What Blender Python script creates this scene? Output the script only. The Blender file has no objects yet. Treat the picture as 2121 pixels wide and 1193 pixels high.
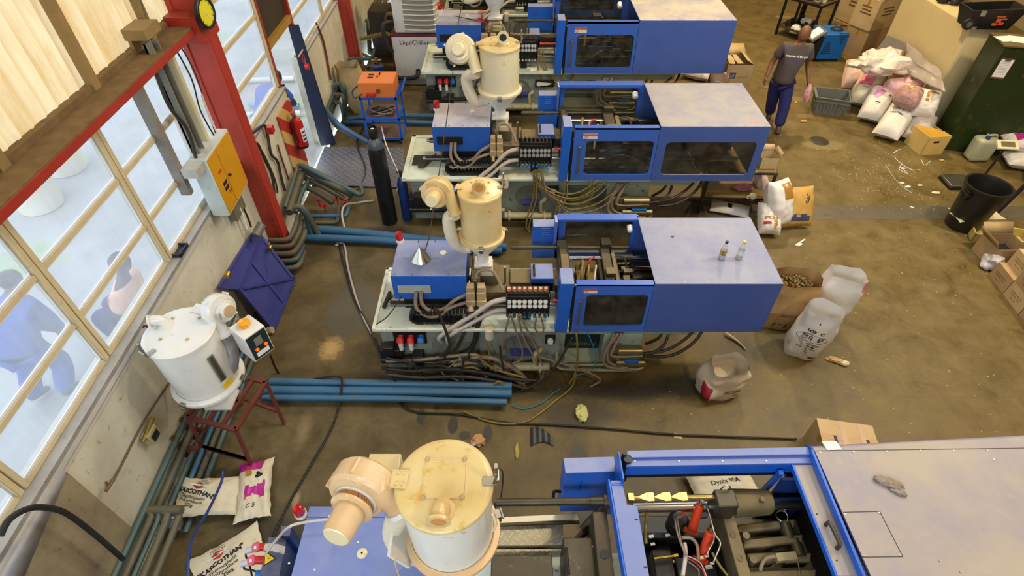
import bpy, bmesh, math, random
from mathutils import Vector, Matrix, noise
random.seed(7)
C = bpy.context.scene.collection
PI = math.pi
# ---------------------------------------------------------------- camera facts
F, PITCH, CH = 1148.5, math.radians(44.44), 5.2
SP, CP = math.sin(PITCH), math.cos(PITCH)
def ray(px, py):
    u = (px-1060.5)/F; v = -(py-596.5)/F
    return Vector((u, CP+v*SP, -SP+v*CP))
def Z(px, py, z=0.0):
    a = ray(px, py); t = (z-CH)/a.z
    return Vector((a.x*t, a.y*t, z))
def Y(px, py, y):
    a = ray(px, py); t = y/a.y
    return Vector((a.x*t, y, CH+a.z*t))
WK = math.tan(math.radians(-1.33))
def WX(y, n=0.0): return -3.5+WK*(y-8.75)+n       # plane of the window wall, n metres into the hall
def WP(n, y, z): return Vector((WX(y, n), y, z))
def WL(px, py, n=0.0):
    a = ray(px, py); t = (-3.5-WK*8.75+n)/(a.x-WK*a.y)
    return Vector((a.x*t, a.y*t, CH+a.z*t))
# ---------------------------------------------------------------- mesh builder
ORG = {}
class MB:
    def __init__(s, f=None, M=None):
        s.v=[]; s.f=[]; s.m=[]; s.fn=f; s.M=M; s.cur=0
    def mat(s, i): s.cur=i; return s
    def add(s, vs, fs):
        b=len(s.v)
        for p in vs:
            p=Vector(p)
            if s.M: p=s.M@p
            if s.fn: p=Vector(s.fn(p))
            s.v.append(p)
        for f in fs:
            s.f.append([b+i for i in f]); s.m.append(s.cur)
        return s
    def box(s, x0,x1,y0,y1,z0,z1, R=None):
        c=Vector(((x0+x1)/2,(y0+y1)/2,(z0+z1)/2)); vs=[]
        for z in (z0,z1):
            for x,y in ((x0,y0),(x1,y0),(x1,y1),(x0,y1)):
                p=Vector((x,y,z))
                if R: p=c+R@(p-c)
                vs.append(p)
        return s.add(vs,[(3,2,1,0),(4,5,6,7),(0,1,5,4),(1,2,6,5),(2,3,7,6),(3,0,4,7)])
    def cb(s, c, sx,sy,sz, R=None):
        return s.box(c[0]-sx/2,c[0]+sx/2,c[1]-sy/2,c[1]+sy/2,c[2]-sz/2,c[2]+sz/2,R)
    def hexa(s, b, t):                                  # 4 bottom + 4 top points
        return s.add(list(b)+list(t),[(3,2,1,0),(4,5,6,7),(0,1,5,4),(1,2,6,5),(2,3,7,6),(3,0,4,7)])
    def cyl(s, p0, p1, r0, r1=None, n=20, caps=True):
        p0=Vector(p0); p1=Vector(p1); r1=r0 if r1 is None else r1
        d=(p1-p0).normalized(); a=d.orthogonal().normalized(); b=d.cross(a)
        vs=[]
        for p,r in ((p0,r0),(p1,r1)):
            for i in range(n):
                t=2*PI*i/n; vs.append(p+a*math.cos(t)*r+b*math.sin(t)*r)
        fs=[(i,(i+1)%n,n+(i+1)%n,n+i) for i in range(n)]
        if caps: fs+= [tuple(range(n-1,-1,-1)), tuple(range(n,2*n))]
        return s.add(vs,fs)
    def lathe(s, prof, o=(0,0,0), ax=(0,0,1), n=28, a0=0, a1=2*PI, close=False):
        o=Vector(o); d=Vector(ax).normalized(); a=d.orthogonal().normalized(); b=d.cross(a)
        full = abs(a1-a0-2*PI)<1e-6; k=n if full else n+1; vs=[]
        for r,h in prof:
            for i in range(k):
                t=a0+(a1-a0)*i/n; vs.append(o+d*h+a*math.cos(t)*r+b*math.sin(t)*r)
        fs=[]; m=len(prof)
        for j in range(m-1 if not close else m):
            for i in range(n):
                i2=(i+1)%k; j2=(j+1)%m
                fs.append((j*k+i,j*k+i2,j2*k+i2,j2*k+i))
        return s.add(vs,fs)
    def tube(s, pts, r, n=8, sub=5, closed=False, flat=None):
        P=[Vector(p) for p in pts]
        if sub>1 and len(P)>2:
            Q=[]
            for i in range(len(P)-1):
                a=P[max(i-1,0)]; b=P[i]; c=P[i+1]; d=P[min(i+2,len(P)-1)]
                for k in range(sub):
                    t=k/sub; Q.append(0.5*((2*b)+(c-a)*t+(2*a-5*b+4*c-d)*t*t+(3*b-a-3*c+d)*t**3))
            Q.append(P[-1]); P=Q
        m=len(P); vs=[]; nrm=None
        for i,p in enumerate(P):
            t=(P[min(i+1,m-1)]-P[max(i-1,0)])
            if t.length<1e-9: t=Vector((0,0,1))
            t.normalize()
            if nrm is None: nrm=t.orthogonal().normalized()
            nrm=(nrm-t*nrm.dot(t)); nrm = nrm.normalized() if nrm.length>1e-6 else t.orthogonal().normalized()
            b=t.cross(nrm); rr=r[min(i*len(r)//m,len(r)-1)] if isinstance(r,(list,tuple)) else r
            for k in range(n):
                a=2*PI*k/n; vs.append(p+nrm*math.cos(a)*rr+b*math.sin(a)*rr)
        fs=[(i*n+k,i*n+(k+1)%n,(i+1)*n+(k+1)%n,(i+1)*n+k) for i in range(m-1) for k in range(n)]
        fs+=[tuple(range(n-1,-1,-1)),tuple((m-1)*n+k for k in range(n))]
        return s.add(vs,fs)
    def ball(s, c, rx, ry=None, rz=None, n=12, jit=0, seed=0):
        ry=rx if ry is None else ry; rz=rx if rz is None else rz; c=Vector(c)
        vs=[]; m=n//2
        for j in range(1,m):
            ph=PI*j/m
            for i in range(n):
                th=2*PI*i/n; d=Vector((math.sin(ph)*math.cos(th),math.sin(ph)*math.sin(th),math.cos(ph)))
                k=1+(jit*noise.noise(d*2.3+Vector((seed,seed*1.7,0))) if jit else 0)
                vs.append(c+Vector((d.x*rx,d.y*ry,d.z*rz))*k)
        b=len(vs); vs+= [c+Vector((0,0,rz)),c-Vector((0,0,rz))]
        fs=[(j*n+i,(j+1)*n+i,(j+1)*n+(i+1)%n,j*n+(i+1)%n) for j in range(m-2) for i in range(n)]
        fs+=[(b,i,(i+1)%n) for i in range(n)]+[(b+1,(m-2)*n+(i+1)%n,(m-2)*n+i) for i in range(n)]
        return s.add(vs,fs)
    def prism(s, poly, f0, f1):                          # poly of (a,b); f0/f1 map to 3d
        n=len(poly); vs=[f0(*p) for p in poly]+[f1(*p) for p in poly]
        return s.add(vs,[tuple(range(n-1,-1,-1)),tuple(range(n,2*n))]+[(i,(i+1)%n,n+(i+1)%n,n+i) for i in range(n)])
    def sheet(s, fn, nu, nv):                            # fn(u,v) u,v in 0..1
        vs=[fn(i/nu,j/nv) for j in range(nv+1) for i in range(nu+1)]
        return s.add(vs,[(j*(nu+1)+i,j*(nu+1)+i+1,(j+1)*(nu+1)+i+1,(j+1)*(nu+1)+i) for j in range(nv) for i in range(nu)])
    def ring_frame(s, x0,x1,z0,z1, hx0,hx1,hz0,hz1, y0, y1, rad=.03, k=5):
        """panel in XZ between y0 and y1 with a rounded rectangular hole"""
        inner=[]
        for cx,cz,a in ((hx1-rad,hz1-rad,0),(hx0+rad,hz1-rad,PI/2),(hx0+rad,hz0+rad,PI),(hx1-rad,hz0+rad,3*PI/2)):
            for i in range(k+1):
                t=a+PI/2*i/k; inner.append((cx+rad*math.cos(t),cz+rad*math.sin(t)))
        corners=[(x1,z1),(x0,z1),(x0,z0),(x1,z0)]
        for y,flip in ((y0,0),(y1,1)):
            vs=[(p[0],y,p[1]) for p in inner]+[(p[0],y,p[1]) for p in corners]
            N=len(inner); fs=[]
            for q in range(4):
                for i in range(k): fs.append((N+q,q*(k+1)+i,q*(k+1)+i+1))
                fs.append((N+q,q*(k+1)+k,(q*(k+1)+k+1)%N,N+(q+1)%4))
            s.add(vs,[f if flip else f[::-1] for f in fs])
        N=len(inner)
        s.add([(p[0],y0,p[1]) for p in inner]+[(p[0],y1,p[1]) for p in inner],[(i,(i+1)%N,N+(i+1)%N,N+i) for i in range(N)])
        s.add([(p[0],y0,p[1]) for p in corners]+[(p[0],y1,p[1]) for p in corners],[(i,N2,4+N2,4+i) for i,N2 in ((0,1),(1,2),(2,3),(3,0))])
        return s, inner
    def done(s, name, mats, parent=None, bevel=0, ang=35, seg=2, recalc=True, solid=0):
        if not isinstance(mats,(list,tuple)): mats=[mats]
        me=bpy.data.meshes.new(name)
        vs=s.v
        if parent is not None: o0=ORG[parent.name]
        else:
            o0=Vector(((min(p.x for p in vs)+max(p.x for p in vs))/2,(min(p.y for p in vs)+max(p.y for p in vs))/2,min(p.z for p in vs)))
        me.from_pydata([p-o0 for p in vs],[],s.f)
        for m in mats: me.materials.append(m)
        me.polygons.foreach_set('material_index',[min(i,len(mats)-1) for i in s.m])
        me.polygons.foreach_set('use_smooth',[True]*len(me.polygons))
        if recalc:
            bm=bmesh.new(); bm.from_mesh(me); bmesh.ops.recalc_face_normals(bm,faces=bm.faces); bm.to_mesh(me); bm.free()
        me.set_sharp_from_angle(angle=math.radians(ang))
        o=bpy.data.objects.new(name,me); C.objects.link(o)
        if parent is not None:
            o.parent=parent; ORG[o.name]=o0
        else:
            o.location=o0; ORG[o.name]=o0
        if solid:
            md=o.modifiers.new('thick','SOLIDIFY'); md.thickness=solid; md.offset=0
        if bevel:
            md=o.modifiers.new('edge','BEVEL'); md.width=bevel; md.segments=seg; md.limit_method='ANGLE'; md.angle_limit=math.radians(40)
            md.harden_normals=False
        return o
def _each(self, name, mats, parent, **k):
    par={}
    def find(a):
        while par.get(a,a)!=a: a=par[a]
        return a
    for f in self.f:
        for b in f[1:]:
            x,y=find(f[0]),find(b)
            if x!=y: par[x]=y
    grp={}
    for f,mi in zip(self.f,self.m): grp.setdefault(find(f[0]),[]).append((f,mi))
    out=[]
    for fs in grp.values():
        m=MB(); mp={}
        for f,mi in fs:
            for i in f:
                if i not in mp: mp[i]=len(m.v); m.v.append(self.v[i])
            m.f.append([mp[i] for i in f]); m.m.append(mi)
        out.append(m.done(name,mats,parent,**k))
    return out
MB.each=_each
def tag(o, label, cat, group=None, kind=None):
    if label: o['label']=label
    if cat: o['category']=cat
    if group: o['group']=group
    if kind: o['kind']=kind
    return o
def thing(name, loc, label, cat, group=None):
    o=bpy.data.objects.new(name,None); C.objects.link(o); o.location=Vector(loc); o.empty_display_size=.1
    ORG[o.name]=Vector(loc); return tag(o,label,cat,group)
def struct(o, label=None, cat=None):
    o['kind']='structure'
    tag(o,label,cat); return o
def lab(o, t): o['label']=t; return o
def copy_tree(o, d, label=None, rz=None):
    def rec(a, par):
        c=a.copy(); C.objects.link(c); c.parent=par
        for ch in list(a.children): rec(ch,c)
        return c
    c=rec(o,None); c.location=o.location+Vector(d)
    if rz is not None: c.rotation_euler=(0,0,rz)
    if label: c['label']=label
    return c
def rot(ax, deg): return Matrix.Rotation(math.radians(deg),3,ax)
def frame(o, x, y):                                      # 4x4 from origin, x dir, y dir
    x=Vector(x).normalized(); y=Vector(y); z=x.cross(y).normalized(); y=z.cross(x)
    M=Matrix.Identity(4)
    for i,a in enumerate((x,y,z)):
        for k in range(3): M[k][i]=a[k]
    for k in range(3): M[k][3]=o[k]
    return M
FONTC={}
def text(name, s, mapf, size, mat, parent, bold=0, align='CENTER', flat=True):
    """lettering tessellated and mapped by mapf(x,y,depth)->world"""
    cu=bpy.data.curves.new('t','FONT'); cu.body=s; cu.size=size; cu.align_x=align; cu.align_y='CENTER'; cu.offset=bold; cu.resolution_u=2
    ob=bpy.data.objects.new('t',cu); C.objects.link(ob)
    dg=bpy.context.evaluated_depsgraph_get(); me=bpy.data.meshes.new_from_object(ob.evaluated_get(dg))
    vs=[mapf(v.co.x,v.co.y) for v in me.vertices]; fs=[tuple(p.vertices) for p in me.polygons]
    bpy.data.objects.remove(ob); bpy.data.curves.remove(cu); bpy.data.meshes.remove(me)
    m=MB(); m.add(vs,fs)
    return m.done(name,mat,parent,recalc=False)
# ---------------------------------------------------------------- materials
def srgb(r,g,b):
    f=lambda c: (c/255/12.92) if c/255<=.04045 else ((c/255+.055)/1.055)**2.4
    return (f(r),f(g),f(b),1)
MATS={}
def mk(name):
    m=bpy.data.materials.new(name); m.use_nodes=True; nt=m.node_tree; nt.nodes.clear()
    o=nt.nodes.new('ShaderNodeOutputMaterial'); b=nt.nodes.new('ShaderNodeBsdfPrincipled')
    nt.links.new(b.outputs[0],o.inputs[0]); return m,nt,b
def N(nt,t,**k):
    n=nt.nodes.new(t)
    for a,v in k.items():
        if a=='op': n.operation=v
        else: setattr(n,a,v)
    return n
def noi(nt, scale, detail=4, rough=.55, vec=None, dist=0):
    n=N(nt,'ShaderNodeTexNoise'); n.inputs['Scale'].default_value=scale; n.inputs['Detail'].default_value=detail
    n.inputs['Roughness'].default_value=rough; n.inputs['Distortion'].default_value=dist
    if vec: nt.links.new(vec,n.inputs['Vector'])
    return n.outputs[0]
def ramp(nt, src, a, b, ca=(0,0,0,1), cb=(1,1,1,1)):
    n=N(nt,'ShaderNodeValToRGB'); n.color_ramp.elements[0].position=a; n.color_ramp.elements[1].position=b
    n.color_ramp.elements[0].color=ca; n.color_ramp.elements[1].color=cb; nt.links.new(src,n.inputs[0]); return n.outputs[0]
def mix(nt, fac, a, b, mode='MIX'):
    n=N(nt,'ShaderNodeMix',data_type='RGBA',blend_type=mode)
    for i,v in ((0,fac),(6,a),(7,b)):
        if hasattr(v,'links') or hasattr(v,'is_linked'): nt.links.new(v,n.inputs[i])
        else: n.inputs[i].default_value=v
    return n.outputs[2]
def mth(nt, op, a, b=None):
    n=N(nt,'ShaderNodeMath',op=op)
    for i,v in ((0,a),(1,b)):
        if v is None: continue
        if hasattr(v,'is_linked'): nt.links.new(v,n.inputs[i])
        else: n.inputs[i].default_value=v
    return n.outputs[0]
def pm(name, col, rough=.5, metal=0, var=.25, vs=5, col2=None, dust=0, dcol=(150,140,120), bump=0, bs=60, coat=0, wear=0, wcol=(60,50,40), spec=.5):
    if name in MATS: return MATS[name]
    m,nt,b=mk(name); L=nt.links
    tc=N(nt,'ShaderNodeTexCoord').outputs['Object']
    c=srgb(*col); c2=srgb(*col2) if col2 else tuple(x*(1-var) for x in c[:3])+(1,)
    n1=noi(nt,vs,5,.6,tc); cc=mix(nt,ramp(nt,n1,.35,.68),c,c2)
    if wear:
        n2=noi(nt,vs*4,8,.7,tc,.4); cc=mix(nt,ramp(nt,n2,.62-wear*.2,.70-wear*.15),cc,srgb(*wcol))
    rg=rough
    if dust:
        g=N(nt,'ShaderNodeNewGeometry'); sx=N(nt,'ShaderNodeSeparateXYZ'); L.new(g.outputs['Normal'],sx.inputs[0])
        up=ramp(nt,sx.outputs[2],.5,.95); n3=noi(nt,vs*.7,6,.65,tc)
        k=mth(nt,'MULTIPLY',up,mth(nt,'MULTIPLY',ramp(nt,n3,.2,.75),dust)); k=mth(nt,'ADD',k,mth(nt,'MULTIPLY',up,dust*.35))
        cc=mix(nt,k,cc,srgb(*dcol)); rg=mth(nt,'ADD',rough,mth(nt,'MULTIPLY',k,.25))
        L.new(rg,b.inputs['Roughness'])
    else: b.inputs['Roughness'].default_value=rough
    L.new(cc,b.inputs['Base Color']); b.inputs['Metallic'].default_value=metal
    b.inputs['Specular IOR Level'].default_value=spec
    if coat: b.inputs['Coat Weight'].default_value=coat; b.inputs['Coat Roughness'].default_value=.15
    if bump:
        bn=N(nt,'ShaderNodeBump'); bn.inputs['Strength'].default_value=bump; bn.inputs['Distance'].default_value=.01
        L.new(noi(nt,bs,6,.6,tc),bn.inputs['Height']); L.new(bn.outputs[0],b.inputs['Normal'])
    MATS[name]=m; return m
blue=pm('blue_paint',(50,100,190),.38,0,.12,3,dust=.0,wear=.0,col2=(66,94,176))
blued=pm('blue_paint_dusty',(34,96,196),.34,0,.1,3,dust=.75,dcol=(150,154,180))  # extra saturated: window daylight on the injection boxes put into the blue
bluec=pm('blue_paint_less_daylight',(64,88,156),.36,0,.08,3,dust=.85,dcol=(148,150,168))  # same blue paint, dulled to put in the weaker daylight on the covers
bluepale=pm('blue_paint_faded',(84,108,184),.4,0,.1,3,dust=.75,dcol=(172,172,196))
bluedk=pm('blue_paint_dark',(24,52,112),.45,0,.2,3,dust=.3)
cream=pm('cream_enamel',(216,206,176),.34,0,.1,2,col2=(222,206,160),wear=.05,wcol=(190,160,100),coat=.25)
creamy=pm('cream_enamel_yellowed',(214,192,142),.36,0,.1,2.2,col2=(204,172,108),wear=.12,wcol=(176,128,66),coat=.25)
creamo=pm('orange_tinted_enamel',(214,186,146),.4,0,.1,2.5,col2=(200,160,112),wear=.1,wcol=(226,206,170))
white=pm('white_enamel',(222,220,214),.3,0,.06,2,coat=.3,wear=.04,wcol=(170,160,140))
whitew=pm('white_wrap',(222,212,190),.75,0,.14,7,bump=.5,bs=24)
greygreen=pm('grey_green_paint',(152,164,148),.5,0,.18,3,dust=.35,dcol=(176,176,140),wear=.12,wcol=(80,76,60))
greygreend=pm('grey_green_worn',(142,150,140),.5,0,.25,3,dust=.2,wear=.2,wcol=(60,56,44))
tray=pm('pale_green_tray',(222,230,212),.42,0,.15,2.5,wear=.1,wcol=(110,110,80))
steel=pm('bright_steel',(205,205,200),.22,1,.1,8)
steelb=pm('brushed_steel',(170,166,156),.4,1,.25,6)
dsteel=pm('oily_steel',(74,68,58),.42,.6,.45,7,dust=.35,dcol=(104,94,72),wear=.1,wcol=(120,112,92))
brownst=pm('dusty_machine_iron',(108,96,70),.6,.2,.35,7,dust=.45,dcol=(142,124,86),bump=.15)
black=pm('black_plastic',(22,22,24),.45,0,.3,6,dust=.2,dcol=(70,66,56))
rubber=pm('black_rubber',(30,29,29),.6,0,.3,9)
hoseb=pm('brown_hose',(142,124,104),.5,0,.25,14,wear=.15,wcol=(70,60,50))
hoseg=pm('grey_hose',(196,186,180),.35,0,.2,8,wear=.1,wcol=(120,110,100))
hosey=pm('yellowed_hose',(136,118,60),.4,0,.25,10)
hosed=pm('dark_hose',(52,46,40),.5,0,.3,9)
hosebl=pm('blue_hose',(30,60,130),.45,0,.2,8)
cyanm=pm('cyan_line',(20,130,165),.4,0,.1,8)
brass=pm('brass',(196,164,80),.3,.9,.2,8)
beige=pm('beige_casting',(190,166,124),.5,.1,.25,8,wear=.12,wcol=(110,90,60))
redp=pm('red_paint',(168,52,36),.42,0,.2,2.5,dust=.35,dcol=(128,70,50),wear=.05,wcol=(120,60,44))
redb=pm('red_plastic',(190,30,30),.35,0,.12,6)
redcyl=pm('red_cylinder_paint',(206,62,26),.38,0,.2,8,wear=.08,wcol=(110,50,30))
orange=pm('orange_paint',(214,118,56),.42,0,.1,3,dust=.3,dcol=(226,150,100))
yellow=pm('yellow_paint',(206,146,10),.45,0,.12,2.5,wear=.06,wcol=(150,104,30))
yel=pm('bright_yellow',(236,196,20),.4,0,.05,5)
teal=pm('teal_pipe_paint',(50,92,96),.45,0,.3,2.5,dust=.45,dcol=(120,112,90),wear=.15,wcol=(90,84,64))
pipeb=pm('blue_pipe_paint',(44,104,146),.4,0,.2,2,dust=.3,dcol=(110,120,120),wear=.1,wcol=(90,90,80))
pipeg=pm('grimy_pipe',(84,84,72),.5,0,.35,3,dust=.55,dcol=(116,104,76))
purp=pm('violet_blue_paint',(62,66,140),.5,0,.15,2.5,wear=.08,wcol=(90,86,110))
rust=pm('rusty_red_oxide',(112,52,44),.6,.1,.3,6,wear=.1,wcol=(140,80,50))
wood=pm('dusty_timber',(150,122,74),.7,0,.3,4,dust=.3)
card=pm('cardboard',(190,166,124),.75,0,.1,3,col2=(176,150,106))
cardd=pm('brown_cardboard',(168,140,100),.75,0,.14,3)
tape=pm('parcel_tape',(170,122,50),.3,0,.1,6)
bagw=pm('woven_white_bag',(222,216,208),.5,0,.07,5,bump=.35,bs=26)
bagc=pm('cream_paper_bag',(218,206,178),.6,0,.1,4,bump=.3,bs=18,wear=.03,wcol=(170,150,110))
bagk=pm('kraft_bag',(176,140,88),.7,0,.2,4,bump=.4,bs=20)
pink=pm('pink_print',(232,120,160),.5,0,.15,6)
magenta=pm('magenta_print',(186,42,140),.45,0,.2,6)
crimson=pm('crimson_print',(170,30,62),.5,0,.15,8)
pinkfilm=pm('pink_plastic_film',(226,184,190),.3,0,.15,6,bump=.4,bs=20)
clearbag=pm('milky_plastic_film',(222,216,204),.28,0,.14,5,col2=(222,200,190),bump=.5,bs=14)
ink=pm('black_ink',(24,24,26),.6,0,0,3)
inkr=pm('red_ink',(186,60,20),.5,0,.05,3)
inkb=pm('blue_ink',(40,60,130),.5,0,.05,3)
paper=pm('white_paper',(226,226,222),.6,0,.04,6)
greenp=pm('dark_green_locker_paint',(38,52,20),.36,0,.3,2,wear=.06,wcol=(90,84,40))
creamcab=pm('cream_locker_paint',(214,196,148),.45,0,.06,1.5)
greyt=pm('grey_tote_plastic',(112,112,108),.5,0,.1,5)
jerry=pm('milky_jerrycan',(176,178,150),.4,0,.15,3)
seatblue=pm('bright_blue_cabinet',(14,100,182),.4,0,.1,3)
skin=pm('brown_skin',(126,82,54),.5,0,.15,9)
skin2=pm('dark_skin',(74,50,42),.5,0,.15,9)
tee=pm('charcoal_tshirt',(84,74,72),.85,0,.2,6,bump=.3,bs=14)
denim=pm('navy_denim',(32,36,104),.8,0,.35,5,bump=.3,bs=18)
shoe=pm('brown_shoe',(72,56,44),.6,0,.2,8)
blueshirt=pm('blue_work_cloth',(58,86,176),.8,0,.2,4,bump=.3,bs=10)
peach=pm('peach_cloth',(236,184,150),.8,0,.1,5)
glassdark=None
def glassy(name, col, alpha_w, rough=.05):
    m,nt,b=mk(name); L=nt.links; nt.nodes.remove(b)
    t=N(nt,'ShaderNodeBsdfTransparent'); t.inputs[0].default_value=col
    g=N(nt,'ShaderNodeBsdfGlossy'); g.inputs['Roughness'].default_value=rough
    x=N(nt,'ShaderNodeMixShader'); fr=N(nt,'ShaderNodeFresnel'); fr.inputs[0].default_value=1.45
    L.new(fr.outputs[0],x.inputs[0]); L.new(t.outputs[0],x.inputs[1]); L.new(g.outputs[0],x.inputs[2])
    y=N(nt,'ShaderNodeMixShader'); d=N(nt,'ShaderNodeBsdfDiffuse'); d.inputs[0].default_value=(.5,.48,.42,1)
    tc=N(nt,'ShaderNodeTexCoord').outputs['Object']
    L.new(mth(nt,'MULTIPLY',ramp(nt,noi(nt,7,5,.6,tc),.3,.8),alpha_w),y.inputs[0]); L.new(x.outputs[0],y.inputs[1]); L.new(d.outputs[0],y.inputs[2])
    L.new(y.outputs[0],nt.nodes['Material Output'].inputs[0]); return m
tint=glassy('smoked_polycarbonate',(.60,.58,.50,1),.10)
clearp=glassy('clear_plastic',(.86,.9,.92,1),.12)
bottlem,_nt,_b=mk('clear_bottle_plastic'); _b.inputs['Base Color'].default_value=(.95,.97,1,1); _b.inputs['Transmission Weight'].default_value=.55; _b.inputs['Roughness'].default_value=.08; _b.inputs['IOR'].default_value=1.12
redl,_nt,_b=mk('red_beacon_lens'); _b.inputs['Base Color'].default_value=srgb(210,16,24); _b.inputs['Roughness'].default_value=.15
_b.inputs['Transmission Weight'].default_value=.35; _b.inputs['Coat Weight'].default_value=.6
amber,_nt,_b=mk('amber_lens'); _b.inputs['Base Color'].default_value=srgb(226,156,20); _b.inputs['Roughness'].default_value=.15; _b.inputs['Coat Weight'].default_value=.5
screen,_nt,_b=mk('lit_screen'); _b.inputs['Base Color'].default_value=srgb(200,205,215); _b.inputs['Emission Color'].default_value=srgb(190,198,215); _b.inputs['Emission Strength'].default_value=.5
lampo,_nt,_b=mk('lit_orange_switch'); _b.inputs['Base Color'].default_value=srgb(240,90,20); _b.inputs['Emission Color'].default_value=srgb(255,90,20); _b.inputs['Emission Strength'].default_value=1.2
# perforated / printed helper: dots texture
def perf(name, base, hole, scale):
    m,nt,b=mk(name); L=nt.links
    tc=N(nt,'ShaderNodeTexCoord').outputs['Object']
    v=N(nt,'ShaderNodeTexVoronoi'); v.inputs['Scale'].default_value=scale; v.inputs['Randomness'].default_value=0
    L.new(tc,v.inputs['Vector']); L.new(ramp(nt,v.outputs['Distance'],.28,.34,srgb(*hole),srgb(*base)),b.inputs['Base Color']); b.inputs['Roughness'].default_value=.5
    return m
perfm=perf('perforated_sheet',(120,122,112),(14,14,12),60)
perfo=perf('perforated_orange_sheet',(210,150,90),(20,16,12),110)
# chequer plate
def cheq(name, c, scale, metal=.9):
    m,nt,b=mk(name); L=nt.links
    tc=N(nt,'ShaderNodeTexCoord').outputs['Object']
    def bars(ang, off):
        mp=N(nt,'ShaderNodeMapping'); mp.inputs['Rotation'].default_value=(0,0,math.radians(ang)); mp.inputs['Location'].default_value=(off,off,0)
        L.new(tc,mp.inputs['Vector']); sx=N(nt,'ShaderNodeSeparateXYZ'); L.new(mp.outputs[0],sx.inputs[0])
        x=mth(nt,'ABSOLUTE',mth(nt,'SINE',mth(nt,'MULTIPLY',sx.outputs[0],scale))); y=mth(nt,'ABSOLUTE',mth(nt,'SINE',mth(nt,'MULTIPLY',sx.outputs[1],scale*3.2)))
        return mth(nt,'MULTIPLY',ramp(nt,x,.55,.72),ramp(nt,y,.6,.85))
    ck=N(nt,'ShaderNodeTexChecker'); mp=N(nt,'ShaderNodeMapping'); mp.inputs['Rotation'].default_value=(0,0,math.radians(45)); L.new(tc,mp.inputs['Vector'])
    L.new(mp.outputs[0],ck.inputs['Vector']); ck.inputs['Scale'].default_value=scale/PI
    a=bars(45,0); c2=bars(-45,0); h=mix(nt,ck.outputs['Fac'],a,c2)
    cc=srgb(*c); L.new(mix(nt,h,tuple(x*.55 for x in cc[:3])+(1,),cc),b.inputs['Base Color'])
    bn=N(nt,'ShaderNodeBump'); bn.inputs['Strength'].default_value=.9; bn.inputs['Distance'].default_value=.006; L.new(h,bn.inputs['Height']); L.new(bn.outputs[0],b.inputs['Normal'])
    b.inputs['Metallic'].default_value=metal; b.inputs['Roughness'].default_value=.38; return m
cheqf=cheq('worn_chequer_plate',(150,150,160),34,.5)
cheqs=cheq('bright_chequer_plate',(222,214,184),62,.25)
# ---------------------------------------------------------------- camera + view
cam=bpy.data.cameras.new('cam'); co=bpy.data.objects.new('camera',cam); C.objects.link(co)
co.location=(0,0,CH); co.rotation_euler=(PI/2-PITCH,0,0); cam.sensor_width=36; cam.lens=36*F/2121; cam.clip_start=.05
bpy.context.scene.camera=co
sc=bpy.context.scene; vs_=sc.view_settings; vs_.view_transform='Standard'; vs_.look='None'; vs_.gamma=1; vs_.use_curve_mapping=False; vs_.exposure=0.0
sc.cycles.use_denoising=True; sc.cycles.max_bounces=7; sc.cycles.diffuse_bounces=3; sc.cycles.glossy_bounces=3; sc.cycles.transmission_bounces=6; sc.cycles.transparent_max_bounces=12
sc.cycles.sample_clamp_indirect=4; sc.cycles.caustics_reflective=False; sc.cycles.caustics_refractive=False
LAMP,DAY,SKY=.43,.72,2.6
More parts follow.
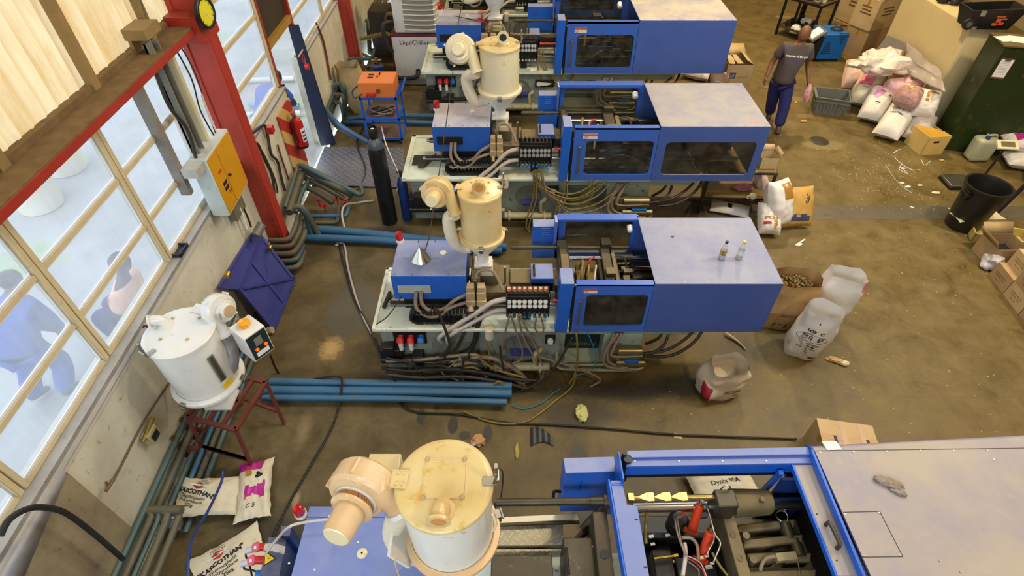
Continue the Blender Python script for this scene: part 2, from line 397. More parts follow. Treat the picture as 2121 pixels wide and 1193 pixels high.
# ================================================================ THE SETTING
def floor_mat():
    m,nt,b=mk('oily_shaded_concrete_floor'); L=nt.links
    g=N(nt,'ShaderNodeNewGeometry').outputs['Position']
    n1=noi(nt,.7,7,.66,g,.5); n2=noi(nt,2.6,9,.74,g,.4); n3=noi(nt,22,6,.7,g); n4=noi(nt,140,3,.6,g)
    c=mix(nt,ramp(nt,n1,.32,.68),srgb(82,67,27),srgb(100,82,36))
    c=mix(nt,mth(nt,'MULTIPLY',ramp(nt,n2,.42,.70),.8),c,srgb(122,106,66))
    c=mix(nt,ramp(nt,n2,.28,.42,(.75,.75,.75,1),(0,0,0,1)),c,srgb(54,44,20))
    c=mix(nt,mth(nt,'MULTIPLY',ramp(nt,n3,.55,.75),.3),c,srgb(124,108,68))
    c=mix(nt,ramp(nt,n4,.73,.78),c,srgb(196,184,150))
    sx=N(nt,'ShaderNodeSeparateXYZ'); L.new(g,sx.inputs[0]); X_,Y_=sx.outputs[0],sx.outputs[1]
    # slab greyed towards the windows to paint in daylight; cast square joints below
    k=ramp(nt,mth(nt,'ADD',mth(nt,'MULTIPLY',X_,-.5),mth(nt,'MULTIPLY',n1,.5)),.1,.9)
    c=mix(nt,mth(nt,'MULTIPLY',k,.55),c,mix(nt,ramp(nt,n2,.35,.7),srgb(74,64,42),srgb(114,102,76)))
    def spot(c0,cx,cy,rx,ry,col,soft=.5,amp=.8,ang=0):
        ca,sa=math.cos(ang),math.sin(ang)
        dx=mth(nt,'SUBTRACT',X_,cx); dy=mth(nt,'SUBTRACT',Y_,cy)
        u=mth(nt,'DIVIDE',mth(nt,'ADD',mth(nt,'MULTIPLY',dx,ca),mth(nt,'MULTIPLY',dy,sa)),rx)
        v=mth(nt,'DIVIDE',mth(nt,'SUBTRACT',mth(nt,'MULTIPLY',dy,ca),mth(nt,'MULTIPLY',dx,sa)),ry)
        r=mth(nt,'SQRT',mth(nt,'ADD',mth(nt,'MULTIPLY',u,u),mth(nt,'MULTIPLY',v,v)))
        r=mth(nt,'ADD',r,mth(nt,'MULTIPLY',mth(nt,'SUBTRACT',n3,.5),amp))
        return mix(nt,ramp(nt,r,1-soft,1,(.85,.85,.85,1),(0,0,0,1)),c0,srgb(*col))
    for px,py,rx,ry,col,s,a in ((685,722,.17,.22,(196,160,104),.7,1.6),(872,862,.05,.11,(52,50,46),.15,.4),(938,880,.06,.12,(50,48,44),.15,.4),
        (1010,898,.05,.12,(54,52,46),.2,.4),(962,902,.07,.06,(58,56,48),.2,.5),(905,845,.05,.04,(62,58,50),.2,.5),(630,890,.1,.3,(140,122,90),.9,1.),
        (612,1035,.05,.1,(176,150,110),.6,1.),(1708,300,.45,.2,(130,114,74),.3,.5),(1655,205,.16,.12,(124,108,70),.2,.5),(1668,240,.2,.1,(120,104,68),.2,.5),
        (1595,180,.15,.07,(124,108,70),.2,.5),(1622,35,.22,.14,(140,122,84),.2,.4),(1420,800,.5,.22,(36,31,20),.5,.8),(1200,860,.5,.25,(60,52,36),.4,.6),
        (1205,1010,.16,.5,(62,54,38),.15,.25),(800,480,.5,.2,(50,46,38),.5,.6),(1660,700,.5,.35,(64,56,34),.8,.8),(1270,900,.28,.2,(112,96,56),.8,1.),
        (1700,445,.9,.2,(98,82,44),.9,1.),(730,640,.35,.5,(92,86,72),.15,.25),(650,520,.3,.2,(72,62,40),.6,.8),(560,1140,.6,.5,(52,46,34),.6,.7),(960,800,1.5,.26,(34,30,22),.5,.5),(1180,480,1.3,.25,(40,36,26),.5,.5),(1000,250,1.3,.3,(44,40,30),.5,.5),(1450,430,.7,.3,(44,38,26),.5,.6),(1530,720,.6,.4,(60,50,28),.8,.8),(1300,810,.9,.22,(38,32,20),.6,.6),(1900,330,.6,.3,(118,100,56),.9,1.6)):  # widest dark spots: shadow under the machines painted in along with oil and grime
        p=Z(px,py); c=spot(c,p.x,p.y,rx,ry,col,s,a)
    # square joints cast into the slab in front of the second machine
    def joint(axis,per):
        q=mth(nt,'FRACT',mth(nt,'DIVIDE',axis,per)); return ramp(nt,mth(nt,'ABSOLUTE',mth(nt,'SUBTRACT',q,.5)),.0,.03,(1,1,1,1),(0,0,0,1))
    j=mth(nt,'MAXIMUM',joint(X_,.31),joint(Y_,.31)); near=ramp(nt,Y_,3.0,3.5,(1,1,1,1),(0,0,0,1))
    c=mix(nt,mth(nt,'MULTIPLY',mth(nt,'MULTIPLY',j,.22),near),c,srgb(70,64,52))
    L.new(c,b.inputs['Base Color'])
    L.new(ramp(nt,n2,.3,.7,(.42,.42,.42,1),(.72,.72,.72,1)),b.inputs['Roughness'])
    bn=N(nt,'ShaderNodeBump'); bn.inputs['Strength'].default_value=.25; bn.inputs['Distance'].default_value=.01; L.new(n3,bn.inputs['Height']); L.new(bn.outputs[0],b.inputs['Normal'])
    return m
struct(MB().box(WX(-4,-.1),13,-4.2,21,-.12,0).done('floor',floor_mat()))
def wall_mat():
    m,nt,b=mk('stained_plaster'); L=nt.links
    g=N(nt,'ShaderNodeNewGeometry').outputs['Position']
    n1=noi(nt,1.6,7,.65,g,.3); n2=noi(nt,9,7,.7,g,.6); n3=noi(nt,40,5,.6,g)
    c=mix(nt,ramp(nt,n1,.35,.7),srgb(212,208,190),srgb(186,180,158))
    c=mix(nt,ramp(nt,n2,.60,.70),c,srgb(150,140,118)); c=mix(nt,ramp(nt,n3,.68,.74),c,srgb(92,84,70))
    L.new(c,b.inputs['Base Color']); b.inputs['Roughness'].default_value=.75
    bn=N(nt,'ShaderNodeBump'); bn.inputs['Strength'].default_value=.4; bn.inputs['Distance'].default_value=.02; L.new(n2,bn.inputs['Height']); L.new(bn.outputs[0],b.inputs['Normal'])
    return m
plaster=wall_mat()
ledge=pm('dusty_ledge',(150,146,140),.6,0,.3,5,dust=.5,dcol=(186,182,176),wear=.2,wcol=(104,96,86))
framem=pm('painted_window_frame',(206,190,150),.5,0,.08,5,wear=.1,wcol=(150,140,120),dust=.3,dcol=(120,130,150))
def wbox(m,n0,n1,y0,y1,z0,z1):
    m.hexa([WP(n0,y0,z0),WP(n1,y0,z0),WP(n1,y1,z0),WP(n0,y1,z0)],[WP(n0,y0,z1),WP(n1,y0,z1),WP(n1,y1,z1),WP(n0,y1,z1)]); return m
# low walls under the windows
wl=MB(); wbox(wl,-.12,.1,-4.2,7.98,-.1,1.54); wbox(wl,-.12,.1,9.12,21,-.1,1.54); 
wbox(wl,-.1,.02,12.1,21,1.54,3.4); wbox(wl,-.1,.02,7.98,9.12,2.9,3.4)
struct(wl.done('wall_left',plaster))
s=MB(); wbox(s,-.06,.12,-4.2,7.98,1.54,1.575); wbox(s,-.06,.12,9.12,12,1.54,1.575); struct(s.done('trim_1',ledge))
s=MB(); wbox(s,.105,.135,-4,4.6,1.5,1.53); wbox(s,.105,.13,-4,3.2,1.46,1.475); struct(s.done('trim_2',pm('white_trunking',(196,192,186),.5,0,.15,6)))
glass,nt,b=mk('dusty_window_glass')
nt.nodes.remove(b); L=nt.links
_t=N(nt,'ShaderNodeBsdfTransparent'); _t.inputs[0].default_value=(.93,.96,1,1)
_d=N(nt,'ShaderNodeBsdfDiffuse'); _d.inputs[0].default_value=(.7,.74,.8,1); _l=N(nt,'ShaderNodeBsdfTranslucent'); _l.inputs[0].default_value=(.82,.88,.97,1)
_g=N(nt,'ShaderNodeNewGeometry').outputs['Position']; _m=N(nt,'ShaderNodeMapping'); _m.inputs['Scale'].default_value=(1,1.6,.35); L.new(_g,_m.inputs[0])
_n=noi(nt,2.6,6,.6,_m.outputs[0],.5)
_a=N(nt,'ShaderNodeMixShader'); _a.inputs[0].default_value=.7; L.new(_d.outputs[0],_a.inputs[1]); L.new(_l.outputs[0],_a.inputs[2])
_x=N(nt,'ShaderNodeMixShader'); L.new(ramp(nt,_n,.25,.8,(.30,.30,.30,1),(.42,.42,.42,1)),_x.inputs[0]); L.new(_t.outputs[0],_x.inputs[1]); L.new(_a.outputs[0],_x.inputs[2])
_gl=N(nt,'ShaderNodeBsdfGlossy'); _gl.inputs['Roughness'].default_value=.12; _fr=N(nt,'ShaderNodeFresnel'); _y=N(nt,'ShaderNodeMixShader')
L.new(_fr.outputs[0],_y.inputs[0]); L.new(_x.outputs[0],_y.inputs[1]); L.new(_gl.outputs[0],_y.inputs[2]); L.new(_y.outputs[0],nt.nodes['Material Output'].inputs[0])
def window(i, ys, zs, mull=.05, rail=.045):
    f=MB()
    for k,y in enumerate(ys):
        w=mull if 0<k<len(ys)-1 else .035
        wbox(f,-.02,.05,y-w,y-.004,zs[0],zs[-1]); wbox(f,-.02,.05,y+.004,y+w,zs[0],zs[-1])
    for z in zs:
        for a,c in zip(ys,ys[1:]): wbox(f,-.015,.035,a+.03,c-.03,z-rail*.5,z+rail*.5)
    o=struct(f.done('window_%d'%i,framem,bevel=.004,seg=1))
    for a,c in zip(ys,ys[1:]):
        for z0,z1 in zip(zs,zs[1:]):
            g=MB(); g.add([WP(.007,a+.04,z0+.015),WP(.007,c-.04,z0+.015),WP(.007,c-.04,z1-.015),WP(.007,a+.04,z1-.015)],[(0,1,2,3)]); g.done('pane',glass,o,recalc=False)
            g=MB(); n0,n1=.010,.022
            wbox(g,n0,n1,a+.04,a+.062,z0+.02,z1-.02); wbox(g,n0,n1,c-.062,c-.04,z0+.02,z1-.02); wbox(g,n0,n1,a+.04,c-.04,z0+.018,z0+.042); wbox(g,n0,n1,a+.04,c-.04,z1-.04,z1-.018)
            g.done('glazing_bead',puttym,o)
puttym=pm('white_putty',(226,228,232),.55,0,.05,6)
window(1,[-4.1,-2.92,-1.76,-.6,.56,1.72,2.87,4.07,5.24],[1.6,2.04,2.54,3.08])
window(2,[6.08,7.92],[1.6,2.09,2.59,3.1])
window(3,[9.2,10.88,11.85],[1.6,2.1,2.6,3.1])
# columns, eaves beam, upper sheeting
def column(name,y,z1):
    m=MB(); wbox(m,.0,.06,y-.02,y+.18,0,z1); wbox(m,.26,.32,y-.02,y+.18,0,z1); wbox(m,.06,.26,y+.02,y+.14,0,z1); wbox(m,-.02,.36,y-.08,y+.24,0,.03)
    wbox(m,.0,.3,y-.005,y+.01,.0,z1)
    return struct(m.done(name,redp,bevel=.006,seg=1))
column('column_near',5.9,8.3); column('column_far',11.86,8.3)
s=MB(); wbox(s,.32,.36,12.02,12.06,0,8); struct(s.done('trim_3',pm('pale_edge',(206,196,160),.5,0,.1,5)))
bm_=MB(); wbox(bm_,.05,.28,-4,5.9,3.13,3.20)
wbox(bm_,.02,.34,5.7,5.88,3.05,3.3); wbox(bm_,.12,.3,6.08,6.2,3.0,3.1); wbox(bm_,.15,.2,6.08,6.35,3.2,3.24)
wbox(bm_,-.0,.06,2.9,3.06,3.2,3.27); wbox(bm_,.0,.05,5.9,12,3.13,3.22)
struct(bm_.done('trim_4',redp,bevel=.004,seg=1))
s=MB(); wbox(s,.045,.275,-4,5.9,3.201,3.212); wbox(s,-.02,.045,-4,5.9,3.2,3.26); struct(s.done('trim_5',pm('dirt_on_beam',(122,96,58),.8,0,.35,9,bump=.3)))
sheetm,nt,b=mk('yellowed_translucent_sheet'); L=nt.links
_g=N(nt,'ShaderNodeNewGeometry').outputs['Position']; _m=N(nt,'ShaderNodeMapping'); _m.inputs['Scale'].default_value=(1,3,.5); L.new(_g,_m.inputs[0])
_c=mix(nt,ramp(nt,noi(nt,2,6,.65,_m.outputs[0],.4),.35,.75),srgb(250,232,192),srgb(214,172,104)); nt.nodes.remove(b)
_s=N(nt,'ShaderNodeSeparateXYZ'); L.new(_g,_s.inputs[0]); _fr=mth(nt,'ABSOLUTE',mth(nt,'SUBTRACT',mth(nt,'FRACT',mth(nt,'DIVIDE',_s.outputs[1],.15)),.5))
_c=mix(nt,mth(nt,'MULTIPLY',ramp(nt,_fr,.0,.22,(1,1,1,1),(0,0,0,1)),.5),_c,srgb(206,160,92))  # darker yellow stripes along the grooves paint in the ridge shading
_d=N(nt,'ShaderNodeBsdfDiffuse'); _l=N(nt,'ShaderNodeBsdfTranslucent'); L.new(_c,_d.inputs[0]); L.new(_c,_l.inputs[0])
_x=N(nt,'ShaderNodeMixShader'); _x.inputs[0].default_value=.6; L.new(_d.outputs[0],_x.inputs[1]); L.new(_l.outputs[0],_x.inputs[2]); L.new(_x.outputs[0],nt.nodes['Material Output'].inputs[0])
m=MB(); n=760; y0,y1=-4.2,12.2
def corr(u,v):
    y=y0+(y1-y0)*u; k=.5+.5*math.cos(2*PI*y/.15); return WP(-.055+.05*k**1.2,y,3.2+5.2*v)
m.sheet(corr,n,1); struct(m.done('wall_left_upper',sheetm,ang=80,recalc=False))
s=MB()
for y in (1.95,3.15,4.33,5.38,6.9,8.2,9.5): wbox(s,.0,.06,y-.045,y+.045,3.21,8.3)
struct(s.done('trim_6',wood))
# doorway (1.05 m wide) between the second and third windows
d=MB(); wbox(d,-.05,.06,8.0,9.12,2.1,2.2); struct(d.done('door_1',pm('ochre_timber_lintel',(172,132,56),.7,0,.25,5)))
d=MB(); wbox(d,-.06,.0,8.0,9.12,2.2,2.95); d.done('shutter_panel',pm('dark_shutter',(58,50,40),.6,0,.3,4),bpy.data.objects['door_1'])
d=MB(); wbox(d,.0,.06,7.93,7.985,1.55,3.2); wbox(d,.0,.06,9.12,9.18,2.0,3.2); d.done('door_frame',redp,bpy.data.objects['door_1'])
d=MB(); wbox(d,-.02,.1,7.97,8.01,.0,1.6); d.done('door_jamb',black,bpy.data.objects['door_1'])
d=MB(); d.hexa([WP(.05,8.95,.02),WP(.3,9.0,.02),WP(.3,9.06,.02),WP(.05,9.02,.02)],[WP(.0,9.06,2.06),WP(.16,9.08,2.06),WP(.16,9.12,2.06),WP(.0,9.1,2.06)]); d.done('door_leaf',pm('midnight_blue_door',(22,34,62),.4,0,.3,4,wear=.1,wcol=(70,60,50)),bpy.data.objects['door_1'],bevel=.006)
struct(bpy.data.objects['door_1'])
# the rest of the hall (out of the frame): closed so that lamps and windows light it as a room
roofm=pm('hall_roof',(150,140,118),.8,0,.2,1); farw=pm('hall_wall',(170,156,124),.8,0,.15,1)
struct(MB().box(-4.2,13.2,-4.4,21.2,8.4,8.5).done('ceiling',roofm))
struct(MB().box(-4.2,13.2,21,21.2,-.1,8.4).done('wall_back',farw)); struct(MB().box(13,13.2,-4.4,21.2,-.1,8.4).done('wall_right',farw))
struct(MB().box(-3.6,13.2,-4.4,-4.2,-.1,8.4).done('wall_front',farw))
s=MB(); wbox(s,-.3,-.1,12.2,21,3.2,8.4); struct(s.done('wall_left_far',farw))
# yard outside
gm,nt,b=mk('yard_concrete'); L=nt.links
_g=N(nt,'ShaderNodeNewGeometry').outputs['Position']
_c=mix(nt,ramp(nt,noi(nt,.9,7,.65,_g),.35,.7),srgb(176,176,176),srgb(144,144,142)); _c=mix(nt,ramp(nt,noi(nt,.6,5,.6,_g,.5),.56,.66),_c,srgb(150,172,110)); L.new(_c,b.inputs['Base Color']); b.inputs['Roughness'].default_value=.9
struct(MB().box(-60,WX(4,-.13)-.02,-30,60,-.2,-.01).done('yard_ground',gm),'pale concrete yard with grass patches seen through the windows','yard')
# steel strip over the floor channel, round drain, chequer plate at the door
a,b_=Z(1560,427),Z(2121,454); s=MB().box(3.0,9.6,Z(1676,454).y,Z(1676,427).y,0,.004)
struct(s.done('trim_7',pm('channel_cover',(104,96,82),.45,.2,.2,2,wear=.15,wcol=(84,72,50))))
p=Z(1697,292); s=MB(); s.lathe([(0,.004),(.16,.004),(.17,.0)],(p.x,p.y,0),n=28)
for k in range(7): s.box(p.x-.12,p.x+.12,p.y-.12+k*.04-.006,p.y-.12+k*.04+.006,.004,.008)
tag(s.done('floor_drain',pm('cast_drain',(74,68,58),.5,.3,.3,20)),'round slotted drain cover in the aisle floor','drain')
m=MB(); a=[Z(640,382,.03),Z(840,388,.03),Z(836,306,.03),Z(672,304,.03)]
m.hexa([Vector((p.x,p.y,.018)) for p in a],[Vector((p.x,p.y,.03)) for p in a])
tag(m.done('chequer_plate',cheqf),'worn blue-grey chequer plate ramp lying inside the doorway','floor plate')
# lights
def area(name,loc,size,power,col,target=None,shape='DISK',sy=None):
    l=bpy.data.lights.new(name,'AREA'); l.shape=shape; l.size=size; l.energy=power; l.color=col
    if sy: l.size_y=sy
    o=bpy.data.objects.new(name,l); C.objects.link(o); o.location=loc
    d=Vector(target)-Vector(loc) if target else Vector((0,0,-1)); o.rotation_euler=d.to_track_quat('-Z','Y').to_euler(); return o
WARM=(1,.76,.42)
for i,(x,y,p) in enumerate(((4.9,12.6,1500),(7.8,5.2,900),(1.2,5.0,300),(-.2,13,420),(9.5,17,600),(4.5,-1.2,500))):
    area('high_bay_lamp',(x,y,8.2),.5,p*LAMP,WARM)
area('front_daylight',(-1.2,-3.9,5.2),4.4,700*DAY,(.74,.87,1),(-1.2,5,1.0),'RECTANGLE',3.0)
area('added_roof_fill',(1.2,5,8.1),3,850*DAY,(.80,.90,1),(-2.2,4.5,0),'RECTANGLE',14)  # unseen cool lamp added under the closed roof to lighten the window side
w=bpy.data.worlds.new('sky'); sc.world=w; w.use_nodes=True; bg=w.node_tree.nodes['Background']
bg.inputs[0].default_value=(.80,.90,1.0,1); bg.inputs[1].default_value=SKY
for y0,y1,z0,z1 in ((-4.1,5.24,1.6,3.08),(6.08,7.92,1.6,3.1),(9.2,11.85,1.6,3.1),(-4,12.2,3.2,8.4)):
    o=area('sky_portal',WP(-.14,(y0+y1)/2,(z0+z1)/2),y1-y0,1,(1,1,1),WP(5,(y0+y1)/2,(z0+z1)/2),'RECTANGLE',z1-z0); o.data.cycles.is_portal=True
# ================================================================ MOULDING MACHINES
def lerp(v, ks, vs):
    if v<=ks[0]: return vs[0]+(v-ks[0])*(vs[1]-vs[0])/(ks[1]-ks[0])
    for i in range(len(ks)-1):
        if v<=ks[i+1] or i==len(ks)-2: return vs[i]+(v-ks[i])*(vs[i+1]-vs[i])/(ks[i+1]-ks[i])
KX=[-1.476,-1.22,-.465,-.30,.20,.44,.45,.60,1.379,2.612]
def mapper(xs,y0,sy,zs):
    return lambda p: (lerp(p[0],KX,xs), y0+(p[1]-3.83)*sy, lerp(p[2],[0,.8,1.4,1.5],zs))
T3=lambda p: tuple(p)
T2=mapper([-1.56,-1.09,-.295,-.162,.37,.60,.655,.79,1.943,3.375],6.62,1.25,[0,.82,1.5,1.65])
T1=mapper([-1.68,-1.37,-.56,-.31,.277,.52,.775,.93,2.21,3.89],10.06,1.40,[0,.87,1.62,1.8])
T0=mapper([-1.55,-1.25,-.45,-.2,.38,.62,.85,1.0,2.3,4.0],13.1,1.40,[0,.87,1.62,1.8])
injd=pm('injection_cover_dusty',(40,92,184),.36,0,.1,3,dust=.95,dcol=(184,182,194))
labelred=pm('warning_label',(216,212,204),.4,0,.03,6)
def hose(par, pts, r, mat, name='hose', n=8, fn=None):
    m=MB(fn); m.tube(pts,r,n=n); return m.done(name,mat,par,ang=60)
def beacon(par, p, s=1.0):
    x,y,z=p
    m=MB(); m.lathe([(.0,0),(.042*s,0),(.042*s,.03*s),(.038*s,.034*s)],(x,y,z)); a=m.done('beacon_base',cream if False else white,par)
    m=MB(); m.lathe([(.036*s,.034*s),(.038*s,.06*s),(.036*s,.1*s),(.03*s,.118*s),(.012*s,.126*s),(0,.127*s)],(x,y,z)); m.done('beacon_lens',redl,par)
def machine(T, base, label, opt):
    o=T(base); root=thing('injection_moulding_machine',o,label,'moulding machine','blue injection moulding machines in a row')
    R=lambda: MB(T)
    # bed
    m=R(); m.box(-1.42,.58,3.93,4.78,.06,.77); b=m.done('machine_bed',greygreend,root,bevel=.008)
    m=R(); m.box(.58,2.0,3.95,4.75,.62,.78); m.box(.58,1.45,3.93,4.75,.04,.16); m.box(1.0,1.42,3.93,4.75,.1,.64); m.box(.58,1.0,4.2,4.24,.16,.4)
    m.hexa([(.60,3.95,.155),(1.0,3.95,.155),(1.0,4.1,.2),(.60,4.1,.2)],[(.60,3.95,.165),(1.0,3.95,.165),(1.0,4.1,.21),(.60,4.1,.21)])
    m.done('clamp_frame',greygreen,root,bevel=.006)
    m=R(); m.box(-1.476,1.95,3.86,4.82,.765,.795); m.box(-1.476,-1.44,3.86,4.82,.795,.815); m.box(-1.476,-1.25,4.78,4.82,.795,.815); m.box(-1.476,.45,3.86,3.885,.795,.803)
    m.done('oil_tray',tray,root,bevel=.004)
    m=R(); m.lathe([(.0,.006),(.15,.006),(.16,.012),(.172,.012),(.18,.0)],(.08,3.928,.47),(0,-1,0),n=36); m.done('hatch_cover',pm('hatch_grey',(120,122,112),.4,.1,.3,5,wear=.2,wcol=(70,64,50)),root)
    m=R(); m.box(-.88,-.36,3.922,3.932,.30,.52); m.done('vent_panel',perfm,root)
    m=R(); m.box(-1.28,-.93,3.905,3.935,.52,.70); sp=m.done('socket_panel',black,root)
    for k,(mm) in enumerate((redb,redb,seatblue)):
        x=-1.2+k*.11; m=R(); m.cyl((x,3.92,.64),(x,3.86,.60),.036,n=16); m.cyl((x,3.875,.65),(x,3.83,.615),.041,n=16)
        s_=m.done('socket',mm,root)
        if k<2: m=R(); m.cyl((x,3.85,.60),(x,3.84,.50),.028,.024,n=14); m.done('plug',white,s_)
    # power pack at the end of the bed
    m=R(); m.box(-1.44,-1.2,3.82,4.0,.35,.5); m.box(-1.40,-1.28,3.80,3.9,.42,.56); m.cyl((-1.45,3.86,.3),(-1.02,3.86,.3),.045); m.box(-1.1,-.98,3.8,3.93,.24,.4); m.done('valve_block',black,root,bevel=.01)
    # injection unit
    m=R(); m.box(-1.22,-.465,4.045,4.61,1.07,1.4); ic=m.done('injection_cover',opt.get('inj',blued),root,bevel=.006)
    for hz in (.0,):
        m=R(); m.box(-1.165,-.83,4.034,4.046,1.17,1.27); s_=m.done('cover_opening',black if opt.get('open') else pm('grey_card',(170,176,170),.5,0,.1,6),ic)
    m=R()
    for x in (-1.18,-1.0,-.82,-.64,-.5):
        for y in (4.07,4.585): m.cyl((x,y,1.4),(x,y,1.406),.008,n=8)
    m.each('screw',steel,ic)
    m=R(); m.cyl((-.72,4.4,1.4),(-.72,4.4,1.407),.034,n=18); m.cyl((-.72,4.4,1.407),(-.72,4.4,1.409),.012,n=8); m.done('round_plate',white,ic)
    m=R(); m.box(-1.15,-.5,4.12,4.52,.86,1.07); m.box(-1.3,.1,4.1,4.14,.9,.95); m.box(-1.3,.1,4.5,4.54,.9,.95); m.done('injection_carriage',black,root)
    m=R(); m.cyl((-1.32,4.12,.925),(.5,4.12,.925),.022); m.cyl((-1.32,4.52,.925),(.5,4.52,.925),.022); m.each('guide_rod',steelb,root)
    m=R(); m.box(-.45,-.02,4.12,4.55,.84,1.1); m.box(-.42,-.33,4.1,4.5,1.1,1.32); m.box(-.39,-.15,4.22,4.42,1.1,1.24); m.done('feed_housing',brownst,root,bevel=.01)
    m=R(); m.box(-.40,-.20,4.22,4.42,1.24,1.30); m.box(-.38,-.22,4.24,4.40,1.30,1.33)
    for x in (-.385,-.215):
        for y in (4.235,4.405): m.cyl((x,y,1.30),(x,y,1.315),.01,n=6)
    m.done('throat_flange',cream,root,bevel=.004)
    m=R(); m.box(-.02,.62,4.23,4.45,1.0,1.13); m.done('barrel_cover',brownst,root,bevel=.006)
    m=R(); m.box(.2,.44,4.23,4.47,1.0,1.19); nc=m.done('nozzle_cover',blued,root,bevel=.005)
    m=R(); m.tube([(.235,4.27,1.19),(.235,4.27,1.215),(.235,4.42,1.215),(.235,4.42,1.19)],.012,sub=2); m.done('handle',black,nc)
    m=R(); m.cyl((.06,4.3,1.12),(.2,4.3,1.12),.01); m.cyl((.06,4.44,1.12),(.2,4.44,1.12),.01); m.cyl((-.075,4.25,1.0),(-.075,4.25,1.34),.014); m.each('bracket',steelb,root)
    # solenoid valves beside the feed throat
    for k,x in enumerate((-.425,-.315)):
        m=R(); m.box(x-.045,x+.045,3.98,4.1,1.02,1.22); m.box(x-.05,x+.05,3.96,4.02,1.05,1.12); m.cyl((x,3.99,1.05),(x,3.93,1.0),.03,n=14); m.box(x-.038,x+.038,4.0,4.08,1.22,1.28)
        m.done('solenoid_valve',beige,root,bevel=.006)
    # energy chain
    m=R(); 
    for k in range(13):
        a=k/12; x=-.98+.48*a; z=.96+.04*a; m.box(x,x+.028,3.93,4.03,z-.028,z+.03)
    for k in range(7):
        a=PI/2+PI*k/6; x=-.98+.085*math.cos(a); z=.895+.08*math.sin(a); m.cb((x,3.98,z),.05,.1,.03,rot('Y',-math.degrees(a)+90))
    for k in range(9): m.box(-.97+k*.05,-.93+k*.05,3.93,4.03,.805,.84)
    m.done('energy_chain',black,root)
    # gauge manifold
    m=R(); m.box(-.06,.38,3.93,4.04,.97,1.22); m.box(-.065,.385,3.95,4.06,1.2,1.25); m.box(-.06,-.045,3.9,4.05,.95,1.25); m.box(.37,.385,3.9,4.05,.95,1.25)
    for k in range(8):
        x=-.03+k*.053; m.cyl((x,3.94,1.0),(x,3.90,.96),.014,n=10)
    m.box(.1,.2,4.0,4.04,.8,.97); man=m.done('flow_manifold',black,root,bevel=.003,seg=1)
    for k in range(8):
        x=-.03+k*.053
        m=R(); m.cyl((x,3.935,1.155),(x,3.918,1.16),.023,n=16); m.cyl((x,3.93,1.095),(x,3.912,1.1),.023,n=16); m.done('gauge',paper if not opt.get('open') else steelb,man)
        m=R(); m.cyl((x,3.99,1.25),(x,3.985,1.275),.017,n=12); m.cyl((x,3.985,1.275),(x,3.98,1.30),.019,.017,n=12); m.done('flow_knob',opt.get('cap',black),man)
        m=R(); m.cyl((x,3.905,.97),(x,3.895,.95),.018,n=12); m.done('return_knob',opt.get('knob',seatblue),man)
    # splash box / filter
    m=R(); m.lathe([(0,0),(.047,0),(.047,.12),(.05,.122),(.05,.14),(.046,.142),(0,.142)],(-.24,3.84,.70)); m.box(-.25,-.23,3.85,3.93,.72,.76); m.done('filter_canister',pm('dusty_white_tin',(214,206,196),.4,0,.15,10,dust=.6,dcol=(190,160,110)),root)
    m=R(); m.box(.36,.47,3.905,3.935,.52,.64); q=m.done('dial_plate',black,root)
    m=R(); m.cyl((.415,3.91,.58),(.415,3.875,.58),.034,n=10); m.cyl((.415,3.875,.58),(.415,3.86,.58),.026,n=10); m.done('dial_knob',white,q)
    # front pipework
    m=R(); m.cyl((-.25,3.84,.2),(.42,3.84,.2),.05); m.cyl((.3,3.84,.2),(.33,3.84,.2),.07); m.cyl((-.2,3.84,.2),(-.17,3.84,.2),.07); m.cyl((-1.1,3.85,.29),(-.25,3.85,.29),.028); m.tube([(.27,3.85,.2),(.25,3.85,.4),(.31,3.88,.44),(.31,3.93,.42)],.03)
    m.tube([(.5,3.93,.33),(.5,3.86,.3),(.5,3.84,.24),(.6,3.84,.15),(1.1,3.84,.13),(1.42,3.85,.13),(1.5,3.87,.2)],.018); m.tube([(.62,3.88,.17),(1.0,3.88,.18),(1.3,3.9,.18)],.016)
    m.done('coolant_pipes',pm('beige_pipe',(176,168,128),.45,0,.25,4,dust=.3,wear=.15,wcol=(100,90,66)),root)
    m=R(); m.hexa([(0,3.86,.36),(.27,3.86,.36),(.27,3.93,.36),(0,3.93,.36)],[(-.02,3.83,.42),(.29,3.83,.42),(.29,3.93,.42),(-.02,3.93,.42)]); m.done('drip_trough',purp,root)
    # guard post and thin frame over the fixed platen
    m=R(); m.hexa([(.45,3.83,.79),(.575,3.83,.79),(.575,3.95,.79),(.45,3.95,.79)],[(.47,3.83,1.5),(.60,3.83,1.5),(.60,4.06,1.5),(.47,4.06,1.5)]); gp=m.done('guard_post',blued,root,bevel=.006)
    m=R(); m.cyl((.47,3.9,1.2),(.435,3.9,1.2),.014,n=12); m.cyl((.44,3.9,1.2),(.42,3.9,1.2),.02,n=14); m.done('stop_button',redb,gp)
    m=R(); m.box(.47,.495,4.06,4.95,1.12,1.5) if opt.get('tall') else m.box(.47,.50,4.82,4.95,1.1,1.48); m.done('guard_plate',bluepale,root,bevel=.004)
    # sliding door with window
    m=R(); x0,x1,z0,z1=.622,1.375,.80,1.485
    m.ring_frame(x0,x1,z0,z1,.735,1.345,.885,1.345,3.832,3.86,.045); m.box(x0,x1,3.832,3.90,1.465,1.487); dr=m.done('safety_door',blue,root,bevel=.003,seg=1)
    m=R(); m.box(.725,1.355,3.85,3.855,.875,1.355); m.done('door_window',tint,dr)
    m=R(); m.box(.665,.69,3.80,3.835,1.26,1.29); m.box(.665,.69,3.80,3.835,.93,.96); m.box(.668,.686,3.795,3.81,.93,1.29); m.done('door_handle',steelb,dr,bevel=.003)
